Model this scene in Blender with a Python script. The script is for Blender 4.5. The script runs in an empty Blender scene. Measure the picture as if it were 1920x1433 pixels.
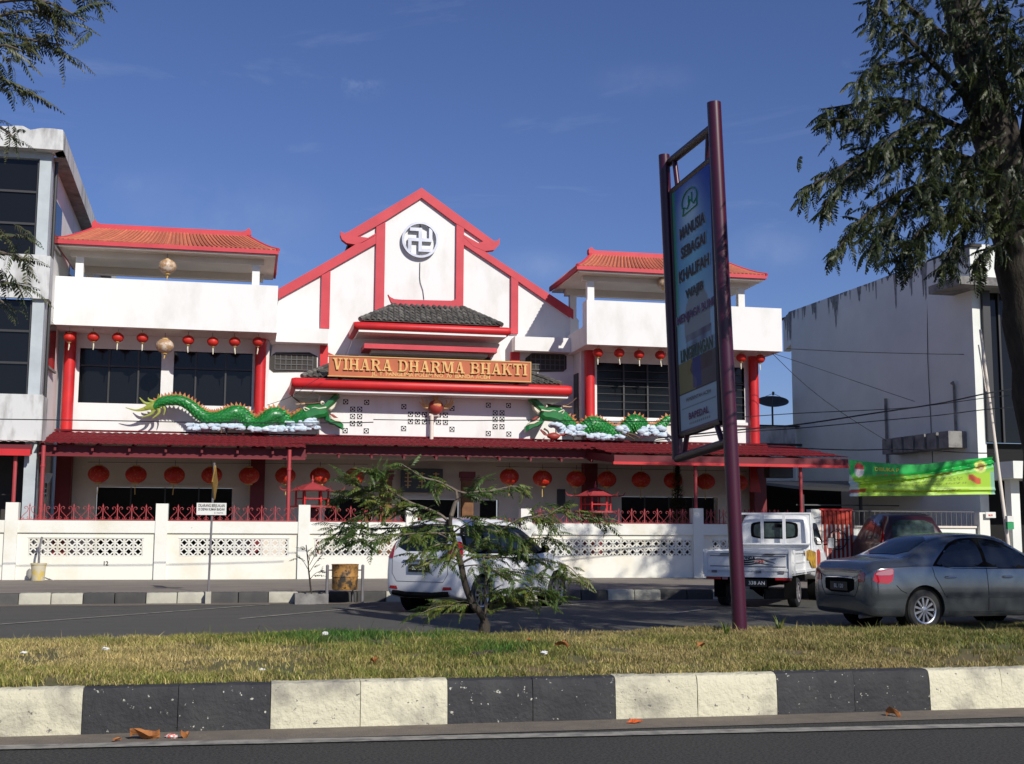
import bpy, bmesh, math, random
import numpy as np
from mathutils import Vector, Matrix, Quaternion
from mathutils.bvhtree import BVHTree
random.seed(7); RNG = np.random.default_rng(7)
S = bpy.context.scene
COL = S.collection
R = math.radians
# ------------------------------------------------------------------ camera
F, YAW, PITCH, ROLL, EYE = 2300., .2104304, .12165394, .0043, 1.45
_cy, _sy, _cp, _sp = math.cos(YAW), math.sin(YAW), math.cos(PITCH), math.sin(PITCH)
FW = Vector((_sy*_cp, _cy*_cp, _sp)); _r = Vector((_cy, -_sy, 0)); _u = _r.cross(FW)
RT = _r*math.cos(ROLL) + _u*math.sin(ROLL); UP = _u*math.cos(ROLL) - _r*math.sin(ROLL)
CAM = Vector((0, 0, EYE))
cam = bpy.data.cameras.new('camera'); co = bpy.data.objects.new('camera', cam); COL.objects.link(co)
cam.sensor_width = 36; cam.lens = F/1920*36; cam.clip_end = 3000; cam.clip_start = .1
m = Matrix((RT, UP, -FW)).transposed().to_4x4(); m.translation = CAM; co.matrix_world = m
S.camera = co
def _ray(x, y): return RT*(x-960) + UP*(716.5-y) + FW*F
def P(x, y, Y):                      # point of the plane at depth Y seen in the photo at x, y
    d = _ray(x, y); return CAM + d*(Y/d.y)
def PZ(x, y, Z=0.):                  # point of the level Z
    d = _ray(x, y); return CAM + d*((Z-EYE)/d.z)
# ------------------------------------------------------------------ light
SUN_AZ, SUN_EL = 21., 33.
sv = Vector((math.sin(R(SUN_AZ))*math.cos(R(SUN_EL)), -math.cos(R(SUN_AZ))*math.cos(R(SUN_EL)), math.sin(R(SUN_EL))))
sl = bpy.data.lights.new('sun', 'SUN'); sl.energy = 4.35; sl.angle = R(.53); sl.color = (1, .955, .88)
so = bpy.data.objects.new('sun', sl); COL.objects.link(so); so.rotation_euler = sv.to_track_quat('Z', 'Y').to_euler(); so.location = sv*60
W = bpy.data.worlds.new('World'); S.world = W; W.use_nodes = True
wt = W.node_tree; wt.nodes.clear()
def N(t, typ, **k):
    n = t.nodes.new(typ)
    for a, b in k.items():
        if a in n.inputs: n.inputs[a].default_value = b
        else: setattr(n, a, b)
    return n
sky = N(wt, 'ShaderNodeTexSky'); sky.sky_type = 'NISHITA'; sky.sun_disc = False
sky.sun_elevation = R(SUN_EL); sky.sun_rotation = R(180-SUN_AZ); sky.air_density = 1.0; sky.dust_density = .3; sky.ozone_density = 2.2
bg = N(wt, 'ShaderNodeBackground', Strength=.112); wo = N(wt, 'ShaderNodeOutputWorld')
tc = N(wt, 'ShaderNodeTexCoord'); mp = N(wt, 'ShaderNodeMapping'); mp.inputs['Scale'].default_value = (1.6, 1.6, 6.5); mp.inputs['Location'].default_value = (.35, .2, .1)
ns = N(wt, 'ShaderNodeTexNoise', Scale=2.4, Detail=7., Roughness=.62, Distortion=.5); cr = N(wt, 'ShaderNodeValToRGB')
cr.color_ramp.elements[0].position = .56; cr.color_ramp.elements[1].position = .84; cr.color_ramp.elements[1].color = (.30, .30, .30, 1)
mx = N(wt, 'ShaderNodeMix', data_type='RGBA'); mx.inputs[7].default_value = (4.2, 5.0, 6.6, 1)
L = wt.links.new
L(tc.outputs['Generated'], mp.inputs[0]); L(mp.outputs[0], ns.inputs['Vector']); L(ns.outputs[0], cr.inputs[0])
tint = N(wt, 'ShaderNodeMix', data_type='RGBA', blend_type='MULTIPLY'); tint.inputs[0].default_value = 1; tint.inputs[7].default_value = (.475, .53, .79, 1)
L(sky.outputs[0], tint.inputs[6]); acc_ = cr.outputs[0]
for (cx_, cy__, rad_, amp_, st_) in ((672, 160, .030, .55, 2.0), (420, 395, .11, .30, 2.6), (1200, 150, .06, .16, 3.2), (230, 345, .04, .18, 3.0), (1010, 500, .05, .22, 2.6), (1440, 470, .05, .25, 2.0)):
    dd = _ray(cx_, cy__).normalized(); sb2 = N(wt, 'ShaderNodeVectorMath', operation='SUBTRACT'); sb2.inputs[1].default_value = dd; L(tc.outputs['Generated'], sb2.inputs[0])
    ml = N(wt, 'ShaderNodeVectorMath', operation='MULTIPLY'); ml.inputs[1].default_value = (1, 1, st_); L(sb2.outputs[0], ml.inputs[0]); ln = N(wt, 'ShaderNodeVectorMath', operation='LENGTH'); L(ml.outputs[0], ln.inputs[0])
    mr_ = N(wt, 'ShaderNodeMapRange'); mr_.inputs[1].default_value = rad_; mr_.inputs[2].default_value = 0; mr_.inputs[3].default_value = 0; mr_.inputs[4].default_value = amp_; mr_.interpolation_type = 'SMOOTHSTEP'; L(ln.outputs[1], mr_.inputs[0])
    n3 = N(wt, 'ShaderNodeTexNoise', Scale=.55/rad_, Detail=6., Roughness=.65); L(tc.outputs['Generated'], n3.inputs['Vector']); r3 = N(wt, 'ShaderNodeMapRange'); r3.inputs[1].default_value = .38; r3.inputs[2].default_value = .72; L(n3.outputs[0], r3.inputs[0])
    m3 = N(wt, 'ShaderNodeMath', operation='MULTIPLY'); L(mr_.outputs[0], m3.inputs[0]); L(r3.outputs[0], m3.inputs[1]); a3 = N(wt, 'ShaderNodeMath', operation='ADD'); L(acc_, a3.inputs[0]); L(m3.outputs[0], a3.inputs[1]); acc_ = a3.outputs[0]
L(tint.outputs[2], mx.inputs[6]); L(acc_, mx.inputs[0]); L(mx.outputs[2], bg.inputs[0]); L(bg.outputs[0], wo.inputs[0])
S.view_settings.view_transform = 'Standard'; S.view_settings.look = 'None'; S.view_settings.exposure = 0; S.view_settings.gamma = 1
S.view_settings.use_curve_mapping = False
S.render.engine = 'CYCLES'; S.render.resolution_x = 1024; S.render.resolution_y = 764

# ------------------------------------------------------------------ materials
def mat(name, col, rough=.7, col2=None, scale=3., detail=4., lo=.35, hi=.7, bump=0., bscale=30., metal=0., spec=.5, stretch=(1, 1, 1), coat=0., rand=0., speck=None):
    m_ = bpy.data.materials.new(name); m_.use_nodes = True; t = m_.node_tree; b = t.nodes['Principled BSDF']
    b.inputs['Roughness'].default_value = rough; b.inputs['Metallic'].default_value = metal; b.inputs['Specular IOR Level'].default_value = spec
    b.inputs['Coat Weight'].default_value = coat
    c = (*col, 1); b.inputs['Base Color'].default_value = c
    g = N(t, 'ShaderNodeNewGeometry'); mpp = N(t, 'ShaderNodeMapping'); mpp.inputs['Scale'].default_value = stretch
    t.links.new(g.outputs['Position'], mpp.inputs[0]); out = None
    if col2 is not None:
        n = N(t, 'ShaderNodeTexNoise', Scale=scale, Detail=detail, Roughness=.6); r_ = N(t, 'ShaderNodeMapRange')
        r_.inputs[1].default_value = lo; r_.inputs[2].default_value = hi
        x = N(t, 'ShaderNodeMix', data_type='RGBA'); x.inputs[6].default_value = c; x.inputs[7].default_value = (*col2, 1)
        t.links.new(mpp.outputs[0], n.inputs['Vector']); t.links.new(n.outputs[0], r_.inputs[0]); t.links.new(r_.outputs[0], x.inputs[0]); out = x.outputs[2]
    if speck is not None:            # (colour, scale, threshold) small chips and marks
        n = N(t, 'ShaderNodeTexNoise', Scale=speck[1], Detail=3., Roughness=.7); r_ = N(t, 'ShaderNodeMapRange')
        r_.inputs[1].default_value = speck[2]; r_.inputs[2].default_value = speck[2]+.04
        x = N(t, 'ShaderNodeMix', data_type='RGBA'); x.inputs[7].default_value = (*speck[0], 1)
        if out: t.links.new(out, x.inputs[6])
        else: x.inputs[6].default_value = c
        t.links.new(g.outputs['Position'], n.inputs['Vector']); t.links.new(n.outputs[0], r_.inputs[0]); t.links.new(r_.outputs[0], x.inputs[0]); out = x.outputs[2]
    if rand:
        oi = N(t, 'ShaderNodeObjectInfo'); h = N(t, 'ShaderNodeHueSaturation'); r_ = N(t, 'ShaderNodeMapRange')
        r_.inputs[3].default_value = 1-rand; r_.inputs[4].default_value = 1+rand
        t.links.new(oi.outputs['Random'], r_.inputs[0]); t.links.new(r_.outputs[0], h.inputs['Value'])
        if out: t.links.new(out, h.inputs['Color'])
        else: h.inputs['Color'].default_value = c
        out = h.outputs[0]
    if out: t.links.new(out, b.inputs['Base Color'])
    if bump:
        n = N(t, 'ShaderNodeTexNoise', Scale=bscale, Detail=5., Roughness=.6); bm_ = N(t, 'ShaderNodeBump', Strength=bump, Distance=.02)
        t.links.new(mpp.outputs[0], n.inputs['Vector']); t.links.new(n.outputs[0], bm_.inputs['Height']); t.links.new(bm_.outputs[0], b.inputs['Normal'])
    return m_
M = {}
M['white'] = mat('white_paint', (.80, .79, .76), .8, (.62, .60, .54), 1.1, 7, .50, .85, bump=.12, bscale=18, stretch=(1, 1, .5))
M['fencewhite'] = mat('wall_paint', (.78, .77, .69), .8, (.66, .60, .44), .9, 6, .5, .78, bump=.15, bscale=14, speck=((.45, .42, .36), 9., .74))
M['panelwhite'] = mat('wall_panel_paint', (.80, .78, .68), .82, (.72, .62, .42), .8, 6, .5, .8, bump=.15, bscale=12, speck=((.3, .27, .2), 7., .76))
M['shadewall'] = mat('grey_cream_wall', (.78, .70, .60), .85, (.66, .59, .50), .8, 5)
M['grey'] = mat('stained_grey_wall', (.82, .83, .76), .9, (.68, .70, .64), .5, 6, .35, .75, bump=.1, bscale=8)
M['stain'] = mat('stained_white_band', (.62, .62, .60), .9, (.30, .29, .27), 2.2, 8, .48, .68, bump=.3, bscale=10, stretch=(1, 1, .35))
M['band'] = mat('pale_blue_grey_paint', (.50, .55, .56), .8, (.40, .44, .45), 1.5, 5)
M['red'] = mat('red_paint', (.62, .022, .022), .45, (.50, .015, .02), 2., 4)
M['rose'] = mat('rose_red_paint', (.60, .05, .065), .6, (.50, .035, .05), 1.5, 5, bump=.08)
M['darkred'] = mat('dark_red_paint', (.17, .008, .012), .5)
M['roofred'] = mat('maroon_metal_roof', (.155, .013, .018), .75, (.11, .010, .013), 1.5, 5, .3, .75, spec=.12)
M['roofgrey'] = mat('pink_grey_metal_roof', (.40, .30, .27), .6, (.30, .2, .18), 1.5, 5)
M['fascia'] = mat('maroon_fascia', (.13, .006, .012), .6)
M['postred'] = mat('faded_red_steel', (.42, .05, .055), .5, (.33, .05, .05), 4, 4)
M['orange'] = mat('orange_roof_tile', (.56, .19, .10), .7, (.46, .12, .07), 6, 5, .3, .7, rand=.14, bump=.2)
M['slate'] = mat('dark_mossy_tile', (.085, .08, .07), .8, (.20, .19, .16), 9, 5, .5, .75, rand=.45, bump=.5, bscale=20)
M['glass'] = mat('dark_window_glass', (.008, .009, .010), .10, spec=.3)
M['frame'] = mat('dark_window_frame', (.035, .035, .035), .45)
M['grille'] = mat('window_grille', (.10, .10, .10), .5)
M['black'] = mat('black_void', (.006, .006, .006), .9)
M['board'] = mat('terracotta_board', (.50, .13, .045), .6, (.43, .105, .035), 2, 3)
M['oldgold'] = mat('old_gold_column', (.20, .085, .02), .6, (.12, .04, .012), 5, 4)
M['gold'] = mat('cream_gold_letter', (.75, .48, .16), .4, (.62, .30, .10), 5, 3)
M['goldrim'] = mat('gold_trim', (.62, .36, .12), .45)
M['lantern'] = mat('red_lantern_cloth', (.60, .025, .012), .55, (.42, .015, .01), 5, 3)
M['lanterngold'] = mat('red_lantern_gold_print', (.58, .022, .010), .55, (.60, .11, .025), 15, 2, .55, .62)
M['goldlantern'] = mat('gold_lantern_cloth', (.40, .24, .12), .45, (.62, .52, .42), 7, 3, .45, .6)
M['tassel'] = mat('tassel_yellow', (.65, .42, .12), .7)
M['silver'] = mat('brushed_silver', (.55, .55, .57), .32, (.42, .42, .44), 3, 3, metal=.85)
M['green'] = mat('dragon_green', (.012, .19, .035), .35, (.008, .12, .03), 4, 4, spec=.6)
M['greenlight'] = mat('dragon_scale_green', (.05, .40, .07), .4, (.02, .24, .04), 6, 3)
M['dorange'] = mat('dragon_spike_orange', (.52, .18, .05), .6, (.40, .12, .04), 8, 3)
M['dolive'] = mat('dragon_tail_olive', (.30, .30, .03), .5, (.20, .28, .04), 5, 3)
M['dtan'] = mat('dragon_tan', (.55, .36, .20), .6)
M['dbrown'] = mat('dragon_brown', (.10, .055, .03), .6)
M['dcream'] = mat('dragon_cream', (.72, .68, .52), .6)
M['cloud'] = mat('plaster_cloud', (.62, .70, .76), .7, (.42, .53, .62), 7, 3, .4, .65)
M['pearl'] = mat('pearl_red', (.36, .05, .035), .5, (.26, .03, .02), 4, 4)
M['pearlgold'] = mat('pearl_disc', (.66, .28, .10), .5)
M['asphalt'] = mat('asphalt_near', (.070, .067, .056), .95, (.020, .020, .017), 48, 5, .43, .60, bump=.7, bscale=130, speck=((.20, .20, .19), 90., .68))
M['asphalt2'] = mat('asphalt_far', (.098, .093, .077), .92, (.074, .071, .060), .9, 8, .3, .75, bump=.5, bscale=90, stretch=(.6, 2.2, 1), speck=((.062, .06, .054), 1.9, .64))
M['sand'] = mat('dusty_gutter', (.20, .165, .125), .95, (.14, .12, .095), 6, 7, .35, .7, bump=.6, bscale=60, speck=((.33, .29, .22), 40., .66))
M['line'] = mat('worn_line_paint', (.33, .31, .26), .9, (.17, .16, .14), 7, 8, .42, .62)
M['pave'] = mat('dusty_pavement', (.24, .205, .165), .95, (.16, .14, .115), 1.6, 8, .35, .7, bump=.3, bscale=30, stretch=(.5, 1.4, 1))
M['kwhite'] = mat('cream_kerb_paint', (.62, .58, .42), .85, (.30, .28, .22), 2.6, 10, .47, .68, bump=1.0, bscale=22, speck=((.16, .15, .13), 16., .645), rand=.07)
M['kblack'] = mat('black_kerb_paint', (.028, .028, .030), .8, (.045, .044, .043), 4, 6, .4, .7, bump=.8, bscale=24, speck=((.48, .46, .38), 19., .652), rand=.12)
M['kwhite2'] = mat('far_kerb_white', (.50, .48, .38), .85, (.32, .30, .25), 2.2, 8, .45, .75, bump=.5, bscale=14, rand=.1)
M['kblack2'] = mat('far_kerb_dark', (.055, .054, .052), .85, (.09, .085, .075), 2, 6, .4, .7, rand=.2)
M['soil'] = mat('dry_soil', (.17, .125, .055), .95, (.10, .11, .035), 1.6, 7, .35, .7, bump=.8, bscale=40)
M['earth'] = mat('open_ground', (.16, .14, .11), .95, (.11, .10, .08), .4, 5)
M['pole'] = mat('purple_maroon_steel', (.060, .005, .018), .35, (.045, .006, .026), 1.3, 4, .35, .7, spec=.6)
M['poledark'] = mat('dark_maroon_steel', (.030, .010, .012), .45)
M['trunk'] = mat('bark_dark', (.030, .024, .018), .95, (.07, .058, .042), 7, 7, .4, .7, bump=1., bscale=22, stretch=(1, 1, .35))
M['twig'] = mat('bark_pale', (.20, .16, .12), .9, (.09, .07, .055), 9, 6, .4, .7, bump=.6, bscale=40, stretch=(1, 1, .4))
M['tyre'] = mat('rubber', (.012, .012, .013), .75, (.02, .02, .02), 20, 3)
M['rim'] = mat('alloy', (.62, .62, .63), .28, metal=.9)
M['hole'] = mat('dark_underbody', (.006, .006, .006), .9, spec=.08)
M['sedan'] = mat('grey_metallic_paint', (.17, .19, .20), .17, (.155, .172, .18), 30, 2, metal=.8, coat=.8)
M['suv'] = mat('silver_white_paint', (.80, .80, .80), .3, (.76, .76, .76), 2, 3, metal=.15, coat=.5)
M['truckw'] = mat('truck_white_paint', (.80, .80, .78), .38, (.64, .64, .62), 2.5, 6, .4, .75, coat=.2)
M['van'] = mat('maroon_van_paint', (.028, .006, .010), .3, coat=.4)
M['carglass'] = mat('tinted_car_glass', (.006, .008, .010), .05, spec=.7)
M['seethrough'] = mat('greenish_cab_glass', (.06, .09, .085), .08, (.02, .03, .03), 5, 3)
M['lampred'] = mat('tail_lamp_red', (.40, .006, .012), .12, spec=.8, coat=.6)
M['lampwhite'] = mat('tail_lamp_clear', (.38, .16, .17), .12, spec=.8, coat=.6)
M['chrome'] = mat('chrome', (.7, .7, .72), .12, metal=1)
M['plate'] = mat('plate_black', (.008, .008, .008), .4)
M['ink'] = mat('white_ink', (.72, .72, .70), .6)
M['blackink'] = mat('black_ink', (.015, .015, .018), .6)
M['signwhite'] = mat('sign_white', (.74, .73, .68), .6, (.62, .6, .52), 5, 4, .5, .8)
M['purpleink'] = mat('purple_ink', (.10, .03, .13), .6)
M['rust'] = mat('rusty_bin', (.40, .20, .045), .7, (.045, .035, .025), 5.5, 7, .44, .58, bump=.3, speck=((.012, .012, .012), 9., .60))
M['steel'] = mat('galvanised_post', (.20, .19, .20), .5, (.12, .11, .11), 6, 5)
M['bucket'] = mat('old_white_bucket', (.55, .50, .36), .6, (.60, .45, .12), 7, 3, .5, .6)
M['wire'] = mat('cable_black', (.012, .012, .014), .6)
M['yellow'] = mat('yellow_sign', (.34, .20, .03), .6, (.2, .11, .02), 4, 4)
M['dish'] = mat('dish_mesh_dark', (.035, .033, .028), .6, (.06, .055, .045), 6, 3)
M['concrete'] = mat('old_concrete', (.27, .26, .24), .9, (.12, .115, .11), 3, 8, .42, .7, bump=.4)
M['dryleaf'] = mat('dry_leaf', (.42, .16, .04), .8, (.25, .09, .03), 25, 3)
M['paper'] = mat('crumpled_paper', (.68, .68, .66), .8)
M['wrap'] = mat('red_wrapper', (.55, .05, .03), .4, (.7, .68, .6), 40, 2, .5, .55)
M['orangepl'] = mat('orange_plastic', (.60, .10, .015), .5)
M['flamegold'] = mat('flame_gold', (.70, .42, .16), .5)
M['gatered'] = mat('gate_red', (.42, .035, .015), .5)
M['streak'] = mat('mildew_streak', (.20, .20, .19), .95, (.34, .34, .32), 6, 5, .4, .65)
M['ruin'] = mat('dark_ledge', (.05, .045, .04), .9)

def leafmat(name, c1, c2, c3):
    m_ = bpy.data.materials.new(name); m_.use_nodes = True; t = m_.node_tree; b = t.nodes['Principled BSDF']
    g = N(t, 'ShaderNodeNewGeometry'); n = N(t, 'ShaderNodeTexNoise', Scale=2.3, Detail=3.); r_ = N(t, 'ShaderNodeValToRGB')
    e = r_.color_ramp.elements; e[0].position = .32; e[0].color = (*c1, 1); e[1].position = .72; e[1].color = (*c3, 1); k = e.new(.52); k.color = (*c2, 1)
    t.links.new(g.outputs['Position'], n.inputs['Vector'])
    ad = N(t, 'ShaderNodeMath', operation='MULTIPLY_ADD'); ad.inputs[1].default_value = .35; t.links.new(g.outputs['Random Per Island'], ad.inputs[0])
    sb = N(t, 'ShaderNodeMath', operation='SUBTRACT'); sb.inputs[1].default_value = .17; t.links.new(n.outputs[0], ad.inputs[2]); t.links.new(ad.outputs[0], sb.inputs[0])
    t.links.new(sb.outputs[0], r_.inputs[0]); t.links.new(r_.outputs[0], b.inputs['Base Color']); b.inputs['Roughness'].default_value = .5
    tr = N(t, 'ShaderNodeBsdfTranslucent'); mxs = N(t, 'ShaderNodeMixShader'); mxs.inputs[0].default_value = .22
    t.links.new(r_.outputs[0], tr.inputs[0]); t.links.new(b.outputs[0], mxs.inputs[1]); t.links.new(tr.outputs[0], mxs.inputs[2])
    t.links.new(mxs.outputs[0], t.nodes['Material Output'].inputs[0]); return m_
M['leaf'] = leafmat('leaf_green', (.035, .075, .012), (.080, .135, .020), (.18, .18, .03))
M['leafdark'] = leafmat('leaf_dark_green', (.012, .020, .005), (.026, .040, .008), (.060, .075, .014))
M['sprig'] = leafmat('leaf_sprig', (.06, .08, .03), (.08, .10, .04), (.14, .12, .05))

# ------------------------------------------------------------------ mesh builder
class MB:
    def __init__(s): s.v = []; s.f = []
    def add(s, vs, fs):
        o = len(s.v); s.v += [tuple(v) for v in vs]; s.f += [tuple(i+o for i in f) for f in fs]; return s
    def box(s, x0, x1, y0, y1, z0, z1):
        return s.add([(x0, y0, z0), (x1, y0, z0), (x1, y1, z0), (x0, y1, z0), (x0, y0, z1), (x1, y0, z1), (x1, y1, z1), (x0, y1, z1)],
                     [(0, 3, 2, 1), (4, 5, 6, 7), (0, 1, 5, 4), (1, 2, 6, 5), (2, 3, 7, 6), (3, 0, 4, 7)])
    def prism(s, poly, y0, y1):      # poly of (x, z), extruded along y
        n = len(poly); a = sum(poly[i][0]*poly[(i+1) % n][1]-poly[(i+1) % n][0]*poly[i][1] for i in range(n))
        if a < 0: poly = poly[::-1]
        return s.add([(x, y0, z) for x, z in poly]+[(x, y1, z) for x, z in poly],
                     [tuple(range(n)), tuple(range(2*n-1, n-1, -1))]+[((i+1) % n, i, n+i, n+(i+1) % n) for i in range(n)])
    def prismx(s, poly, x0, x1):     # poly of (y, z), extruded along x
        n = len(poly); a = sum(poly[i][0]*poly[(i+1) % n][1]-poly[(i+1) % n][0]*poly[i][1] for i in range(n))
        if a < 0: poly = poly[::-1]
        return s.add([(x0, y, z) for y, z in poly]+[(x1, y, z) for y, z in poly],
                     [tuple(range(n-1, -1, -1)), tuple(range(n, 2*n))]+[(i, (i+1) % n, n+(i+1) % n, n+i) for i in range(n)])
    def tube(s, path, rad, n=8, cap=True, flat=1.):
        path = [Vector(p) for p in path]; k = len(path)
        if not hasattr(rad, '__len__'): rad = [rad]*k
        o = len(s.v); ref = None
        for i, p in enumerate(path):
            t = (path[min(i+1, k-1)]-path[max(i-1, 0)]).normalized()
            if ref is None: ref = Vector((0, 0, 1)) if abs(t.z) < .9 else Vector((1, 0, 0))
            a = (ref-t*ref.dot(t)).normalized(); b = t.cross(a); ref = a
            for j in range(n):
                q = 2*math.pi*j/n; s.v.append(tuple(p+(a*math.cos(q)+b*math.sin(q)*flat)*rad[i]))
        for i in range(k-1):
            for j in range(n):
                s.f.append((o+i*n+j, o+i*n+(j+1) % n, o+(i+1)*n+(j+1) % n, o+(i+1)*n+j))
        if cap: s.f.append(tuple(o+j for j in range(n-1, -1, -1))); s.f.append(tuple(o+(k-1)*n+j for j in range(n)))
        return s
    def lathe(s, prof, n=20, c=(0, 0, 0), axis='z', lobes=0, amp=0., cap=True):
        o = len(s.v); k = len(prof)
        for r_, z in prof:
            for j in range(n):
                q = 2*math.pi*j/n; rr = r_*(1+amp*(abs(math.cos(q*lobes/2))-.6)) if lobes else r_
                p = (rr*math.cos(q), rr*math.sin(q), z)
                if axis == 'y': p = (p[0], p[2], p[1])
                if axis == 'x': p = (p[2], p[0], p[1])
                s.v.append((p[0]+c[0], p[1]+c[1], p[2]+c[2]))
        for i in range(k-1):
            for j in range(n): s.f.append((o+i*n+j, o+i*n+(j+1) % n, o+(i+1)*n+(j+1) % n, o+(i+1)*n+j))
        if cap and prof[0][0] > 1e-6: s.f.append(tuple(o+j for j in range(n-1, -1, -1)))
        if cap and prof[-1][0] > 1e-6: s.f.append(tuple(o+(k-1)*n+j for j in range(n)))
        return s
    def blob(s, c, r_, n=8, k=6, jit=0., sq=(1, 1, 1)):
        prof = []
        o = len(s.v)
        for i in range(k+1):
            a = math.pi*i/k-math.pi/2
            for j in range(n):
                q = 2*math.pi*j/n; w = 1+random.uniform(-jit, jit)
                s.v.append((c[0]+r_*w*math.cos(a)*math.cos(q)*sq[0], c[1]+r_*w*math.cos(a)*math.sin(q)*sq[1], c[2]+r_*w*math.sin(a)*sq[2]))
        for i in range(k):
            for j in range(n): s.f.append((o+i*n+j, o+i*n+(j+1) % n, o+(i+1)*n+(j+1) % n, o+(i+1)*n+j))
        return s
    def grid(s, fn, nu, nv):
        o = len(s.v)
        for i in range(nu+1):
            for j in range(nv+1): s.v.append(tuple(fn(i/nu, j/nv)))
        for i in range(nu):
            for j in range(nv): a = o+i*(nv+1)+j; s.f.append((a, a+nv+1, a+nv+2, a+1))
        return s
    def mesh(s, name, mt=None, smooth=False):
        me = bpy.data.meshes.new(name); me.from_pydata(s.v, [], s.f); me.update()
        if smooth:
            me.polygons.foreach_set('use_smooth', [True]*len(me.polygons))
            try: me.set_sharp_from_angle(angle=R(40))
            except Exception: pass
        if mt: me.materials.append(M[mt] if isinstance(mt, str) else mt)
        return me
WM = {}
def inv(parent): return WM[parent.name].inverted() if parent.name in WM else Matrix.Identity(4)
def link(name, me, parent=None, loc=(0, 0, 0), rot=(0, 0, 0), scale=(1, 1, 1)):
    o = bpy.data.objects.new(name, me); COL.objects.link(o); o.location = loc; o.rotation_euler = rot; o.scale = scale
    if parent: o.parent = parent; o.matrix_parent_inverse = inv(parent)
    return o
def part(name, mb, mt, parent=None, smooth=False, **k): return link(name, mb.mesh(name, mt, smooth), parent, **k)
def tag(o, label=None, cat=None, group=None, kind=None):
    if label: o['label'] = label
    if cat: o['category'] = cat
    if group: o['group'] = group
    if kind: o['kind'] = kind
    return o
def thing(name, label, cat, loc=(0, 0, 0), rz=0, group=None, world=True, rot=None):
    o = bpy.data.objects.new(name, None); COL.objects.link(o); o.location = loc; o.rotation_euler = rot or (0, 0, rz); o.empty_display_size = .2
    if world: WM[o.name] = Matrix.Translation(Vector(loc)) @ o.rotation_euler.to_matrix().to_4x4()
    return tag(o, label, cat, group)
def single(name, mb, mt, label, cat, group=None, smooth=False, **k): return tag(part(name, mb, mt, smooth=smooth, **k), label, cat, group)
def struct(name, mb, mt, parent=None, smooth=False, **k): return tag(part(name, mb, mt, parent, smooth, **k), kind='structure')
def dup(root, loc, rz=0, label=None, group=None, scale=None):
    def cp(o, par):
        c = o.copy(); COL.objects.link(c)
        if par: c.parent = par
        for ch in [q for q in ALLCH(o)]: cp(ch, c)
        return c
    c = cp(root, None); c.location = loc; c.rotation_euler = (0, 0, rz)
    if scale: c.scale = (scale,)*3
    if label: c['label'] = label
    if group: c['group'] = group
    return c
def ALLCH(o): return [q for q in bpy.data.objects if q.parent == o]
def text_mesh(body, size, mt, extrude=.004, bold=0., align='CENTER', name='lettering', sx=1.):
    cu = bpy.data.curves.new('t', 'FONT'); cu.body = body; cu.size = size; cu.extrude = extrude; cu.offset = bold; cu.align_x = align; cu.align_y = 'CENTER'; cu.resolution_u = 2
    o = bpy.data.objects.new('t', cu); COL.objects.link(o); bpy.context.view_layer.update()
    me = bpy.data.meshes.new_from_object(o.evaluated_get(bpy.context.evaluated_depsgraph_get())); bpy.data.objects.remove(o)
    me.name = name; me.materials.clear(); me.materials.append(M[mt])
    if sx != 1.: me.transform(Matrix.Diagonal((sx, 1, 1, 1)))
    return me
UPR = (R(90), 0, 0)                  # stands text up, facing -Y

# ================================================================== SETTING
KY, MT = 9.42, .33                   # near kerb front, median height
GY, KZ = 25.75, .22                  # far kerb front, pavement height
struct('ground', MB().box(-1500, 1500, -1500, 1500, -1.0, -.012), 'earth')
struct('near_road', MB().grid(lambda u, v: (-30+60*u, -12+21*v, 0), 4, 4), 'asphalt')
struct('far_road', MB().grid(lambda u, v: (-40+90*u, 12.5+13.3*v, 0), 4, 4), 'asphalt2')
def gut(u, v):
    x = -12+30*u; return (x, 8.96+.06*math.sin(x*1.7)*v*0+(KY+.03-8.96)*v, .005)
struct('gutter_dirt', MB().grid(gut, 30, 2), 'sand')
lb = MB(); a, b = PZ(0, 1404), PZ(1920, 1361)
def edge(u, v): p = a.lerp(b, -1+3*u); return (p.x, p.y+(.5-v)*.17+.004*math.sin(u*300), .010)
struct('edge_line', lb.grid(edge, 60, 1), 'line')
# far gutter dust strip
random.seed(3); offs = [random.uniform(-.12, .2) for _ in range(61)]
struct('far_gutter_dirt', MB().grid(lambda u, v: (-15+45*u, GY-.55*(1-v)-(offs[int(u*60)])*(1-v), .005), 60, 1), 'sand')
for (x0, y0, x1, y1) in [(-60, 1176, 505, 1134), (450, 1161, 705, 1138), (940, 1146, 1168, 1127), (1246, 1153, 1339, 1141)]:
    p, q = PZ(x0, y0), PZ(x1, y1); n = (q-p).normalized().cross(Vector((0, 0, 1)))*.055
    struct('parking_line', MB().add([p+n, p-n, q-n, q+n], [(0, 1, 2, 3)]), 'line').location.z = .009
for (x0, x1) in [(238, 402), (1560, 1900)]:
    p, q = PZ(x0, 1213.5 if x0 < 1000 else 1198), PZ(x1, 1211 if x0 < 1000 else 1196)
    struct('median_line', MB().box(p.x, q.x, p.y-.06, p.y+.07, .004, .009), 'line')
# --- median island
def isl(u, v):
    x = -14+32*u; y = KY+.16+(13.9-KY-.16)*v
    return (x, y, MT-.02+.05*math.sin(v*math.pi)+.02*math.sin(x*1.3+y)+.012*math.sin(x*4.1)*math.sin(y*3.3)-(.36*max(0, (v-.965)/.035) if v > .965 else 0))
struct('median_soil', MB().grid(isl, 120, 28), 'soil', smooth=True)
def isz(x, y):
    v = (y-KY-.16)/(13.9-KY-.16); return isl((x+14)/32, min(max(v, 0), .96))[2]
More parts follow.
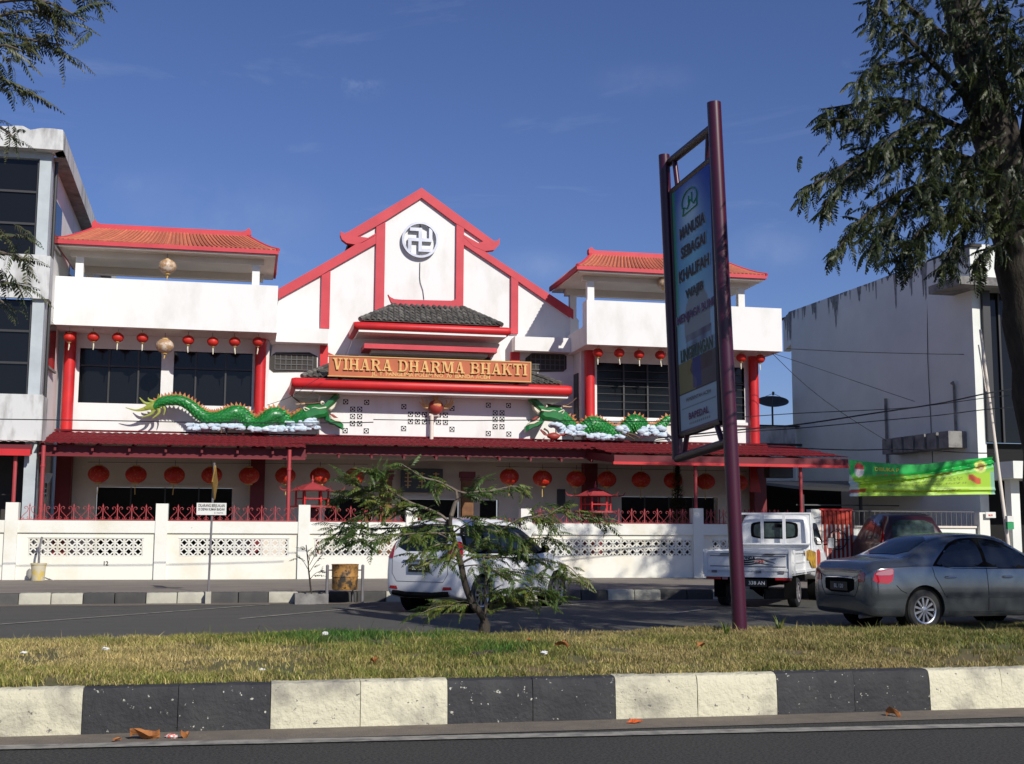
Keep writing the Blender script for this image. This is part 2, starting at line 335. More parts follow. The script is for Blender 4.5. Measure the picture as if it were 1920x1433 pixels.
# --- kerb stones
def kerb_mesh(l, h, d, r_, seed, jn=1.):
    rr = random.Random(seed); nx = 14; prof = [(0, 0), (.004, h*.35), (.010, h*.7), (r_*.25+.01, h-r_*.6), (r_*.7, h-r_*.15), (r_*1.3, h), (d*.7, h+.003), (d, h), (d, 0)]
    mb = MB(); o = 0
    for i in range(nx+1):
        t = i/nx; x = l*t; e = .012 if i in (0, nx) else 0
        for (y, z) in prof:
            e *= jn; mb.v.append((x+(.006*jn if i == 0 else -.006*jn if i == nx else 0), y+e+rr.uniform(-.004, .004), max(0, z-e*.6*(z > .05))+(rr.uniform(-.004, .004) if z > 0 else 0)))
    k = len(prof)
    for i in range(nx):
        for j in range(k-1): a_ = i*k+j; mb.f.append((a_, a_+k, a_+k+1, a_+1))
    mb.f.append(tuple(range(k))); mb.f.append(tuple(nx*k+j for j in range(k-1, -1, -1)))
    return mb
kerb = tag(thing('median_kerb', None, None, (0, KY, 0)), kind='structure')
bx = [P(x, 1310, KY).x for x in (155, 508, 840, 1155, 1458, 1745)]
L0 = (bx[-1]-bx[0])/5; bx = [bx[0]-L0*k for k in (4, 3, 2, 1)]+bx+[bx[-1]+L0*k for k in (1, 2, 3, 4)]
for i in range(len(bx)-1):
    c = 'kblack' if i % 2 == 0 else 'kwhite'; h_ = (bx[i+1]-bx[i])/2
    for k in range(2):
        part('kerb_stone', kerb_mesh(h_-.0015, MT+.003*random.uniform(-1, 1), .17, .05, i*2+k, .3), c, kerb, True, loc=(bx[i]+h_*k, KY+random.uniform(-.003, .003), 0))
fk = tag(thing('pavement_kerb', None, None, (0, GY, 0)), kind='structure')
fb = [P(x, 1118, GY).x for x in (35, 155, 272, 390)]; LF = (fb[-1]-fb[0])/3; km = [kerb_mesh(LF/2-.006, KZ, .16, .04, 100+q) for q in range(3)]
kml = {(q, c): km[q].mesh('kerb_stone', c, True) for q in range(3) for c in ('kwhite2', 'kblack2')}
for i in range(-5, 20):
    x = fb[0]+LF*i
    for k in range(2):
        if abs(x+LF*k/2+LF/4-P(583, 1118, GY).x) < .33: continue
        link('kerb_stone', kml[(random.randrange(3), 'kwhite2' if i % 2 == 0 else 'kblack2')], fk, (x+LF/2*k, GY+random.uniform(-.012, .012), random.uniform(-.008, .004)))
mk = tag(thing('median_back_kerb', None, None, (0, 13.9, 0)), kind='structure')
for i in range(26):
    link('kerb_stone', kml[(i % 3, 'kwhite2' if (i//2) % 2 else 'kblack2')], mk, (-8+i*LF/2, 14.0, .02), (0, 0, R(180)))
struct('pavement', MB().grid(lambda u, v: (-40+90*u, GY+.155+(60-GY)*v, KZ-.003+.006*math.sin(u*40)), 60, 6), 'pave')
# manhole-like stains and cracks are in the pavement material

# ================================================================== PERIMETER WALL
WY = 32.6
PX = [P(20, 1000, WY).x, P(302, 1000, WY).x, P(570, 1000, WY).x, P(772, 1000, WY).x, P(987, 1000, WY).x, P(1310, 1000, WY).x, P(1531, 1000, WY).x]
block = MB(); bs = .222; hb = bs/2; t = .022
for (x0, x1, z0, z1) in [(-hb, hb, -hb, -hb+t), (-hb, hb, hb-t, hb), (-hb, -hb+t, -hb+t, hb-t), (hb-t, hb, -hb+t, hb-t)]: block.box(x0, x1, 0, .10, z0, z1)
def bar2(mb, x0, z0, x1, z1, w, y0, y1):
    d = Vector((x1-x0, z1-z0)).normalized(); n = Vector((-d.y, d.x))*w/2
    mb.prism([(x0+n.x, z0+n.y), (x0-n.x, z0-n.y), (x1-n.x, z1-n.y), (x1+n.x, z1+n.y)], y0, y1)
q = hb-t
for sx, sz in ((1, 1), (1, -1), (-1, 1), (-1, -1)):
    bar2(block, sx*(q+.002), 0, 0, sz*(q+.002), .030, .004+.001*(sx > 0), .09)
    bar2(block, sx*q*.5, sz*q*.5, sx*q*1.0, sz*q*1.0, .012, .010, .08) if False else None
BLK = block.mesh('breeze_block', 'fencewhite')
wall = thing('perimeter_wall', 'white and cream low roadside wall with pierced blocks and red scroll railing', 'wall', (PX[0], WY, KZ))
WT = 1.69
pw = .30
def bay(x0, x1, nb, bx0, pierced=True):
    a, b = x0+pw/2, x1-pw/2
    w = MB()
    w.box(a, b, WY+.03, WY+.24, 1.385, WT)                     # top beam
    z0, z1, yb0, yb1 = .80, 1.255, WY+.085, WY+.20
    e0, e1 = bx0, bx0+nb*.228+.004
    part('top_beam', w, 'fencewhite', wall)
    w = MB(); w.box(a, b, yb0, yb1, KZ-.02, z0); w.box(a, b, yb0, yb1, z1, 1.385); w.box(a, e0, yb0, yb1, z0, z1); w.box(e1, b, yb0, yb1, z0, z1)
    part('panel', w, 'panelwhite', wall)
    f = MB(); f.box(e0-.03, e1+.03, yb0-.012, yb0-.001, z1, z1+.025); part('block_frame', f, 'fencewhite', wall)
    for i in range(nb):
        for k in range(2):
            link('breeze_block', BLK, wall, (e0+.116+i*.228, yb0+.005, z0+.114+k*.228))
bay(PX[0], PX[1], 12, P(52, 1030, WY).x); bay(PX[1], PX[2], 12, P(336, 1030, WY).x)
bay(PX[2], PX[3], 11, P(590, 1030, WY).x); bay(PX[4], PX[5], 19, P(1005, 1030, WY).x+.14); bay(PX[5], PX[6], 10, P(1337, 1030, WY).x)
bay(PX[0]-3.6, PX[0], 12, PX[0]-3.6+.4)
for x in PX+[PX[0]-3.6]:
    part('pillar', MB().box(x-pw/2, x+pw/2, WY, WY+.30, KZ-.02, 2.13 if x < PX[3]-1 or x > PX[4]+1 else 2.08), 'fencewhite', wall)
sc = MB()
sc.box(-.010, .010, -.006, .006, 0, .40); sc.add([(-.022, 0, .36), (.022, 0, .36), (0, -.01, .45), (0, .01, .45)], [(0, 1, 2), (1, 0, 3), (0, 2, 3), (1, 3, 2)])
for s_ in (1, -1):
    pth = []
    for k in range(13):
        q = k/12; ang = q*4.6
        pth.append((s_*(.115-.075*math.cos(ang))*1.0 if q > .0 else s_*.02, 0, .30+.055*math.sin(ang)))
    sc.tube([(s_*.16, 0, .03), (s_*.17, 0, .07), (s_*.12, 0, .14), (s_*.05, 0, .22), (s_*.03, 0, .29), (s_*.05, 0, .345), (s_*.09, 0, .36), (s_*.12, 0, .33), (s_*.11, 0, .295), (s_*.085, 0, .30)], .008, 5)
    sc.tube([(s_*.16, 0, .03), (s_*.135, 0, .015), (s_*.12, 0, .04), (s_*.135, 0, .06)], .007, 5)
    sc.tube([(0, 0, .05), (s_*.04, 0, .02), (s_*.055, 0, .06), (s_*.03, 0, .085)], .007, 5)
SCR = sc.mesh('scroll_finial', 'postred', True)
for (i, j, n, s0) in [(0, 1, 9, .5), (1, 2, 9, .42), (2, 3, 6, .42), (4, 5, 12, .4), (5, 6, 8, .5)]:
    a, b = PX[i]+pw/2, PX[j]-pw/2
    part('rail', MB().box(a, b, WY+.125, WY+.145, WT+.012, WT+.03), 'postred', wall)
    st = (b-a)/(n+.4)
    for k in range(n): link('scroll_finial', SCR, wall, (a+st*(k+.7), WY+.135, WT+.02), scale=(1.06, 1, .92))
# painted number on the wall
o = link('painted_number', text_mesh('12', .15, 'blackink', .001, .004, sx=.9), wall, tuple(P(198, 1057, WY+.08)), UPR)
# slide gate between the gate pillars (behind the parked car)
gate = thing('entrance_gate', 'red iron bar gate behind the white car and young tree', 'gate', (PX[3], WY+.35, KZ))
for k in range(22): part('gate_bar', MB().box(0, .025, 0, .025, 0, 1.55), 'gatered', gate, loc=(PX[3]+.25+k*.13, WY+.35, KZ+.05))
part('gate_rail', MB().box(PX[3]+.2, PX[4]-.2, WY+.34, WY+.39, .3, .36).box(PX[3]+.2, PX[4]-.2, WY+.34, WY+.39, 1.6, 1.66), 'gatered', gate)

# ================================================================== TEMPLE
temple = thing('temple_building', 'white two storey temple with red gable bands, red pillars and two roof pavilions', 'temple', (5.28, 38, KZ))
tp = lambda n, mb, mt, **k: part(n, mb, mt, temple, **k)
def px(pts, Y): return [(P(x, y, Y).x, P(x, y, Y).z) for x, y in pts]
XC = 5.28
# ground floor wall with openings
g = MB(); GW = 38.0
ops = [(P(181, 900, GW).x, P(436, 900, GW).x, .2, 2.72), (P(752, 900, GW).x, P(862, 900, GW).x, .2, 2.45), (P(1165, 900, GW).x, P(1345, 900, GW).x, .2, 2.6), (P(610, 900, GW).x, P(700, 900, GW).x, .6, 2.45), (P(900, 900, GW).x, P(935, 900, GW).x, .6, 2.45)]
ops.sort(); cur = -5.5
for (a, b, z0, z1) in ops:
    g.box(cur, a, GW, GW+.2, 0, 4.3); g.box(a, b, GW, GW+.2, z1, 4.3)
    if z0 > .3: g.box(a, b, GW, GW+.2, 0, z0)
    cur = b
g.box(cur, 16.5, GW, GW+.2, 0, 4.3)
tp('ground_floor_wall', g, 'shadewall')
for i, (a, b, z0, z1) in enumerate(ops):
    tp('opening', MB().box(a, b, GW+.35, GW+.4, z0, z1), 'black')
    tp('lintel', MB().box(a-.06, b+.06, GW-.03, GW-.002, z1, z1+.09), 'shadewall')
    if b-a > 2:
        for k in range(1, 4): tp('window_bar', MB().box(a+(b-a)*k/4-.02, a+(b-a)*k/4+.02, GW+.1, GW+.14, z0, z1), 'frame')
for xx in (P(119, 900, 37.6).x, P(483, 900, 37.6).x, P(1107, 900, 37.6).x, 16.3):
    tp('lower_column', MB().box(xx-.21, xx+.21, 37.5, 37.9, KZ, 4.2), 'darkred')
for x0, x1 in ((713, 735), (866, 887)):
    a, b = P(x0, 900, 37.2).x, P(x1, 900, 37.2).x
    c = tp('gold_column', MB().box(a, b, 37.1, 37.4, KZ, 3.1), 'oldgold'); part('capital', MB().box(a-.05, b+.05, 37.05, 37.45, 3.1, 3.28).box(a-.02, b+.02, 37.07, 37.43, 3.0, 3.08), 'darkred', c)
# upper floor back walls of both wings
def window(x0, x1, z0, z1, y, vs, hz, mt='frame', grille=False):
    w = tp('window', MB().box(x0-.06, x0, y-.05, y+.06, z0-.06, z1+.06).box(x1, x1+.06, y-.05, y+.06, z0-.06, z1+.06).box(x0, x1, y-.05, y+.06, z1, z1+.06).box(x0, x1, y-.05, y+.06, z0-.06, z0), 'frame')
    ed = [x0]+[x0+(x1-x0)*v for v in vs]+[x1]; zz = [z0]+hz+[z1]
    for v in vs: part('mullion', MB().box(x0+(x1-x0)*v-.025, x0+(x1-x0)*v+.025, y-.035, y+.05, z0, z1), 'frame', w)
    for h in hz: part('transom', MB().box(x0, x1, y-.030, y+.045, h-.025, h+.025), 'frame', w)
    for i in range(len(ed)-1):
        for j in range(len(zz)-1):
            part('pane', MB().box(ed[i], ed[i+1], y+.05, y+.06, zz[j], zz[j+1]), 'glass', w, loc=(0, random.uniform(0, .004), 0))
    if grille:
        for k in range(1, 7): part('grille_bar', MB().tube([(x0, y-.045, z0+(z1-z0)*k/7), (x1, y-.045, z0+(z1-z0)*k/7)], .008, 5), 'grille', w)
    return w
def wallwith(x0, x1, z0, z1, y, holes, mt, d=.2):
    g = MB(); cur = x0
    for (a, b, c, e) in holes:
        g.box(cur, a, y, y+d, z0, z1); g.box(a, b, y, y+d, z0, c); g.box(a, b, y, y+d, e, z1); cur = b
    g.box(cur, x1, y, y+d, z0, z1); return g
UY = 38.0
hl = [(-5.02, -2.68, 5.20, 6.83), (-2.32, 0.0, 5.20, 6.83)]
tp('upper_wall', wallwith(-5.5, .5, 4.3, 7.27, UY, hl, 'white'), 'white')
window(*hl[0], UY+.06, [.36, .72], [6.32]); window(*hl[1], UY+.06, [.28, .66], [6.32])
hr = [(10.93, 16.02, 5.16, 6.92)]
tp('upper_wall', wallwith(10.4, 16.45, 4.3, 7.27, UY, hr, 'white'), 'white')
window(*hr[0], UY+.06, [.18, .34, .52, .68, .84], [6.35], grille=True)
tp('sill', MB().box(10.8, 16.2, UY-.10, UY-.002, 4.98, 5.07), 'white')
for xx in (-5.28, .24, 10.64, 16.28):
    tp('pillar', MB().lathe([(.165, 4.28), (.165, 7.262)], 22, (xx, UY-.17, 0)), 'red', smooth=True)
# wing side walls (between wing and gable plane)
tp('wing_side_wall', MB().box(.30, .5, UY+.202, 39.0, 4.3, 7.27), 'white')
ws = tp('wing_side_wall', MB().box(10.4, 10.58, UY+.202, 39.0, 4.3, 7.27), 'white')
part('side_shutter', MB().box(10.36, 10.398, UY+.3, UY+.8, 4.9, 6.6), 'frame', ws)
# parapets / roof terraces
for (a, b) in ((-5.74, .68), (10.18, 16.72)):
    p = MB(); p.box(a, b, 36.5, 36.64, 7.27, 8.68); p.box(a, a+.14, 36.642, 42, 7.27, 8.68 if a < 0 else 7.9); p.box(b-.14, b, 36.642, 42, 7.27, 7.9 if a < 0 else 8.68)
    tp('parapet', p, 'white')
    tp('terrace_slab', MB().box(a+.141, b-.141, 36.642, 42, 7.272, 7.45), 'white')
tp('parapet_end', MB().box(10.18, 10.32, 36.645, 38.0, 7.902, 8.5) if False else MB().box(10.18, 10.32, 36.645, 37.0, 7.902, 8.675), 'white')
# --- gable
GY2 = 39.0
wp = px([(500, 640), (523, 556), (560, 536), (640, 485), (668, 462), (668, 441), (706, 424), (790, 366), (868, 424), (908, 450), (912, 475), (958, 512), (1074, 590), (1085, 600), (1085, 680)], GY2)
wp = [(.3, 4.3)]+[w for w in wp[1:-1]]+[(10.6, 4.3)]
tp('gable_wall', MB().prism(wp, GY2, GY2+.3), 'white')
band = [
 [(790.6, 352.5), (654.7, 434), (646, 438), (639, 434), (638, 441), (641, 449), (650, 456), (665, 458.5), (678, 455), (704.7, 441), (704.7, 437.5), (690, 446), (670, 443.5), (704.7, 425), (721, 415), (787.5, 373), (790.6, 371), (853, 418), (868.7, 427), (906, 453), (897, 456), (869, 440), (869, 444), (888, 462), (909, 471), (926.6, 469), (936, 459), (937.5, 447), (932, 452), (926, 452)],
 [(668, 457.5), (640, 475), (522, 542), (522, 561), (602, 516.5), (618.5, 506), (704.7, 457), (704.7, 441.5), (679, 455.5)],
 [(869, 444.5), (870, 459), (958, 518), (972, 528), (1075, 599), (1075, 581), (909, 471.5), (888, 462.5)],
]
for bpts, nm in zip(band, ('ridge_band', 'rake_band', 'rake_band')): tp(nm, MB().prism(px(bpts, GY2-.1), GY2-.11, GY2+.15), 'rose')
for (x0, y0, x1, y1) in [(705.3, 441, 720, 582), (856, 421, 868.7, 580), (603, 516, 617.5, 616), (958.5, 518.5, 971.5, 626)]:
    a, c = P(x0, y0, GY2-.1), P(x1, y1, GY2-.1); zt = [a.z, a.z]
    if x0 == 705.3: z2 = P(x1, 416.5, GY2-.1).z; tp('band_strip', MB().prism([(a.x, c.z), (c.x, c.z), (c.x, z2), (a.x, P(x0, 425.5, GY2-.1).z)], GY2-.108, GY2-.001), 'rose')
    elif x0 == 856: tp('band_strip', MB().prism([(a.x, c.z), (c.x, c.z), (c.x, P(x1, 428, GY2-.1).z), (a.x, P(x0, 420.5, GY2-.1).z)], GY2-.108, GY2-.001), 'rose')
    elif x0 == 603: tp('band_strip', MB().prism([(a.x, c.z), (c.x, c.z), (c.x, P(x1, 507.5, GY2-.1).z), (a.x, P(x0, 516.5, GY2-.1).z)], GY2-.108, GY2-.001), 'rose')
    else: tp('band_strip', MB().prism([(a.x, c.z), (c.x, c.z), (c.x, P(x1, 528, GY2-.1).z), (a.x, P(x0, 519, GY2-.1).z)], GY2-.108, GY2-.001), 'rose')
# roof behind the gable
for sx in (-1, 1):
    z0, z1 = 12.45, 8.55
    r0 = [(XC, 12.50), (XC+sx*2.3, 10.98), (XC+sx*2.3, 10.84), (XC, 12.36)]
    tp('main_roof', MB().prism(r0, GY2+.31, GY2+9), 'slate'); r1 = [(XC+sx*1.6, 10.98), (XC+sx*4.6, 9.0), (XC+sx*4.6, 8.86), (XC+sx*1.6, 10.84)]
    tp('main_roof', MB().prism(r1, GY2+.31, GY2+9), 'slate')
rl = px([(643, 470), (650, 458), (668, 459), (668, 464)], GY2+.2)
# ledges under the gable with side windows
la, lb_, = P(520, 617, 38.5), P(600, 647, 38.5)
tp('ledge', MB().box(.52, P(617, 640, 38.5).x-.02, 38.45, 39.0-.002, 7.30, 7.76), 'white')
tp('ledge', MB().box(P(965, 640, 38.5).x, 10.38, 38.45, 39.0-.002, 7.30, 7.76), 'white')
for (a, b) in ((P(600, 660, 38.9).x, P(615, 660, 38.9).x), (P(958, 660, 38.9).x, P(974, 660, 38.9).x)):
    tp('lower_band', MB().box(a, b, 38.85, 38.998, 6.2, 7.299), 'red')
for (x0, x1, xa, xb) in ((503, 594, 516, 586), (985, 1062, 995, 1058)):
    o8 = px([(x0, 672), (x0+14, 661), (x1-14, 661), (x1, 668), (x1, 692), (x1-6, 697), (x0+10, 698), (x0, 690)], GY2)
    n = tp('irregular_window', MB().prism(o8, GY2-.03, GY2-.003), 'ruin'); a, b = P(xa, 664, GY2), P(xb, 695, GY2)
    for k in range(8): part('bar', MB().box(a.x+(b.x-a.x)*k/7-.012, a.x+(b.x-a.x)*k/7+.012, GY2-.05, GY2-.035, b.z, a.z), 'grille', n)
    for k in range(4): part('bar', MB().box(a.x, b.x, GY2-.06, GY2-.051, b.z+(a.z-b.z)*k/3-.012, b.z+(a.z-b.z)*k/3+.012), 'grille', n)
# --- central tower block, upper and lower bullnose roofs
TU, TL, CW = 36.9, 36.75, 37.7
def bullnose(x0, x1, z0, z1, yf, yb, taper=.28, yo=0):
    n = 10; r_ = (z1-z0)/2; prof = []
    for k in range(n+1):
        a_ = math.pi/2+math.pi*k/n; prof.append((yf+r_+r_*math.cos(a_)*1.0, (z0+z1)/2+r_*math.sin(a_)))
    prof = prof+[(yb, z0), (yb, z1)]
    mb = MB(); k = len(prof)
    xs = [(x0, .0), (x0+.10, 1.), (x1-.12, 1.), (x1, .0)]
    for x, w in xs:
        for (y, z) in prof:
            s_ = 1 if w else .78; mb.v.append((x, y+(0 if w else .06), (z0+z1)/2+(z-(z0+z1)/2)*s_+(0 if w else .02)))
    for i in range(3):
        for j in range(k): a_ = i*k+j; b_ = i*k+(j+1) % k; mb.f.append((a_, b_, b_+k, a_+k))
    mb.f.append(tuple(range(k-1, -1, -1))); mb.f.append(tuple(3*k+j for j in range(k))); return mb
lo0, lo1 = P(547, 709, TL), P(1074, 742, TL); zt, zb = P(800, 714, TL).z, P(800, 734.5, TL).z
rf = tp('lower_bullnose', bullnose(lo0.x, lo1.x, zb, zt, TL, 38.98), 'red', smooth=True)
tp('lower_soffit', MB().box(lo0.x+.12, lo1.x-.12, TL+.16, 38.97, zb-.07, zb-.003), 'white')
ca, cb = P(600, 760, CW).x, P(994, 760, CW).x
tp('centre_wall', MB().box(ca, cb, CW, 38.97, 4.2, zb-.072), 'white')
up0, up1 = P(664, 603, TU), P(959, 612, TU); zt2, zb2 = P(800, 607, TU).z, P(800, 622.5, TU).z
tp('upper_bullnose', bullnose(up0.x, up1.x, zb2, zt2, TU, 38.98), 'red', smooth=True)
tp('upper_soffit', MB().box(up0.x+.15, up1.x-.15, TU+.08, 38.97, zb2-.06, zb2-.003), 'white')
s0, s1 = P(683, 643, 37.2), P(932, 659, 37.2); sz = P(800, 648, 37.2).z, P(800, 657, 37.2).z
tp('rose_slab', MB().box(s0.x, s1.x, 37.2, 38.3, sz[1], sz[0]), 'rose')
tp('tower_wall', MB().prism([(up0.x+.1, zb2-.061), (up1.x-.1, zb2-.061), (up1.x+.1, 6.2), (up0.x-.35, 6.2)], 38.3, 38.96), 'white')
tp('slab_soffit', MB().box(s0.x+.25, s1.x-.25, 37.45, 38.298, sz[1]-.1, sz[1]-.003), 'shadewall')
for x0, x1 in ((655, 672), (888, 920)): a, b = P(x0, 665, 38.2), P(x1, 690, 38.2); tp('dark_opening', MB().box(a.x, b.x, 38.27, 38.298, 6.25, a.z), 'ruin')
# ridge above the small tiled roof
rr_ = px([(727, 553), (731, 558), (739, 562), (752, 563), (846, 565), (855, 562), (861, 555), (866, 563), (862, 575), (852, 580), (745, 575), (733, 568)], 38.3)
tp('curled_ridge', MB().prism(rr_, 38.2, 38.4), 'rose')
# tiles
tile = MB().grid(lambda u, v: (-.085+.17*u, -.13+.26*v, .035*math.sin(u*math.pi)+.012*math.sin(u*2*math.pi)-.018*v*0), 6, 2)
tv = list(tile.v); tile.add([(x, y, z-.016) for x, y, z in tv], [f[::-1] for f in tile.f])
tile.add([tv[i*3] for i in range(7)]+[(tv[i*3][0], tv[i*3][1], tv[i*3][2]-.016) for i in range(7)], [(i, i+1, 8+i, 7+i) for i in range(6)])
TILE = tile.mesh('roof_tile', 'slate', False)
def tileroof(par, y0, z0, xa0, xb0, y1, z1, xa1, xb1, rows):
    an = math.atan2(z1-z0, y1-y0)
    for r_ in range(rows):
        t_ = (r_+.5)/rows; xa, xb = xa0+(xa1-xa0)*t_, xb0+(xb1-xb0)*t_; n = int((xb-xa)/.165)
        for k in range(n):
            x = xa+(xb-xa)*(k+.5)/n
            link('roof_tile', TILE, par, (x+random.uniform(-.01, .01), y0+(y1-y0)*t_, z0+(z1-z0)*t_+.03+random.uniform(0, .012)), (an-.10, random.uniform(-.05, .05), random.uniform(-.06, .06)), (1.0, 1.15, 1.2))
q0, q1 = P(676, 602, 37.0), P(940, 608, 37.0); q2, q3 = P(742, 572, 38.25), P(866, 576, 38.25)
zr0, zr1 = zt2+.04, q2.z-.02
tr_ = tp('small_tiled_roof', MB().add([(q0.x, 37.0, zr0), (q1.x, 37.0, zr0), (q3.x, 38.3, zr1), (q2.x, 38.3, zr1), (q0.x, 38.9, zr0), (q1.x, 38.9, zr0)], [(0, 1, 2, 3), (0, 3, 4), (1, 5, 2), (0, 4, 5, 1)]), 'slate')
tileroof(tr_, 37.05, zr0, q0.x+.05, q1.x-.05, 38.2, zr1, q2.x, q3.x, 6)
hipc = MB().tube([(0, 0, 0), (.12, 0, .0), (.26, 0, .0)], [.075, .085, .06], 8)
HIP = hipc.mesh('hip_cap', 'slate', True)
for (A_, B_) in (((q0.x-.02, 36.98, zr0+.03), (q2.x, 38.25, zr1+.03)), ((q1.x+.02, 36.98, zr0+.03), (q3.x, 38.25, zr1+.03))):
    A_, B_ = Vector(A_), Vector(B_); d = (B_-A_); n = 8
    for k in range(n): link('hip_cap', HIP, tr_, A_+d*(k/n), Vector((1, 0, 0)).rotation_difference(d).to_euler())
lt = tp('lower_tiled_roof', MB().add([(P(566, 712, 37.).x, 37., zt+.03), (P(1052, 722, 37.).x, 37., zt+.03), (P(960, 690, 38.3).x, 38.3, 6.75), (P(640, 680, 38.3).x, 38.3, 6.75), (P(566, 712, 37.).x, 38.9, zt+.03), (P(1052, 722, 37.).x, 38.9, zt+.03)], [(0, 1, 2, 3), (0, 3, 4), (1, 5, 2), (0, 4, 5, 1)]), 'slate')
tileroof(lt, 37.05, zt+.03, P(568, 712, 37.).x, P(628, 712, 37.).x, 38.0, 6.45, P(618, 700, 38.).x, P(640, 700, 38.).x, 5)
tileroof(lt, 37.05, zt+.03, P(985, 712, 37.).x, P(1050, 722, 37.).x, 38.0, 6.45, P(985, 700, 38.).x, P(1000, 700, 38.).x, 5)
A_, B_ = Vector((P(566, 712, 37.).x, 36.98, zt+.05)), Vector((P(640, 680, 38.3).x, 38.3, 6.75))
for k in range(7): link('hip_cap', HIP, lt, A_.lerp(B_, k/8), Vector((1, 0, 0)).rotation_difference(B_-A_).to_euler())
A_, B_ = Vector((P(1052, 722, 37.).x, 36.98, zt+.05)), Vector((P(960, 690, 38.3).x, 38.3, 6.75))
for k in range(7): link('hip_cap', HIP, lt, A_.lerp(B_, k/8), Vector((1, 0, 0)).rotation_difference(B_-A_).to_euler())
# vents in the centre wall: dark backing recess with pierced block in front
vent = MB()
for (x0, x1, z0, z1) in [(-.13, .13, -.13, -.117), (-.13, .13, .117, .13), (-.13, -.117, -.117, .117), (.117, .13, -.117, .117)]: vent.box(x0, x1, -.014, -.003, z0, z1)
for sx, sz_ in ((1, 1), (1, -1), (-1, 1), (-1, -1)): bar2(vent, sx*.088, 0, 0, sz_*.088, .038, -.012+.001*(sx > 0), -.004)
VENT = vent.mesh('vent_block', 'white'); VBK = MB().box(-.128, .128, -.003, -.001, -.128, .128).mesh('vent_hole', 'black')
def z4(x, y): return (500+x/3.2, 640+y/3.2)
vl = [z4(*q) for q in [(474, 364), (600, 367), (516, 408), (558, 408), (516, 451), (558, 451), (515, 493), (558, 494), (471, 536), (598, 538),
      (1330, 384), (1451, 386), (1371, 430), (1412, 430), (1371, 468), (1412, 468), (1371, 512), (1412, 512), (1330, 553), (1453, 557), (823, 393), (1112, 403), (822, 523), (1112, 528)]]
vl += [z4(863+i*42, 438+i*1.1) for i in range(6)]+[z4(863+i*42, 481+i*1.1) for i in range(6)]
for (x, y) in vl:
    p = P(x, y, CW); b_ = link('vent_hole', VBK, temple, (p.x, CW, p.z), scale=(.66, 1, .66)); link('vent_block', VENT, b_)

# --- roof pavilions
def pavilion(x0, x1, side):
    pv = tp('roof_pavilion', MB().box(x0+.08, x1-.08, 36.23, 39.72, 9.50, 9.555), 'shadewall')
    for (ca_x, cy_0, cz_0) in ((x0+.5, 36.75, 8.681), (x1-.74, 36.75, 8.681), (x0+.5, 38.9, 7.46), (x1-.74, 38.9, 7.46)): part('column', MB().box(ca_x, ca_x+.22, cy_0, cy_0+.21, cz_0, 9.498), 'white', pv)
    e0, e1, yf, yb, ze = x0, x1, 36.15, 39.8, 9.56
    r0, r1, yr, zr = x0+.92, x1-.95, 37.7, 10.42
    pass
    part('ring_beam', MB().box(x0+.35, x1-.4, 36.72, 37.0, 9.33, 9.498).box(x0+.35, x1-.4, 38.85, 39.15, 9.28, 9.498), 'shadewall', pv)
    part('eave_trim', MB().box(e0, e1, yf, yf+.07, ze, ze+.12).box(e0, e0+.07, yf+.071, yb, ze, ze+.12).box(e1-.07, e1, yf+.071, yb, ze, ze+.12), 'rose', pv)
    def cz(t_): return (ze+.10)+(zr-ze-.1)*(t_**1.25)
    deck = MB()
    for (A0, A1, B0, B1) in (((e0, yf), (e1, yf), (r0, yr), (r1, yr)), ((e1, yb), (e0, yb), (r1, yr), (r0, yr)), ((e0, yb), (e0, yf), (r0, yr), (r0, yr)), ((e1, yf), (e1, yb), (r1, yr), (r1, yr))):
        deck.grid(lambda u, v: ((A0[0]+(A1[0]-A0[0])*u)*(1-v)+(B0[0]+(B1[0]-B0[0])*u)*v, (A0[1]+(A1[1]-A0[1])*u)*(1-v)+(B0[1]+(B1[1]-B0[1])*u)*v, cz(v)), 1, 8)
    part('roof_deck', deck, 'orange', pv)
    n = 46
    for k in range(n):
        u = (k+.5)/n; pts = []
        for j in range(6):
            v = .01+.98*j/5; pts.append(((e0+(e1-e0)*u)*(1-v)+(r0+(r1-r0)*u)*v, yf*(1-v)+yr*v, cz(v)+.012))
        part('tile_row', MB().tube(pts, [.046]*5+[.04], 6), 'orange', pv, True)
    for k in range(22):
        u = (k+.5)/22
        for (ex, rx) in ((e0, r0), (e1, r1)):
            pts = [(ex*(1-v)+rx*v, (yf+(yb-yf)*u)*(1-v)+yr*v, cz(v)+.01) for v in (.01, .25, .5, .75, .98)]
            part('tile_row', MB().tube(pts, .045, 5), 'orange', pv, True)
    for (ex, rx) in ((e0, r0), (e1, r1)):
        part('hip_trim', MB().tube([(ex*(1-v)+rx*v, yf*(1-v)+yr*v, cz(v)+.03) for v in (0, .2, .4, .6, .8, 1)], .055, 8), 'rose', pv, True)
    rp = [(r0-.10, zr-.06), (r0-.14, zr+.05), (r0-.13, zr+.16), (r0-.03, zr+.23), (r0+.02, zr+.15), (r0+.14, zr+.12), (r1-.14, zr+.12), (r1-.02, zr+.15), (r1+.06, zr+.24), (r1+.14, zr+.15), (r1+.14, zr+.04), (r1+.08, zr-.06)]
    part('ridge_cap', MB().prism(rp, yr-.11, yr+.11), 'rose', pv)
    return pv
pavilion(P(103, 460, 36.15).x, P(522, 475, 36.15).x, 0); pavilion(P(1085, 500, 36.15).x-.05, P(1438, 515, 36.15).x, 1)

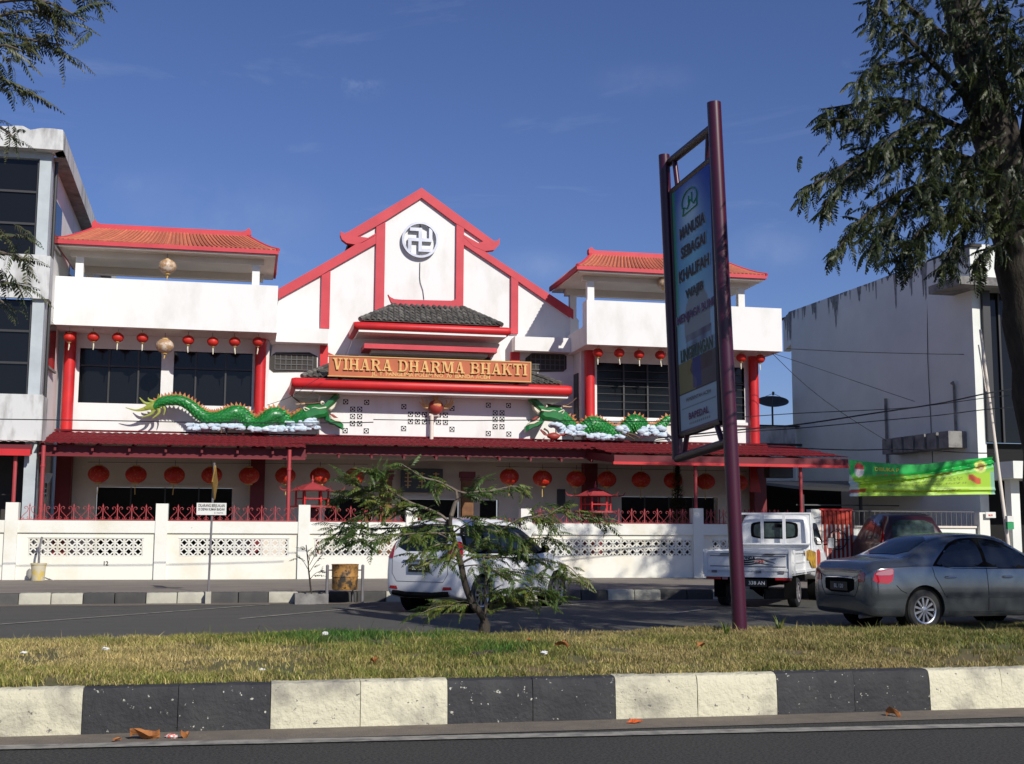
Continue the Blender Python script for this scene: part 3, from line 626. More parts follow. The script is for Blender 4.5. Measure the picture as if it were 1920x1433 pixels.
# --- emblem on the gable
em = thing('temple_emblem', 'silver round Buddhist emblem mounted on the white gable', 'emblem', (P(788.5, 449, 38.8).x, 38.78, P(788.5, 449, 38.8).z))
ec = P(788.5, 449, 38.8); er = .60
def ring(r_, w, y0, y1, n=48):
    mb = MB(); 
    for k in range(n+1):
        a_ = 2*math.pi*k/n
        for (rr, yy) in ((r_-w, y0), (r_, y0), (r_, y1), (r_-w, y1)): mb.v.append((ec.x+rr*math.cos(a_), yy, ec.z+rr*math.sin(a_)))
    for k in range(n):
        for j in range(4): mb.f.append((k*4+j, k*4+(j+1) % 4, (k+1)*4+(j+1) % 4, (k+1)*4+j))
    return mb
part('outer_ring', ring(er, .075, 38.83, 38.94), 'silver', em, True)
s_ = .44; w = .055; pts_ = []
def arm(mb, x0, z0, x1, z1): mb.box(ec.x+min(x0, x1)-w, ec.x+max(x0, x1)+w, 38.85, 38.94, ec.z+min(z0, z1)-w, ec.z+max(z0, z1)+w)
mb = MB(); k_ = .34
arm(mb, 0, -k_, 0, k_); mb.box(ec.x-k_+w, ec.x-w, 38.851, 38.94, ec.z-w, ec.z+w); mb.box(ec.x+w, ec.x+k_-w, 38.851, 38.94, ec.z-w, ec.z+w)
mb.box(ec.x-k_, ec.x-w, 38.852, 38.94, ec.z+k_-w, ec.z+k_+w)            # top hook to the left
mb.box(ec.x+w, ec.x+k_, 38.852, 38.94, ec.z-k_-w, ec.z-k_+w)            # bottom hook to the right
mb.box(ec.x+k_-w, ec.x+k_+w, 38.853, 38.94, ec.z-w, ec.z+k_+w)          # right hook up
mb.box(ec.x-k_-w, ec.x-k_+w, 38.853, 38.94, ec.z-k_-w, ec.z+w)          # left hook down
part('symbol', mb, 'silver', em)
part('bracket', MB().box(ec.x-.02, ec.x+.02, 38.94, 38.995, ec.z-.5, ec.z-.44).box(ec.x-.02, ec.x+.02, 38.94, 38.995, ec.z+.44, ec.z+.5), 'grille', em)
cpts = [(787.5, 492), (787, 520), (788, 530), (793, 545), (795, 562)]
part('cord', MB().tube([P(x, y, 38.97) for x, y in cpts], .010, 5), 'wire', em)

# --- the name board with raised slab-serif letters
BY = 36.66
sa, sb_ = P(617, 667, BY), P(994, 715, BY); zs0, zs1 = P(800, 709.5, BY).z, P(800, 674, BY).z
board = thing('name_board', 'terracotta name board with raised cream letters VIHARA DHARMA BHAKTI', 'sign', ((sa.x+sb_.x)/2, BY, zs0))
part('panel', MB().box(sa.x, sb_.x, BY, BY+.10, zs0, zs1), 'board', board)
part('frame_trim', MB().box(sa.x-.03, sb_.x+.03, BY-.02, BY+.12, zs1, zs1+.03).box(sb_.x, sb_.x+.03, BY-.02, BY+.12, zs0, zs1).box(sa.x-.03, sb_.x+.03, BY-.02, BY+.12, zs0-.03, zs0), 'goldrim', board)
part('corner_point', MB().prism([(sa.x-.04, zs1-.02), (sa.x-.05, zs1+.12), (sa.x+.16, zs1+.03)], BY-.018, BY+.06), 'rose', board)
part('support', MB().box(sa.x+.3, sa.x+.4, BY+.101, BY+.4, zs0, zs0+.3).box(sb_.x-.4, sb_.x-.3, BY+.101, BY+.4, zs0, zs0+.3), 'frame', board)
def glyph(ch):
    T, t, sf = .20, .10, .10; L_ = []
    B = lambda x0, z0, x1, z1: L_.append([(x0, z0), (x1, z0), (x1, z1), (x0, z1)])
    def sg(x0, z0, x1, z1, w): L_.append([(x0-w/2, z0), (x0+w/2, z0), (x1+w/2, z1), (x1-w/2, z1)])
    def arc(cx, cz, rx, rz, w, wz, a0=-90, a1=90, n=9):
        for i in range(n):
            p0, p1 = R(a0+(a1-a0)*i/n), R(a0+(a1-a0)*(i+1)/n)
            L_.append([(cx+rx*math.cos(p0), cz+rz*math.sin(p0)), (cx+rx*math.cos(p1), cz+rz*math.sin(p1)), (cx+(rx-w)*math.cos(p1), cz+(rz-wz)*math.sin(p1)), (cx+(rx-w)*math.cos(p0), cz+(rz-wz)*math.sin(p0))])
    if ch == 'I': B(.1, 0, .3, 1); B(0, 0, .4, sf); B(0, 1-sf, .4, 1); w = .4
    elif ch == 'V': sg(.42, 0, .18, 1, .2); sg(.46, 0, .70, 1, .11); B(0, .9, .36, 1); B(.54, .9, .86, 1); w = .86
    elif ch == 'H': B(.08, 0, .28, 1); B(.62, 0, .82, 1); B(.28, .44, .62, .55); B(0, 0, .36, sf); B(0, .9, .36, 1); B(.54, 0, .9, sf); B(.54, .9, .9, 1); w = .9
    elif ch == 'A': sg(.16, 0, .43, 1, .11); sg(.72, 0, .47, 1, .21); B(.24, .27, .62, .37); B(0, 0, .32, sf); B(.54, 0, .92, sf); w = .92
    elif ch == 'T': B(.31, 0, .51, 1); B(.2, 0, .62, sf); B(0, .88, .82, 1); B(0, .68, .08, .88); B(.74, .68, .82, .88); w = .82
    elif ch == 'K': B(.08, 0, .28, 1); B(0, 0, .36, sf); B(0, .9, .36, 1); sg(.30, .42, .68, 1, .12); sg(.74, 0, .42, .58, .2); B(.54, .9, .88, 1); B(.58, 0, .92, sf); w = .92
    elif ch == 'M': B(.08, 0, .19, 1); B(.83, 0, 1.03, 1); sg(.52, .1, .25, 1, .2); sg(.54, .1, .82, 1, .11); B(0, 0, .29, sf); B(0, .9, .2, 1); B(.75, 0, 1.1, sf); B(.9, .9, 1.1, 1); w = 1.1
    elif ch == 'D': B(.08, 0, .28, 1); B(0, 0, .45, sf); B(0, .9, .45, 1); arc(.42, .5, .42, .5, .2, .1); w = .86
    elif ch == 'B': B(.08, 0, .28, 1); B(0, 0, .45, sf); B(0, .9, .45, 1); B(.28, .48, .45, .57); arc(.42, .75, .34, .25, .18, .09); arc(.42, .28, .40, .28, .19, .1); w = .84
    elif ch == 'R': B(.08, 0, .28, 1); B(0, 0, .36, sf); B(0, .9, .45, 1); B(.28, .44, .45, .53); arc(.42, .72, .36, .28, .19, .1); sg(.76, 0, .50, .48, .2); B(.62, 0, .92, sf); w = .9
    mb = MB()
    for i, pl in enumerate(L_): mb.prism([(x, z) for x, z in pl], -.055-.0006*i, 0)
    return mb, w
GL = {c: (lambda g: (g[0].mesh('letter', 'gold'), g[1]))(glyph(c)) for c in 'VIHARDMBKT'}
def layout(txt, x0, x1, zb_, h, par):
    sp = .10; tot = sum(GL[c][1]+sp if c != ' ' else 0 for c in txt)-sp; k = (x1-x0)/tot; x = x0
    for c in txt: link('letter', GL[c][0], par, (x, BY-.001, zb_), (0, 0, 0), (k, 1, h)); x += (GL[c][1]+sp)*k
hh = zs1-zs0
for wd, a, b in (('VIHARA', 624, 735), ('DHARMA', 747, 871), ('BHAKTI', 882, 988)):
    layout(wd, P(a, 685, BY).x, P(b, 690, BY).x, zs0+hh*.30, hh*.60, board)
tag(link('address_line', text_mesh('JL. T. PANGLIMA POLEM NO. 70  BANDA ACEH', .155, 'gold', .004, .004, sx=1.12), board, ((P(690, 700, BY).x+P(926, 708, BY).x)/2, BY-.004, zs0+.085), UPR), kind='stuff')

# --- plaque over the door
pl = thing('door_plaque', 'dark plaque with gold characters above the temple door', 'plaque', (P(792, 925, 37.6).x, 37.7, 2.6))
a, b = P(752, 878, 37.7), P(830, 924, 37.7)
part('board', MB().box(a.x, b.x, 37.7, 37.78, b.z, a.z), 'frame', pl)
for k in range(3):
    cx = a.x+(b.x-a.x)*(k+.5)/3; mb = MB(); rr = random.Random(k)
    for s_ in range(4): zz = b.z+.2+.12*s_; mb.box(cx-.12+rr.uniform(0, .04), cx+.12-rr.uniform(0, .04), 37.68, 37.699-.001*s_, zz, zz+.03)
    mb.box(cx-.02, cx+.02, 37.675, 37.694, b.z+.13, b.z+.62); part('character', mb, 'goldrim', pl)

# ================================================================== CANOPY
can = thing('red_canopy', 'long maroon metal tile canopy along the temple front on slim red posts', 'canopy', (XC, 34, KZ))
def sheet(xf0, xf1, yf, zf, xb0, xb1, yb, zb_, mt='roofred', rows=5, par=can, name='roof_sheet'):
    n = int((xf1-xf0)/.026)
    def fn(u, v):
        x = (xf0+(xf1-xf0)*u)*(1-v)+(xb0+(xb1-xb0)*u)*v; y = yf+(yb-yf)*v
        st = (v*rows) % 1; return (x, y, zf+(zb_-zf)*v+.028*abs(math.sin(x*math.pi/.21))-.02+.03*(1-st)*(v < .999))
    mb = MB(); vs = []
    for r_ in range(rows): vs += [r_/rows, (r_+.97)/rows]
    vs.append(1.0); o = 0
    for i in range(n+1):
        for v in vs: mb.v.append(fn(i/n, min(v, .99999)))
    k = len(vs)
    for i in range(n):
        for j in range(k-1): a_ = i*k+j; mb.f.append((a_, a_+k, a_+k+1, a_+1))
    return part(name, mb, mt, par, True)
zE, zB, yB = P(300, 836, 33.6).z, P(300, 813, 37.85).z, 37.85
sheet(P(70, 832, 33.6).x, P(574, 841, 33.6).x, 33.6, zE, P(104, 812, 37.85).x, P(575, 817, 37.85).x-.1, yB, zB)
yc = 34.9; zc = P(800, 838, yc).z
sheet(P(574, 833, yc).x-.5, P(1110, 845, yc).x+.9, yc, zc, P(575, 817, 37.85).x-.1, P(1060, 826, 37.85).x+.6, CW-.02, zB, rows=4)
zR = P(1383, 855, 33.3).z
sheet(P(1153, 858, 33.3).x, P(1592, 858, 33.3).x, 33.3, zR, P(1040, 826, 37.85).x+.5, P(1470, 838, 37.85).x, yB, zB+.01)
# fascias and gutters
xl0, xl1 = P(70, 832, 33.6).x, P(574, 841, 33.6).x; xr0, xr1 = P(1153, 858, 33.3).x, P(1592, 858, 33.3).x
part('fascia', MB().box(xl0, xl1, 33.92, 33.96, zE-.25, zE+.0), 'fascia', can)
part('fascia', MB().box(xl1-.5, P(1110, 845, yc).x+.7, yc+.35, yc+.39, zc-.24, zc+.02), 'fascia', can)
part('fascia', MB().box(xr0, xr1, 33.36, 33.40, zR-.25, zR-.03), 'fascia', can)
part('fascia', MB().add([(xr0, 33.40, zR-.25), (xr0, 33.40, zR-.03), (P(1103, 842, 34.95).x, 35.28, zc-.03), (P(1103, 842, 34.95).x, 35.28, zc-.24)], [(0, 1, 2, 3)]), 'fascia', can)
part('gutter', MB().box(xl0, xl1, 33.84, 33.915, zE-.30, zE-.255), 'darkred', can); part('gutter', MB().box(xr0-.05, xr1, 33.28, 33.355, zR-.30, zR-.22), 'red', can)
part('soffit_beam', MB().box(-5.2, 16.6, 36.2, 36.3, 3.55, 3.75), 'shadewall', can)
part('flashing', MB().box(P(104, 812, 37.85).x, 16.6, 37.6, 37.695, zB+.0, zB+.05), 'roofred', can)
for k in range(24): xx = -5.0+k*.93; part('rafter', MB().add([(xx, 33.75 if xx < 1.3 or xx > 10.2 else 35.0, zE-.16), (xx+.06, 33.75 if xx < 1.3 or xx > 10.2 else 35.0, zE-.16), (xx+.06, 37.9, zB-.16), (xx, 37.9, zB-.16), (xx, 33.75 if xx < 1.3 or xx > 10.2 else 35.0, zE-.08), (xx+.06, 33.75 if xx < 1.3 or xx > 10.2 else 35.0, zE-.08), (xx+.06, 37.9, zB-.08), (xx, 37.9, zB-.08)], [(0, 3, 2, 1), (4, 5, 6, 7), (0, 1, 5, 4), (1, 2, 6, 5), (2, 3, 7, 6), (3, 0, 4, 7)]), 'fascia', can)
for (x, y) in ((82, 900), (541, 900), (1298, 900), (1494, 900)):
    p = P(x, y, 33.78); h = zE-.05
    part('post', MB().tube([(p.x, 33.52, KZ), (p.x, 33.52, h)], .052, 10).tube([(p.x, 33.52, h-.55), (p.x, 33.52, h-.5)], .066, 10), 'postred', can, True)

# ================================================================== LANTERNS
def make_lantern(mt, r_, tl, label, cat, group, white=False):
    t_ = thing('lantern', label, cat, (0, 0, 0), world=False, group=group)
    prof = [(.0, -.80)]+[(math.cos(a_)*1.0, math.sin(a_)*.86) for a_ in [R(-70+14*k) for k in range(11)]]+[(.0, .80)]
    prof = [(q[0]*r_, q[1]*r_) for q in prof]
    part('globe', MB().lathe(prof, 48, lobes=16, amp=.06), mt, t_, True)
    part('top_cap', MB().lathe([(.36*r_, .78*r_), (.36*r_, .90*r_), (.1*r_, .93*r_)], 14), 'tassel', t_, True); part('bottom_cap', MB().lathe([(.34*r_, -.92*r_), (.36*r_, -.78*r_)], 14), 'tassel', t_, True)
    part('cord', MB().tube([(0, 0, .9*r_), (0, 0, .9*r_+.16)], .006, 5), 'wire', t_)
    part('tassel', MB().tube([(0, 0, -.92*r_), (.005, 0, -.92*r_-tl*.4), (-.01, 0, -.92*r_-tl)], [.010, .022 if tl < .3 else .012, .014], 6), 'tassel' if not white else 'dcream', t_)
    return t_
G1 = 'small red lanterns under the balconies'; G2 = 'large red lanterns under the canopy'
L1 = make_lantern('lantern', .165, .22, 'x', 'lantern', G1, True); L2 = make_lantern('lanterngold', .29, .30, 'x', 'lantern', G2); L3 = make_lantern('goldlantern', .255, .14, 'x', 'lantern', 'gold lanterns')
def hang(proto, x, y, Y, label, first=set()):
    p = P(x, y, Y)
    if proto.name not in first: first.add(proto.name); proto.location = p; proto['label'] = label; return proto
    c = dup(proto, p, 0, label); c.rotation_euler = (random.uniform(-.07, .07), random.uniform(-.09, .09), random.uniform(0, 3)); return c
for x, y, lab in [(130, 633, 'small red lantern in front of the far left red pillar under the left balcony'), (175, 632, 'small red lantern next right of the far left red pillar, left balcony'),
                  (221, 633, 'small red lantern under the left balcony, third from the far left red pillar'), (267, 634, 'small red lantern just left of the gold lantern under the left balcony'),
                  (353, 638, 'small red lantern just right of the gold lantern under the left balcony'), (399, 641, 'small red lantern under the left balcony, middle of three between gold lantern and right pillar'),
                  (440, 641, 'small red lantern just left of the inner red pillar, left balcony'), (484, 641, 'small red lantern in front of the inner red pillar of the left balcony'),
                  (1121, 662, 'small red lantern beside the inner red pillar of the right balcony'), (1161, 662, 'second small red lantern from the inner red pillar, right balcony'),
                  (1198, 665, 'third small red lantern from the inner red pillar, right balcony'), (1238, 666, 'small red lantern just left of the tall advertising sign under the right balcony'),
                  (1390, 671, 'small red lantern between the advertising sign and the far right red pillar'), (1425, 673, 'small red lantern outside the far right red pillar at the balcony end')]:
    hang(L1, x, y, 36.95, lab)
for x, y, lab in [(185, 889, 'large red lantern under the canopy, leftmost of the row'), (255, 890, 'large red lantern under the canopy, second from the left end'), (327, 891, 'large red lantern under the canopy, third from the left end'),
                  (397, 891, 'large red lantern behind the yellow diamond sign on the post'), (467, 892, 'large red lantern in front of the dark red column left of the incense pavilion'), (535, 892, 'large red lantern behind the slim red canopy post left of the tree'),
                  (600, 893, 'large red lantern hanging above the left incense pavilion'), (664, 894, 'large red lantern half hidden by the top left twigs of the young tree'),
                  (955, 894, 'large red lantern just right of the gold door column and young tree'), (1017, 897, 'large red lantern second to the right of the door columns'), (1080, 898, 'large red lantern just left of the right incense pavilion roof'),
                  (1138, 899, 'large red lantern above the right incense pavilion'), (1202, 900, 'large red lantern just right of the right incense pavilion'), (1262, 901, 'large red lantern beside the dark potted shrub'),
                  (1323, 903, 'large red lantern just right of the canopy post and left of the sign pole'), (1385, 905, 'large red lantern half hidden behind the purple sign pole')]:
    hang(L2, x, y, 36.4, lab)
hang(L3, 309, 649, 36.8, 'gold lantern under the left balcony between the two windows'); hang(L3, 314, 500, 36.55, 'gold lantern hanging in the left roof pavilion'); hang(L3, 1247, 531, 36.55, 'gold lantern in the right roof pavilion beside the sign pole')
for (x0, y0, x1, y1, Y, lab) in [(165, 868, 690, 872, 36.4, 'thin cord the large lanterns left of the door hang from'), (930, 876, 1400, 885, 36.4, 'thin cord the large lanterns right of the door hang from')]:
    a, b = P(x0, y0, Y), P(x1, y1, Y); a.z += .02; b.z += .02
    single('hanging_cord', MB().tube([a.lerp(b, k/8) for k in range(9)], .006, 4), 'wire', lab, 'cord')

# ================================================================== DRAGONS
def catmull(pts, n):
    out = []; P_ = [pts[0]]+list(pts)+[pts[-1]]
    for i in range(1, len(P_)-2):
        for k in range(n):
            t_ = k/n; p0, p1, p2, p3 = [np.array(q, float) for q in P_[i-1:i+3]]
            out.append(tuple(.5*((2*p1)+(-p0+p2)*t_+(2*p0-5*p1+4*p2-p3)*t_*t_+(-p0+3*p1-3*p2+p3)*t_**3)))
    out.append(tuple(pts[-1])); return out
DY = 37.48
def dragon(label, pathpx, tailpx, spikes, head, clouds, mir, claws):
    s = -1 if mir else 1
    c = P(pathpx[len(pathpx)//2][0], 815, DY); dr = thing('dragon_sculpture', label, 'sculpture', (c.x, DY, zB), group='green dragon sculptures on the canopy')
    ctl = [(P(x, y, DY).x, DY-dy, P(x, y, DY).z, r_/2300*DY*1.02) for x, y, r_, dy in pathpx]
    fine = catmull(ctl, 10)
    body = MB(); 
    pts = [q[:3] for q in fine]; rad = [q[3] for q in fine]
    body.tube(pts, rad, 16, flat=.9)
    bo = part('body', body, 'green', dr, True)
    # scales: overlapping small plates in rows round the body
    scm = MB(); acc = 0; rowi = 0
    for i in range(2, len(pts)-1):
        p, p2 = Vector(pts[i]), Vector(pts[i-1]); acc += (p-p2).length
        if acc < .095: continue
        acc = 0; rowi += 1; tdir = (p-p2).normalized(); r_ = rad[i]; a_ = Vector((0, -1, 0)); b_ = tdir.cross(a_).normalized()
        nn = max(5, int(math.pi*r_/.09))
        for j in range(nn):
            q = math.pi*(-.5)+math.pi*(j+.5*(rowi % 2))/nn; nd = (a_*math.cos(q)*.9+b_*math.sin(q)); cc = p+nd*(r_*1.0); sd = tdir.cross(nd).normalized()
            w = .040; l_ = .062; up = nd*.022
            scm.add([cc-tdir*l_*.8, cc+sd*w, cc-sd*w, cc+tdir*l_*.6+up*1.2, cc+sd*w*.7+tdir*l_*.3+up*1.5, cc-sd*w*.7+tdir*l_*.3+up*1.5, cc+up*.9], [(0, 1, 6), (0, 6, 2), (1, 4, 6), (2, 6, 5), (4, 3, 6), (3, 5, 6)])
    so_ = part('scales', scm, 'greenlight', dr); so_['kind'] = 'stuff'
    # spikes
    for i in range(4, len(pts)-3, 3):
        p, t_ = Vector(pts[i]), (Vector(pts[i+1])-Vector(pts[i-1])).normalized(); n = Vector((0, -1, 0)).cross(t_).normalized()
        if n.z < 0: n = -n
        h = .05+.06*min(1, rad[i]/.16); b0 = p+n*rad[i]*.9
        part('spike', MB().add([b0-t_*.06-Vector((0, .012, 0)), b0+t_*.06-Vector((0, .012, 0)), b0+n*h*1.2-t_*.02, b0-t_*.06+Vector((0, .012, 0)), b0+t_*.06+Vector((0, .012, 0))], [(0, 1, 2), (4, 3, 2), (1, 4, 2), (3, 0, 2)]), 'dorange', dr)
    for tl in tailpx:
        pp = [(P(x, y, DY).x, DY-.03*k, P(x, y, DY).z, max(.012, (tl[1][k] if k < len(tl[1]) else .015))) for k, (x, y) in enumerate(tl[0])]
        ff = catmull(pp, 5); part('tail_fin', MB().tube([q[:3] for q in ff], [max(.008, q[3]) for q in ff], 7, flat=.5), 'dolive', dr, True)
    # head, local px offsets from the photo
    hx, hy = head
    def hp(dx, dy, Y=0): return P(hx+s*dx, hy+dy, DY-.05-Y)
    def poly(pts_, th, mt, nm, Y=0):
        pl_ = [(hp(dx, dy).x, hp(dx, dy).z) for dx, dy in pts_]; cx = sum(q[0] for q in pl_)/len(pl_); cz_ = sum(q[1] for q in pl_)/len(pl_); mb_ = MB(); n = len(pl_)
        y0 = DY-.05-Y
        lay = [(y0-th, .62), (y0-th*.7, .9), (y0, 1.), (y0+th*.7, .9), (y0+th, .62)]
        for (yy, k) in lay: mb_.v += [(cx+(a_-cx)*k, yy, cz_+(b_-cz_)*k) for a_, b_ in pl_]
        ccw = sum(pl_[i][0]*pl_[(i+1) % n][1]-pl_[(i+1) % n][0]*pl_[i][1] for i in range(n)) > 0
        for l in range(4):
            for i in range(n):
                f = (l*n+i, l*n+(i+1) % n, (l+1)*n+(i+1) % n, (l+1)*n+i); mb_.f.append(f if ccw else f[::-1])
        f0 = tuple(range(n)); f1 = tuple(4*n+i for i in range(n-1, -1, -1)); mb_.f += [f0, f1] if ccw else [f0[::-1], f1[::-1]]
        return part(nm, mb_, mt, dr, True)
    def line(pts_, r_, mt, nm, Y=.12):
        ff = catmull([tuple(hp(dx, dy, Y)) for dx, dy in pts_], 5); n = len(ff); return part(nm, MB().tube(ff, [r_*(1-.75*k/n) for k in range(n)], 6), mt, dr, True)
    poly([(-30, 12), (-22, -4), (-8, -14), (12, -16), (24, -14), (30, -22), (42, -34), (52, -36), (53, -28), (46, -20), (38, -12), (30, -4), (34, 4), (26, 10), (8, 12), (-8, 16), (-20, 22)], .20, 'green', 'head')
    poly([(26, 2), (32, 10), (42, 16), (54, 17), (60, 22), (60, 33), (54, 30), (44, 24), (34, 22), (24, 14)], .15, 'green', 'jaw')
    poly([(30, -6), (40, -14), (47, -20), (44, -10), (36, -2)], .10, 'dcream', 'upper_gum', .05)
    poly([(31, 3), (40, 11), (54, 15), (58, 20), (44, 18), (33, 12)], .12, 'dcream', 'lower_gum', .06)
    poly([(32, 2), (40, 3), (50, 10), (42, 10)], .05, 'pearl', 'tongue', .04)
    for (dx, dy) in ((46, -20), (40, -13), (50, 13)): p = hp(dx, dy, .12); part('tooth', MB().tube([p, p+Vector((0, 0, -.06 if dy < 0 else .06))], [.018, .003], 6), 'dcream', dr)
    ey = hp(20, -18, .17); e_ = part('eye', MB().blob(ey, .07, 10, 8), 'dcream', dr, True); part('pupil', MB().blob(ey+Vector((s*.02, -.055, -.005)), .028, 8, 6), 'blackink', e_, True)
    line([(28, -10), (14, -8), (6, -10), (-2, -8)], .03, 'dcream', 'brow', .19); line([(-4, -6), (-14, -10), (-12, -4), (-2, -4)], .024, 'dcream', 'cheek_scroll', .19)
    line([(18, -20), (0, -17), (-16, -18), (-28, -24), (-38, -33)], .045, 'dbrown', 'horn', .1); line([(-12, -17), (-22, -16), (-30, -16)], .03, 'dtan', 'horn', .16)
    line([(50, -34), (40, -38), (30, -34), (18, -33), (4, -38), (-12, -30), (-24, -34)], .016, 'dtan', 'whisker', .15); line([(46, -36), (34, -34), (24, -42), (10, -47), (-2, -46), (-10, -50)], .014, 'dtan', 'whisker', .05)
    for k in range(4): a_ = hp(-30+k*2, 2+6*k, .0); part('spike', MB().add([a_+Vector((0, -.02, .05)), a_+Vector((0, -.02, -.05)), a_+Vector((-s*.13, 0, .06)), a_+Vector((0, .04, 0))], [(0, 1, 2), (1, 3, 2), (3, 0, 2)]), 'dorange', dr)
    # clouds
    cm = thing  # plaster clouds, one part per puff cluster
    for (x0, y0, x1, y1, n) in clouds:
        mb_ = MB(); rr = random.Random(int(x0+y1))
        for k in range(int(n*1.9)):
            t_ = rr.random(); x = x0+(x1-x0)*t_; y = y0+(y1-y0)*rr.random(); p = P(x, y, DY+rr.uniform(-.28, -.02)); mb_.blob(p, rr.uniform(.045, .11), 8, 6, .14, (1.35, .8, .75))
        part('plaster_cloud', mb_, 'cloud', dr, True)
    for (pts_) in claws:
        ff = catmull([tuple(P(x, y, DY-.25)) for x, y in pts_], 4); part('claw', MB().tube(ff, [.035*(1-.6*k/len(ff)) for k in range(len(ff))], 6), 'dbrown', dr, True)
    # supports down to the canopy
    for (x0, y0, x1, y1, n) in clouds[:2]:
        p = P((x0+x1)/2, y1, DY-.1); part('support_rod', MB().tube([(p.x, DY-.12, zB-.05), (p.x, DY-.12, p.z)], .02, 6), 'wire', dr)
    return dr
dragon('green dragon sculpture on the left part of the canopy facing right toward the red pearl',
    [(288, 764, 6, 0), (302, 754, 8, 0), (320, 751, 9, 0), (340, 752, 9.5, 0), (358, 762, 10, 0), (375, 777, 11, .02), (392, 785, 11, .05), (410, 785, 12, .1), (428, 779, 13, .1), (442, 774, 13, .08), (456, 778, 13, .0), (468, 792, 13, -.02), (482, 797, 13, .05), (496, 791, 14, .1), (508, 780, 14.5, .1), (522, 779, 14.5, .06), (534, 790, 14, 0), (546, 796, 12, 0), (558, 786, 12, .05), (572, 779, 13, .08)],
    [([(292, 758), (275, 766), (256, 770), (236, 765)], [.09, .07, .03, .012]), ([(284, 758), (272, 756), (262, 746)], [.06, .04, .012]), ([(290, 754), (280, 750), (278, 746)], [.05, .03, .012]), ([(296, 750), (298, 744), (297, 739)], [.05, .03, .01]),
     ([(290, 762), (284, 776), (266, 783)], [.08, .04, .012]), ([(296, 762), (298, 774), (286, 785)], [.06, .04, .012]), ([(304, 760), (309, 768), (307, 779)], [.05, .03, .012]), ([(300, 758), (286, 762), (272, 766)], [.13, .12, .05])],
    None, (584, 774), [(352, 797, 385, 806, 16), (395, 797, 455, 805, 26), (470, 802, 560, 808, 46), (535, 790, 595, 806, 40), (575, 786, 590, 794, 10)], False,
    [[(415, 812), (417, 800), (425, 797)], [(430, 806), (440, 803), (452, 805)], [(560, 806), (575, 798), (590, 800)]])
dragon('green dragon sculpture on the right part of the canopy facing left toward the red pearl',
    [(1262, 789, 6, 0), (1252, 786, 7, 0), (1240, 799, 9, 0), (1225, 806, 10, 0), (1208, 806, 12, 0), (1200, 797, 15, .05), (1186, 794, 17, .08), (1172, 805, 13, .05), (1158, 812, 12, .05), (1140, 808, 13, .05), (1122, 800, 15, .1), (1108, 797, 16, .1), (1094, 806, 14, .05), (1080, 806, 10, 0), (1068, 796, 11, .04), (1052, 784, 13, .06)],
    [([(1262, 789), (1280, 806), (1296, 812)], [.06, .04, .012]), ([(1266, 789), (1286, 800), (1310, 812)], [.06, .04, .012]), ([(1258, 786), (1256, 780), (1258, 776)], [.05, .03, .012])],
    None, (1043, 779), [(1034, 794, 1050, 800, 8), (1050, 797, 1100, 815, 46), (1100, 815, 1170, 823, 46), (1158, 800, 1180, 812, 14), (1200, 800, 1245, 818, 46)], True,
    [[(1015, 808), (1022, 812), (1030, 822)], [(1020, 804), (1028, 810), (1030, 822)], [(1060, 818), (1068, 812), (1076, 820)], [(1165, 812), (1176, 816), (1190, 824)], [(1176, 812), (1190, 816), (1200, 822)]])
rc = P(1038, 818, DY-.3); single('crab_ornament', MB().blob(rc, .16, 12, 8, .06, (1.3, .7, .7)).tube([rc, rc+Vector((-.3, 0, .05)), rc+Vector((-.42, 0, .2))], .03, 6).tube([rc, rc+Vector((.3, 0, .05)), rc+Vector((.42, 0, .12))], .03, 6), 'pearl', 'small brown red shell ornament below the head of the right dragon', 'ornament', smooth=True)
# pearl
pc = P(817, 764, DY); pr = thing('flaming_pearl', 'red ball with golden flames on a short stand between the dragons', 'sculpture', (pc.x, DY, zB))
part('ball', MB().blob(pc, .235, 24, 14), 'pearl', pr, True); part('disc', MB().lathe([(.0, -.03), (.09, -.02), (.125, .0), (.13, .03)], 20, (pc.x+.02, DY-.205, pc.z+.09), 'y'), 'pearlgold', pr, True)
part('stand', MB().tube([(pc.x-.12, DY, zB-.05), (pc.x-.12, DY, pc.z-.2)], .06, 10).tube([(pc.x-.2, DY, pc.z-.24), (pc.x+.1, DY, pc.z-.24)], .05, 8), 'shadewall', pr, True)
for fl in [[[(817, 752), (816, 744), (811, 737), (808, 733)], [(817, 752), (818, 742), (818.5, 727)], [(817, 752), (821, 744), (826, 738), (829, 733)], [(812, 748), (818, 746), (822, 748)]],
           [[(802, 765), (795, 763), (789, 757), (786, 753)], [(802, 762), (797, 758), (792, 750), (790, 744)], [(803, 762), (802, 756), (800, 749)], [(803, 764), (796, 760), (792, 756)]],
           [[(832, 765), (842, 764), (849, 757), (849, 750)], [(834, 764), (841, 760), (845, 752), (846, 745)], [(838, 762), (846, 758), (848, 752)], [(834, 762), (838, 756), (837, 750)]]]:
    mb = MB()
    for s_ in fl: ff = catmull([tuple(P(x, y, DY-.04)) for x, y in s_], 4); mb.tube(ff, [.042*(1-.85*k/len(ff)) for k in range(len(ff))], 7)
    part('flame', mb, 'flamegold', pr, True)

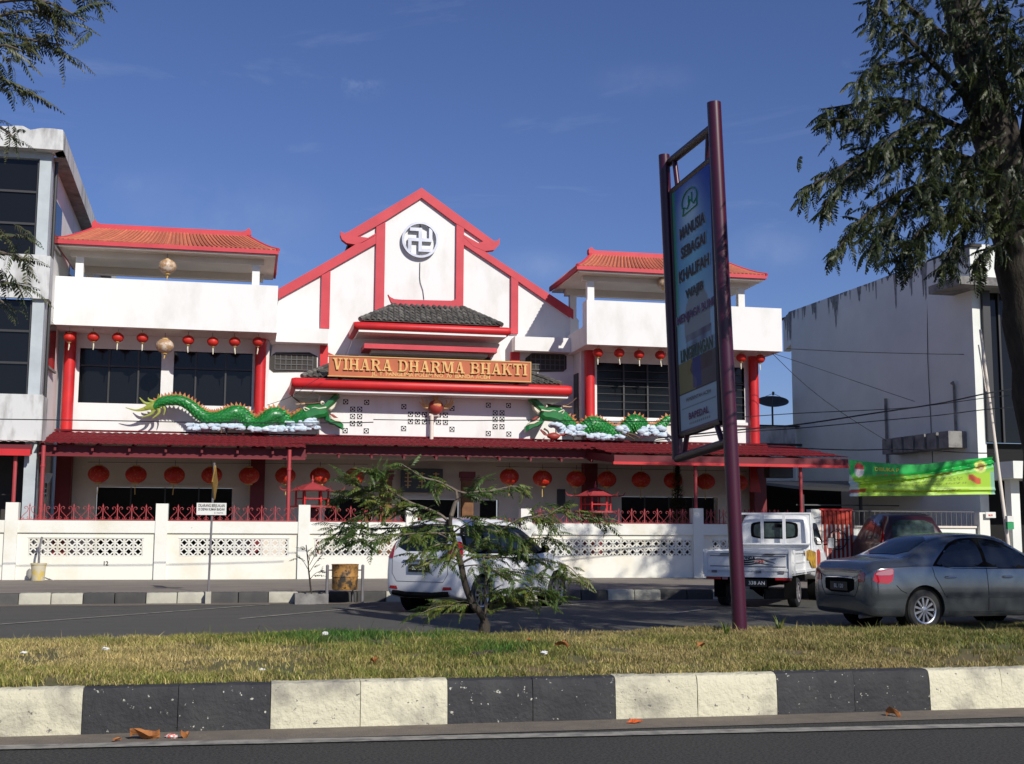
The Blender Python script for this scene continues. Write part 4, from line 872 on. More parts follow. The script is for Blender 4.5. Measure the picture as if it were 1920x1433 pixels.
# ================================================================== INCENSE PAVILIONS, YARD THINGS
def incense(x, y0, y1, w, Y, label):
    p = P(x, y1, Y); c = thing('incense_pavilion', label, 'shrine', (p.x, Y, KZ), group='small red incense pavilions'); h = P(x, y0, Y).z; zz = P(x, y0+16, Y).z; pz = P(x, y0+45, Y).z; W_ = w/2300*Y/2
    part('roof', MB().lathe([(W_*1.6, zz), (W_*1.15, zz+.04), (W_*.6, zz+.16), (.04, h)], 6, (p.x, Y, 0)), 'postred', c)
    part('finial', MB().tube([(p.x, Y, h), (p.x, Y, h+.2)], [.03, .008], 8).blob((p.x, Y, h+.06), .04, 8, 6), 'postred', c, True)
    for k in range(6):
        a_ = k*math.pi/3; part('post', MB().tube([(p.x+W_*.95*math.cos(a_), Y+W_*.95*math.sin(a_), pz), (p.x+W_*.95*math.cos(a_), Y+W_*.95*math.sin(a_), zz)], .03, 6), 'red', c)
        part('curl', MB().tube([(p.x+W_*1.5*math.cos(a_), Y+W_*1.5*math.sin(a_), zz+.01), (p.x+W_*1.8*math.cos(a_), Y+W_*1.8*math.sin(a_), zz+.03), (p.x+W_*1.95*math.cos(a_), Y+W_*1.95*math.sin(a_), zz+.13)], [.025, .018, .006], 5), 'postred', c)
    part('pedestal', MB().lathe([(W_*.5, KZ), (W_*.4, pz-.03)], 6, (p.x, Y, 0)), 'darkred', c)
    part('platform', MB().lathe([(W_*1.45, pz-.03), (W_*1.45, pz+.02)], 6, (p.x, Y, 0)), 'postred', c)
    part('railing', MB().lathe([(W_*1.0, pz+.2), (W_*1.0, pz+.23)], 6, (p.x, Y, 0)), 'red', c)
incense(584, 905, 990, 62, 34.6, 'red hexagonal incense pavilion behind the wall left of the young tree')
incense(1117, 915, 990, 62, 34.6, 'red hexagonal incense pavilion behind the wall right of the parked white car')
inner = thing('red_inner_fence', 'low red bar fence in the yard behind the sign pole', 'fence', (12.5, 33.6, KZ))
for k in range(26): part('bar', MB().box(0, .03, 0, .02, 0, 1.9), 'darkred', inner, loc=(P(1260, 960, 33.6).x+k*.13, 33.6, KZ))
p = P(1275, 930, 35.2)
def shrub(name, label, c, h, w, n, mt='leafdark', group=None):
    t_ = thing(name, label, 'plant', c); part('stem', MB().tube([c, (c[0]+.02, c[1], c[2]+h*.9)], [.03, .012], 6), 'trunk', t_)
    mb_ = MB(); rr = random.Random(int(c[0]*10))
    for k in range(n):
        z = rr.random(); rr_2 = w*(1-z)*rr.random()**.5; a_ = rr.uniform(0, 6.28); p_ = Vector((c[0]+rr_2*math.cos(a_), c[1]+rr_2*math.sin(a_), c[2]+h*(.15+.9*z))); d = Vector((math.cos(a_), math.sin(a_), rr.uniform(-.2, .9))).normalized()*rr.uniform(.06, .12); sd = d.cross(Vector((0, 0, 1))).normalized()*.02
        mb_.add([p_-sd, p_+sd, p_+d], [(0, 1, 2)])
    part('foliage', mb_, mt, t_)
shrub('conifer_shrub', 'dark pointed shrub under the canopy left of the sign pole', (p.x, 35.4, KZ), 3.3, .55, 3800)
hp_ = P(1053, 935, 37.9); single('wall_plaque', MB().box(hp_.x-.13, hp_.x+.13, 37.93, 37.99, hp_.z-.3, hp_.z+.3), 'frame', 'narrow black plaque on the shaded wall left of the right incense pavilion', 'plaque')
fp = P(1410, 890, 37.0); single('red_hanging_flag', MB().prism([(fp.x-.05, 3.6), (fp.x+.12, 3.6), (fp.x+.28, 2.75), (fp.x-.1, 2.75)], 36.95, 37.0), 'red', 'red tapering cloth hanging at the right end of the temple front', 'flag')
sp_ = P(1465, 890, 36.0); single('loudspeaker_box', MB().box(sp_.x-.4, sp_.x+.4, 36.0, 36.4, sp_.z-.1, sp_.z+.55), 'frame', 'dark box hanging under the right end of the canopy', 'loudspeaker')

# ================================================================== LEFT BUILDING
lbd = thing('neighbour_building', 'grey white three storey building with dark windows at the left edge', 'building', (-7, 34, KZ))
lp = lambda n, mb, mt, **k: part(n, mb, mt, lbd, **k)
FY = 34.0
def xz(x, y, Y=FY): p = P(x, y, Y); return p.x, p.z
XE = xz(97, 300)[0]; XL = -16
zpt, zpb = xz(110, 250)[1], xz(60, 285)[1]
lean = -.031
rag = [(XL, zpb), (xz(122, 285)[0], zpb)]; rr = random.Random(5); xr = xz(120, 285)[0]
k = 0
while xr > XL: rag.append((xr, zpt-.02+rr.uniform(-.05, .05))); xr -= rr.uniform(.1, .3)
rag.append((XL, zpt))
lp('parapet', MB().prism(rag, FY-.35, FY+.3), 'stain')
lp('parapet', MB().add([(xz(122, 285)[0]+.002, FY-.35, zpb), (xz(122, 285)[0]+.002, FY-.35, zpt-.05), (xz(122, 285)[0]-1.0, FY+32, zpt-.05), (xz(122, 285)[0]-1.0, FY+32, zpb), (xz(122, 285)[0]-.25, FY-.04, zpb), (xz(122, 285)[0]-.25, FY-.04, zpt-.05), (xz(122, 285)[0]-1.25, FY+32, zpt-.05), (xz(122, 285)[0]-1.25, FY+32, zpb)], [(0, 3, 2, 1), (4, 5, 6, 7), (1, 2, 6, 5), (0, 4, 7, 3), (0, 1, 5, 4), (2, 3, 7, 6)]), 'stain')
lp('upper_beam', MB().box(XL, XE, FY, FY+.3, xz(60, 297)[1], zpb), 'band')
lp('eave_soffit', MB().add([(XE-.4, FY+.302, zpb-.02), (xz(122, 285)[0]-.005, FY+.302, zpb-.02), (xz(122, 285)[0]-1.005, FY+32, zpb-.02), (XE-1.4, FY+32, zpb-.02)], [(0, 1, 2, 3)]), 'concrete')
c0, c1 = xz(70, 400)[0], XE
lp('corner_column', MB().box(c0, c1, FY-.02, FY+.35, KZ, xz(60, 297)[1]-.002), 'band')
z1t, z1b = xz(30, 297)[1], xz(30, 478)[1]; z2t, z2b = xz(30, 560)[1], xz(30, 740)[1]; z3b = xz(30, 812)[1]
lp('spandrel', MB().box(XL, xz(90, 500)[0]-.02, FY-.15, FY-.025, z2t, z1b), 'stain'); lp('spandrel', MB().box(XL, xz(80, 780)[0], FY-.15, FY-.025, z3b-.2, z2b), 'stain')
lp('spandrel_corner', MB().box(xz(90, 500)[0]-.018, XE+.12, FY-.14, FY+.4, z2t, z1b-.02), 'stain'); lp('spandrel_corner', MB().box(xz(80, 780)[0]+.002, XE+.12, FY-.14, FY+.6, z3b-.2, z2b-.03), 'stain')
for (zt_, zb_) in ((z1t, z1b), (z2t, z2b)):
    w = lp('window', MB().box(XL, c0, FY+.12, FY+.16, zb_, zt_), 'glass')
    for k in range(1, 3): part('transom', MB().box(XL, c0, FY+.07, FY+.12, zb_+(zt_-zb_)*k/3-.03, zb_+(zt_-zb_)*k/3+.03), 'frame', w)
    part('jamb', MB().box(c0-.06, c0-.003, FY+.05, FY+.12, zb_, zt_), 'frame', w)
    for k in range(1, 3): part('mullion', MB().box(c0-k*3.2-.03, c0-k*3.2+.03, FY+.06, FY+.12, zb_, zt_), 'frame', w)
sw = MB(); x0 = XE-.06; DL = 32
sw.add([(x0, FY+.35, KZ), (x0, FY+.35, zpb-.03), (x0-1., FY+DL, zpb-.03), (x0-1., FY+DL, KZ)], [(0, 3, 2, 1)]); lp('side_wall', sw, 'white')
for k in range(4):
    y0 = FY+1.2+k*4.4; xx = x0-1.*(y0-FY)/DL+.015
    for zz in (zpb-2.2, zpb-5.6):
        w = lp('side_window', MB().box(xx-.03, xx+.015, y0, y0+1.5, zz, zz+1.3), 'glass'); part('sill', MB().box(xx, xx+.06, y0-.05, y0+1.55, zz-.06, zz), 'concrete', w)
lp('downpipe', MB().tube([(XE+.05, FY+.5, KZ), (XE+.05, FY+.5, zpb-.1)], .05, 8), 'frame', smooth=True)
lp('ground_floor_back', MB().box(XL, XE-.2, FY+1.5, FY+1.6, KZ, 4.0), 'ruin')
lc = thing('grey_canopy', 'pinkish grey metal canopy at the left edge joining the temple canopy', 'canopy', (-7, 33.6, KZ))
sheet(-12, P(68, 832, 33.6).x-.02, 33.6, zE+.02, -12, P(70, 815, 36).x-.05, 36.2, zE+.42, 'roofgrey', 1, lc)
part('fascia', MB().box(-12, P(60, 832, 33.6).x, 33.66, 33.70, zE-.28, zE-.03), 'fascia', lc); part('gutter', MB().box(-12, P(58, 832, 33.6).x, 33.56, 33.65, zE-.32, zE-.15), 'red', lc)
p = P(27, 900, 33.8); part('post', MB().tube([(p.x, 33.8, KZ), (p.x, 33.8, zE-.1)], .05, 8), 'postred', lc, True)
a, b = P(58, 887, 35.3), P(95, 906, 35.3)
nb = thing('notice_panel', 'white panel with dark slats below seen behind the leftmost red canopy post', 'board', (a.x, 35.3, KZ)); part('panel', MB().prism([(a.x, b.z), (a.x+.03, a.z), (b.x+.06, a.z), (b.x-.05, b.z)], 35.3, 35.34), 'signwhite', nb)
for k in range(2): part('slat', MB().box(a.x, b.x-.08, 35.3, 35.33, b.z-.16-.14*k, b.z-.135-.14*k), 'signwhite', nb)
part('leg', MB().box(a.x+.05, a.x+.09, 35.31, 35.34, KZ, b.z).box(b.x-.14, b.x-.1, 35.31, 35.34, KZ, b.z), 'frame', nb)

# ================================================================== RIGHT BUILDING
rbd = thing('grey_block_building', 'tall grey white windowless building wall with black streaks at the right', 'building', (21, 33, KZ))
rp_ = lambda n, mb, mt, **k: part(n, mb, mt, rbd, **k)
A0 = P(1832, 800, 33.0); B0 = P(1487, 800, 44.5); d = (Vector((B0.x, B0.y))-Vector((A0.x, A0.y))).normalized()
zf = P(1832, 464, 33.0).z
e2 = Vector((A0.x, 33.0)); f2 = Vector((B0.x, 44.5)); ex = Vector((P(1468, 600, 46.5).x, 46.5)); nrm = Vector((d.y, -d.x))
def vw(p2, q2, z0, z1, th, mt, nm):
    n = nrm*th; vs = [(p2.x, p2.y, z0), (q2.x, q2.y, z0), (q2.x, q2.y, z1), (p2.x, p2.y, z1)]; vs += [(x+n.x, y+n.y, z) for x, y, z in vs]
    return rp_(nm, MB().add(vs, [(0, 1, 2, 3), (7, 6, 5, 4), (0, 4, 5, 1), (1, 5, 6, 2), (2, 6, 7, 3), (3, 7, 4, 0)]), mt)
vw(e2, f2, KZ, zf, .3, 'grey', 'side_wall'); zn = P(1487, 645, 44.5).z; vw(f2+d*.002, ex, zn, zf, .3, 'grey', 'side_wall')
cop = vw(e2-d*.1-nrm*.04, ex+d*.05-nrm*.04, zf+.002, zf+.10, .4, 'ruin', 'coping')
rr = random.Random(9)
for k in range(90):
    t_ = rr.random(); lf = (f2-e2).length/((f2-e2).length+(ex-f2).length); q = e2.lerp(f2, t_/lf) if t_ < lf else f2.lerp(ex, (t_-lf)/(1-lf)); w_ = rr.uniform(.03, .13); h_ = rr.uniform(.15, 1.25)*(.4 if rr.random() < .5 else 1); n = nrm*(-.004-.0001*k); 
    pts = [(-w_, 0), (w_, 0), (w_*.6, -h_*.4), (w_*.2, -h_), (-w_*.3, -h_*.9), (-w_*.5, -h_*.4)]
    rp_('rain_streak', MB().add([(q.x+n.x+d.x*u_, q.y+n.y+d.y*u_, zf+z_) for u_, z_ in pts], [tuple(range(6))]), 'streak')
def onwall(t_, off=-.06): q = e2.lerp(f2, t_); return q+nrm*off
q = onwall(.085); q_ = P(1754, 722, q.y); rp_('vent_pipe', MB().tube([(q.x, q.y, 4.6), (q.x, q.y, 6.0), (q.x-.06, q.y-.05, 6.1), (q.x-.14, q.y-.1, 6.05)], .04, 8), 'concrete', smooth=True)
q = onwall(.42); rp_('drain_pipe', MB().tube([(q.x, q.y, 3.2), (q.x, q.y, 6.0)], .045, 8), 'concrete', smooth=True)
q = onwall(.2, -.01); rp_('crack', MB().tube([(q.x, q.y, 3.), (q.x-.02, q.y+.05, 7), (q.x+.03, q.y, 9.3)], .012, 4), 'ruin')
for k in range(6):
    q = onwall(.045+k*.055, -.02); n = nrm*-.62; z0 = P(1660+0*k, 833, q.y).z; z0 = 4.05; vs = []
    for (dd, nn) in ((0, 0), (.50, 0), (.50, 1), (0, 1)): vs.append((q.x+d.x*dd+n.x*nn, q.y+d.y*dd+n.y*nn))
    rp_('ledge_box', MB().add([(x, y, z0) for x, y in vs]+[(x, y, z0+.5) for x, y in vs], [(3, 2, 1, 0), (4, 5, 6, 7), (0, 1, 5, 4), (1, 2, 6, 5), (2, 3, 7, 6), (3, 0, 4, 7)]), 'concrete')
# front of that building
XF = A0.x
rp_('front_glass', MB().box(XF+.3, XF+14, 33.25, 33.3, 4.2, zf-1.3), 'glass'); rp_('front_fascia', MB().box(XF-.9, XF+14, 32.2, 33.9, zf-1.35, zf-1.1), 'concrete'); rp_('front_parapet', MB().box(XF+.31, XF+14, 33.0, 33.2, zf-1.09, zf+.1), 'grey')
rp_('front_fin', MB().box(XF+.305, XF+.55, 32.9, 33.24, 4.2, zf-1.36), 'frame')
for k in range(6): rp_('mullion', MB().box(XF+1+k*1.3, XF+1.06+k*1.3, 33.18, 33.248, 4.2, zf-1.36), 'frame')
rp_('front_awning', MB().box(XF+.2, XF+14, 31.6, 33.24, 3.05, 3.55), 'grey')
for xx in (XF+.5, XF+2.6, XF+5): rp_('front_post', MB().box(xx, xx+.28, 32.2, 32.5, KZ, 3.048), 'grey')
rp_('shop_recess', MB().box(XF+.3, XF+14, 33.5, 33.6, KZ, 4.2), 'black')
# annex and dish
ax0, ax1 = P(1417, 820, 44.0), P(1487, 820, 44.0)
an = thing('stained_annex', 'low annex with heavily streaked white parapet behind the canopy right end', 'building', (ax0.x, 44, KZ)); zt_ = P(1450, 800, 44.).z; zb_ = P(1450, 832, 44.).z
part('parapet', MB().box(ax0.x-.6, ax1.x+.1, 44., 44.3, zb_, zt_), 'stain', an); part('coping', MB().box(ax0.x-.65, ax1.x+.3, 43.95, 44.35, zt_+.002, zt_+.06), 'ruin', an); part('wall', MB().box(ax0.x-.6, ax1.x+.1, 44.05, 44.3, KZ, zb_-.002), 'grey', an)
part('ledge', MB().box(ax0.x-.6, ax1.x+.4, 43.8, 44.049, zb_-.08, zb_-.003), 'ruin', an)
dc = P(1449, 760, 44.6); dsh = thing('satellite_dish', 'black mesh satellite dish tilted to the sky beside the right red pillar', 'satellite dish', (dc.x, 44.6, zt_), world=False)
dprof = [(r_, .55*(r_*r_)*.75) for r_ in (.02, .15, .3, .45, .62)]
dd_ = part('bowl', MB().lathe(dprof+[(r_, z+.02) for r_, z in dprof[::-1]], 36), 'dish', dsh, True, loc=(0, 0, dc.z-zt_), rot=(R(24), R(-8), 0)); dd_.scale = (.98, .98, .98)
for k in range(3): a_ = k*2.1; part('strut', MB().tube([(.58*math.cos(a_), .58*math.sin(a_), .16), (0, 0, .5)], .01, 5), 'grille', dd_)
part('feed', MB().lathe([(.05, .44), (.05, .56)], 10), 'grille', dd_); part('mast', MB().tube([(0, .05, 0), (0, .05, dc.z-zt_)], .04, 8), 'frame', dsh, True)
# dark shed and walls to the right of the temple yard
sh = thing('dark_shed', 'dark open shed with low sloping roof behind the green banner', 'shed', (18, 36, KZ)); a, b = P(1500, 905, 37.), P(1790, 905, 35.)
part('roof', MB().add([(a.x, 37.0, P(1500, 912, 37).z), (b.x+.4, 35.5, P(1780, 925, 35.5).z), (b.x+.4, 40, 3.3), (a.x, 41, 3.3), (a.x, 37.0, P(1500, 912, 37).z-.1), (b.x+.4, 35.5, P(1780, 925, 35.5).z-.1), (b.x+.4, 40, 3.2), (a.x, 41, 3.2)], [(0, 1, 2, 3), (7, 6, 5, 4), (0, 4, 5, 1), (1, 5, 6, 2), (2, 6, 7, 3), (3, 7, 4, 0)]), 'frame', sh)
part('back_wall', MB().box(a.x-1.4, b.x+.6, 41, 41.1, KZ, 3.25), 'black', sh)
for xx in (a.x+.1, (a.x+b.x)/2, b.x): part('post', MB().box(xx, xx+.08, 37.1, 37.2, KZ, 2.7), 'frame', sh)
part('truss', MB().box(a.x, b.x, 37.3, 37.33, 2.35, 2.39), 'grille', sh)
# side wall of the neighbouring plot
rw = thing('plain_grey_wall', 'grey boundary wall with iron railing right of the red gate', 'wall', (19, WY, KZ)); gx0, gx1 = P(1540, 990, WY), P(1597, 990, WY)
xa, xb_ = P(1602, 990, WY).x, P(1832, 990, WY).x
part('panel', MB().box(xa, xb_, WY+.05, WY+.2, KZ-.02, 1.62), 'grey', rw); part('coping', MB().box(xa, xb_, WY, WY+.25, 1.622, 1.68), 'shadewall', rw); part('rail', MB().box(xa, xb_, WY+.11, WY+.13, 2.08, 2.11), 'grille', rw)
for k in range(24): part('baluster', MB().box(0, .018, 0, .018, 0, .41), 'grille', rw, loc=(xa+.05+k*(xb_-xa)/24, WY+.11, 1.68))
wp_ = P(1850, 990, WY); single('white_gate_pier', MB().box(wp_.x-.28, wp_.x+.05, WY-.1, WY+.2, KZ-.02, 2.08), 'fencewhite', 'sunlit white gate pier behind the grey sedan', 'pier')
sp_ = P(1866, 968, WY-.2); fs = thing('flag_notice', 'small white notice with red mark on top of the white gate pier', 'sign', (sp_.x, WY-.2, 2.)); part('panel', MB().box(sp_.x-.30, sp_.x+.02, WY-.2, WY-.18, sp_.z-.05, sp_.z+.12), 'signwhite', fs); part('red_mark', MB().box(sp_.x-.22, sp_.x-.08, WY-.204, WY-.201, sp_.z, sp_.z+.05), 'wrap', fs)
# red striped gate
rg = thing('striped_gate', 'red and white striped metal gate with round emblem right of the pickup', 'gate', (gx0.x, WY-.1, KZ))
pitch = (gx1.x-gx0.x)/7
for k in range(8): part('bar', MB().box(gx0.x+k*pitch-.03, gx0.x+k*pitch+.03, WY+.02, WY+.05, KZ+.1, 2.1), 'gatered', rg)
part('backing', MB().box(gx0.x, gx1.x, WY+.053, WY+.06, KZ+.4, 1.7), 'signwhite', rg); part('upper_backing', MB().box(gx0.x, gx1.x, WY+.053, WY+.06, 1.702, 2.08), 'gatered', rg)
part('frame', MB().box(gx0.x-.05, gx1.x+.05, WY, WY+.019, 2.1, 2.15).box(gx0.x-.05, gx1.x+.05, WY, WY+.019, KZ+.02, .42), 'red', rg)
gc = P(1571, 1012, WY-.03); rg2 = MB(); nn = 26
rg2.tube([(gc.x+.28*math.cos(2*math.pi*k/nn), WY-.02, gc.z+.28*math.sin(2*math.pi*k/nn)) for k in range(nn+1)], .018, 5); rg2.tube([(gc.x-.08, WY-.02, gc.z+.2), (gc.x-.08, WY-.02, gc.z-.2), (gc.x+.1, WY-.02, gc.z-.2)], .016, 5).tube([(gc.x-.28, WY-.02, gc.z), (gc.x+.36, WY-.02, gc.z)], .014, 5)
part('round_emblem', rg2, 'frame', rg, True)

# ================================================================== BANNER, POLE, CABLES
bt = [P(1592, 862, 29.), P(1650, 868, 29.), P(1720, 871, 29.), P(1790, 864, 28.9), P(1862, 857, 28.9)]
bbm = [P(1593, 931, 29.), P(1650, 930, 29.), P(1720, 930, 29.), P(1790, 928, 28.9), P(1866, 927, 28.9)]
ban = thing('green_banner', 'creased green cloth banner tied between canopy and leaning pole', 'banner', tuple(bbm[2]))
ft, fb_ = catmull([tuple(q) for q in bt], 14), catmull([tuple(q) for q in bbm], 14)
def bfn(u, v, off=0):
    i = min(int(u*(len(ft)-1)), len(ft)-2); f = u*(len(ft)-1)-i; a_ = Vector(ft[i]).lerp(Vector(ft[i+1]), f); b_ = Vector(fb_[i]).lerp(Vector(fb_[i+1]), f); p = b_.lerp(a_, v)
    y = 0
    for (v0, v1, w, am) in ((.38, .93, .05, .05), (.30, .86, .04, -.045), (.22, .80, .03, .035), (.14, .06, .03, .03), (.24, .12, .04, -.03)):
        y += am*math.exp(-((v-(v0+(v1-v0)*u))/w)**2)
    return (p.x, p.y+y-off, p.z)
gb = bpy.data.materials.new('banner_print'); gb.use_nodes = True; t = gb.node_tree; at = N(t, 'ShaderNodeAttribute'); at.attribute_name = 'col'; t.links.new(at.outputs[0], t.nodes['Principled BSDF'].inputs[0]); t.nodes['Principled BSDF'].inputs['Roughness'].default_value = .45
NU, NV = 150, 40
bmsh = MB().grid(bfn, NU, NV).mesh('cloth', gb, True); ca_ = bmsh.color_attributes.new('col', 'FLOAT_COLOR', 'POINT'); cols = np.zeros((len(bmsh.vertices), 4), np.float32)
rr = random.Random(4); 
for i in range(NU+1):
    for j in range(NV+1):
        u, v = i/NU, j/NV; top = np.array((.01, .38, .06)); bot = np.array((.34, .56, .03)); k = min(1, max(0, (v-.42-.15*u)/.2)); c = bot*(1-k)+top*k
        def L2_(c, col_, w): return c*(1-w)+np.array(col_)*w
        if u < .10 and v < .62-u*3: c = L2_(c, (.55, .62, .62), .85)
        if u < .15 and .05 < v < .22 and abs(v-.12-u*.3) < .05: c = L2_(c, (.35, .02, .02), .9)
        r2 = ((u-.10)*4/.16)**2+((v-.74)/.2)**2
        if r2 < 1: c = np.array((.65, .6, .58)) if v < .76 else np.array((.5, .03, .02))
        r2 = ((u-.90)*4/.15)**2+((v-.76)/.17)**2
        if r2 < 1: c = np.array((.55, .62, .15)) if r2 > .35 else np.array((.3, .2, .05))
        if .83 < u < .90 and .28 < v < .56 and abs((v-.42)+(u-.865)*3.2) < .10: c = np.array((.55, .10, .03))
        if .965 < u and v < .62: c = L2_(c, (.15, .35, .40), .7)
        for (v0, h, u0, u1, pr_, col_) in ((.50, .035, .32, .80, .5, (.08, .14, .02)), (.44, .02, .3, .80, .45, (.12, .2, .03)), (.33, .025, .30, .82, .5, (.10, .10, .04)), (.13, .03, .2, .8, .5, (.20, .05, .02)), (.64, .03, .22, .74, .55, (.5, .1, .03))):
            if abs(v-v0) < h and u0 < u < u1 and rr.random() < pr_: c = L2_(c, col_, .7)
        cols[i*(NV+1)+j] = (*c, 1)
ca_.data.foreach_set('color', cols.ravel()); bo = link('cloth', bmsh, ban)
def wrap(me, u0, v0, su, sv, off=.012):
    for vtx in me.vertices: u, v = u0+vtx.co.x*su, v0+vtx.co.y*sv; p = bfn(min(max(u, 0), .999), v, off+vtx.co.z); vtx.co = p
    return me
M['gdark'] = mat('dark_green_print', (.006, .06, .03), .6)
M['halo'] = mat('pale_print_glow', (.42, .50, .52), .7, spec=.2)
M['byellow'] = mat('banner_yellow', (.62, .60, .05), .5); M['bred'] = mat('banner_red', (.5, .06, .02), .5)
link('headline', wrap(text_mesh('DIBUKA P', .16, 'byellow', .001, .005, 'LEFT'), .21, .80, .24, .95), ban)
sp0, sp1 = P(1838, 618, 28.85), P(1889, 1010, 28.85)
d_ = (sp1-sp0); foot = sp1+d_*(sp1.z-KZ)/(-d_.z)
single('leaning_pole', MB().tube([foot, sp1, sp0.lerp(sp1, .5), sp0], [.05, .048, .042, .034], 10).tube([sp0.lerp(sp1, .02)+Vector((-.07, .02, -.3)), sp0.lerp(sp1, .3)+Vector((-.07, 0, 0))], .02, 6), 'twig' if False else 'shadewall', 'pale leaning pole holding the right end of the green banner', 'pole', smooth=True)
mb1 = P(1890, 975, 28.7); nt = thing('green_box_notice', 'small white and green box fixed low on the leaning pole', 'sign', tuple(mb1)); part('white_box', MB().box(mb1.x-.08, mb1.x+.1, 28.6, 28.7, mb1.z-.05, mb1.z+.1), 'signwhite', nt)
M['gsign'] = mat('green_sign', (.02, .3, .1), .5); part('green_panel', MB().box(mb1.x-.07, mb1.x+.11, 28.62, 28.7, mb1.z-.24, mb1.z-.055), 'gsign', nt)
cabs = [
 ([(-20, 786), (200, 789), (420, 793), (640, 793), (700, 792)], 28, .012, 'thin cable crossing the left dragon below the windows'),
 ([(700, 787), (860, 789), (1000, 788), (1250, 790), (1500, 775), (1700, 765), (1860, 745), (1930, 740)], 28.2, .011, 'upper thin cable crossing the centre and right dragon'),
 ([(1230, 822), (1400, 805), (1500, 796), (1640, 775), (1760, 757), (1850, 738), (1930, 725)], 28.4, .020, 'thickest black cable rising to the right over the grey wall'),
 ([(1230, 826), (1400, 810), (1500, 803), (1640, 790), (1760, 779), (1850, 768), (1930, 762)], 28.3, .013, 'lower of the black cables rising right above the banner'),
 ([(1475, 654), (1600, 660), (1750, 664), (1830, 665), (1930, 668)], 33.5, .012, 'level cable from the right balcony corner across the grey wall'),
 ([(1447, 662), (1510, 722), (1580, 775), (1661, 826)], 36.3, .010, 'slack cable slanting from the balcony corner down to the concrete ledge'),
 ([(1447, 662), (1560, 700), (1700, 748), (1800, 780)], 36.2, .009, 'thin cable slanting gently from the balcony corner over the grey wall'),
 ([(1440, 838), (1590, 844), (1700, 843), (1840, 850), (1930, 846)], 29.2, .016, 'black cable running just above the green banner'),
 ([(500, 760), (545, 744), (580, 720), (615, 700)], 36.4, .008, 'thin wire slanting up to the left end of the name board'),
]
for pts_, Y, r_, lab in cabs:
    ff = catmull([tuple(P(x, y, Y)) for x, y in pts_], 6); single('cable', MB().tube(ff, r_, 5), 'wire', lab, 'cable', 'overhead cables', smooth=True)

# ================================================================== ADVERTISING SIGN
sg = thing('advertising_sign', 'tall purple steel sign with narrow poster reading MANUSIA SEBAGAI KHALIFAH', 'sign', (5.44, 13.17, .3))
mpb, mpt = P(1388.5, 1196, 13.17), P(1338.5, 193, 13.17)
part('main_pole', MB().tube([mpb-Vector((0, 0, .1)), mpb.lerp(mpt, .5), mpt], .083, 24), 'pole', sg, True)
ydir = Vector((-.043, 1, 0)).normalized(); T2 = 1.62
def sgp(x, y, t_): return P(x, y, 13.17+t_)
tp_ = P(1245, 291, 13.17+T2); bp_ = P(1271, 862, 13.17+T2)
part('rear_pole', MB().tube([bp_, tp_.lerp(bp_, .5), tp_], .072, 20), 'pole', sg, True)
def mpole(y): f = (y-193)/(1196-193); return mpt.lerp(mpb, f)
part('top_bar', MB().tube([P(1254, 306, 13.17+T2), mpole(238)], .055, 14), 'poledark', sg, True)
b0, b1 = P(1270, 860, 13.17+T2), mpole(840)
part('bottom_bar', MB().tube([b0, b1], .055, 14), 'poledark', sg, True)
# panel plane between the poles
pt0, pt1 = P(1262, 360, 13.17+T2-.13), P(1337, 298, 13.17+.13); pb0, pb1 = P(1280, 815, 13.17+T2-.13), P(1353, 790, 13.17+.13)
def pan(u, v, off=0):      # u 0 = rear pole side, 1 = main pole side
    p = (pb0.lerp(pb1, u)).lerp(pt0.lerp(pt1, u), v); return p+Vector((-off, -.0, 0))
pf = MB()
for (u0, v0, u1, v1, nm) in ((-.02, 1, 1.02, 1, 0), (-.02, 0, 1.02, 0, 0), (0, 0, 0, 1, 0), (1, 0, 1, 1, 0)):
    part('panel_frame', MB().tube([pan(u0, v0), pan(u1, v1)], .048, 8), 'poledark', sg, True)
for u in (.13, .87): part('upright', MB().tube([pan(u, 1), P(1254, 306, 13.17+T2).lerp(mpole(238), u)], .035, 10), 'pole', sg, True); part('upright', MB().tube([pan(u, 0), b0.lerp(b1, u)], .035, 10), 'pole', sg, True)
pm = bpy.data.materials.new('poster_print'); pm.use_nodes = True; t = pm.node_tree; at = N(t, 'ShaderNodeAttribute'); at.attribute_name = 'col'; t.links.new(at.outputs[0], t.nodes['Principled BSDF'].inputs[0]); t.nodes['Principled BSDF'].inputs['Roughness'].default_value = .6; t.nodes['Principled BSDF'].inputs['Specular IOR Level'].default_value = .2
NU, NV = 60, 220
poster = MB().grid(lambda u, v: pan(u, v, .03), NU, NV).mesh('poster', pm, False); ca_ = poster.color_attributes.new('col', 'FLOAT_COLOR', 'POINT'); cols = np.zeros(((NU+1)*(NV+1), 4), np.float32)
def sm(a_, b_, x): t_ = min(1, max(0, (x-a_)/(b_-a_))); return t_*t_*(3-2*t_)
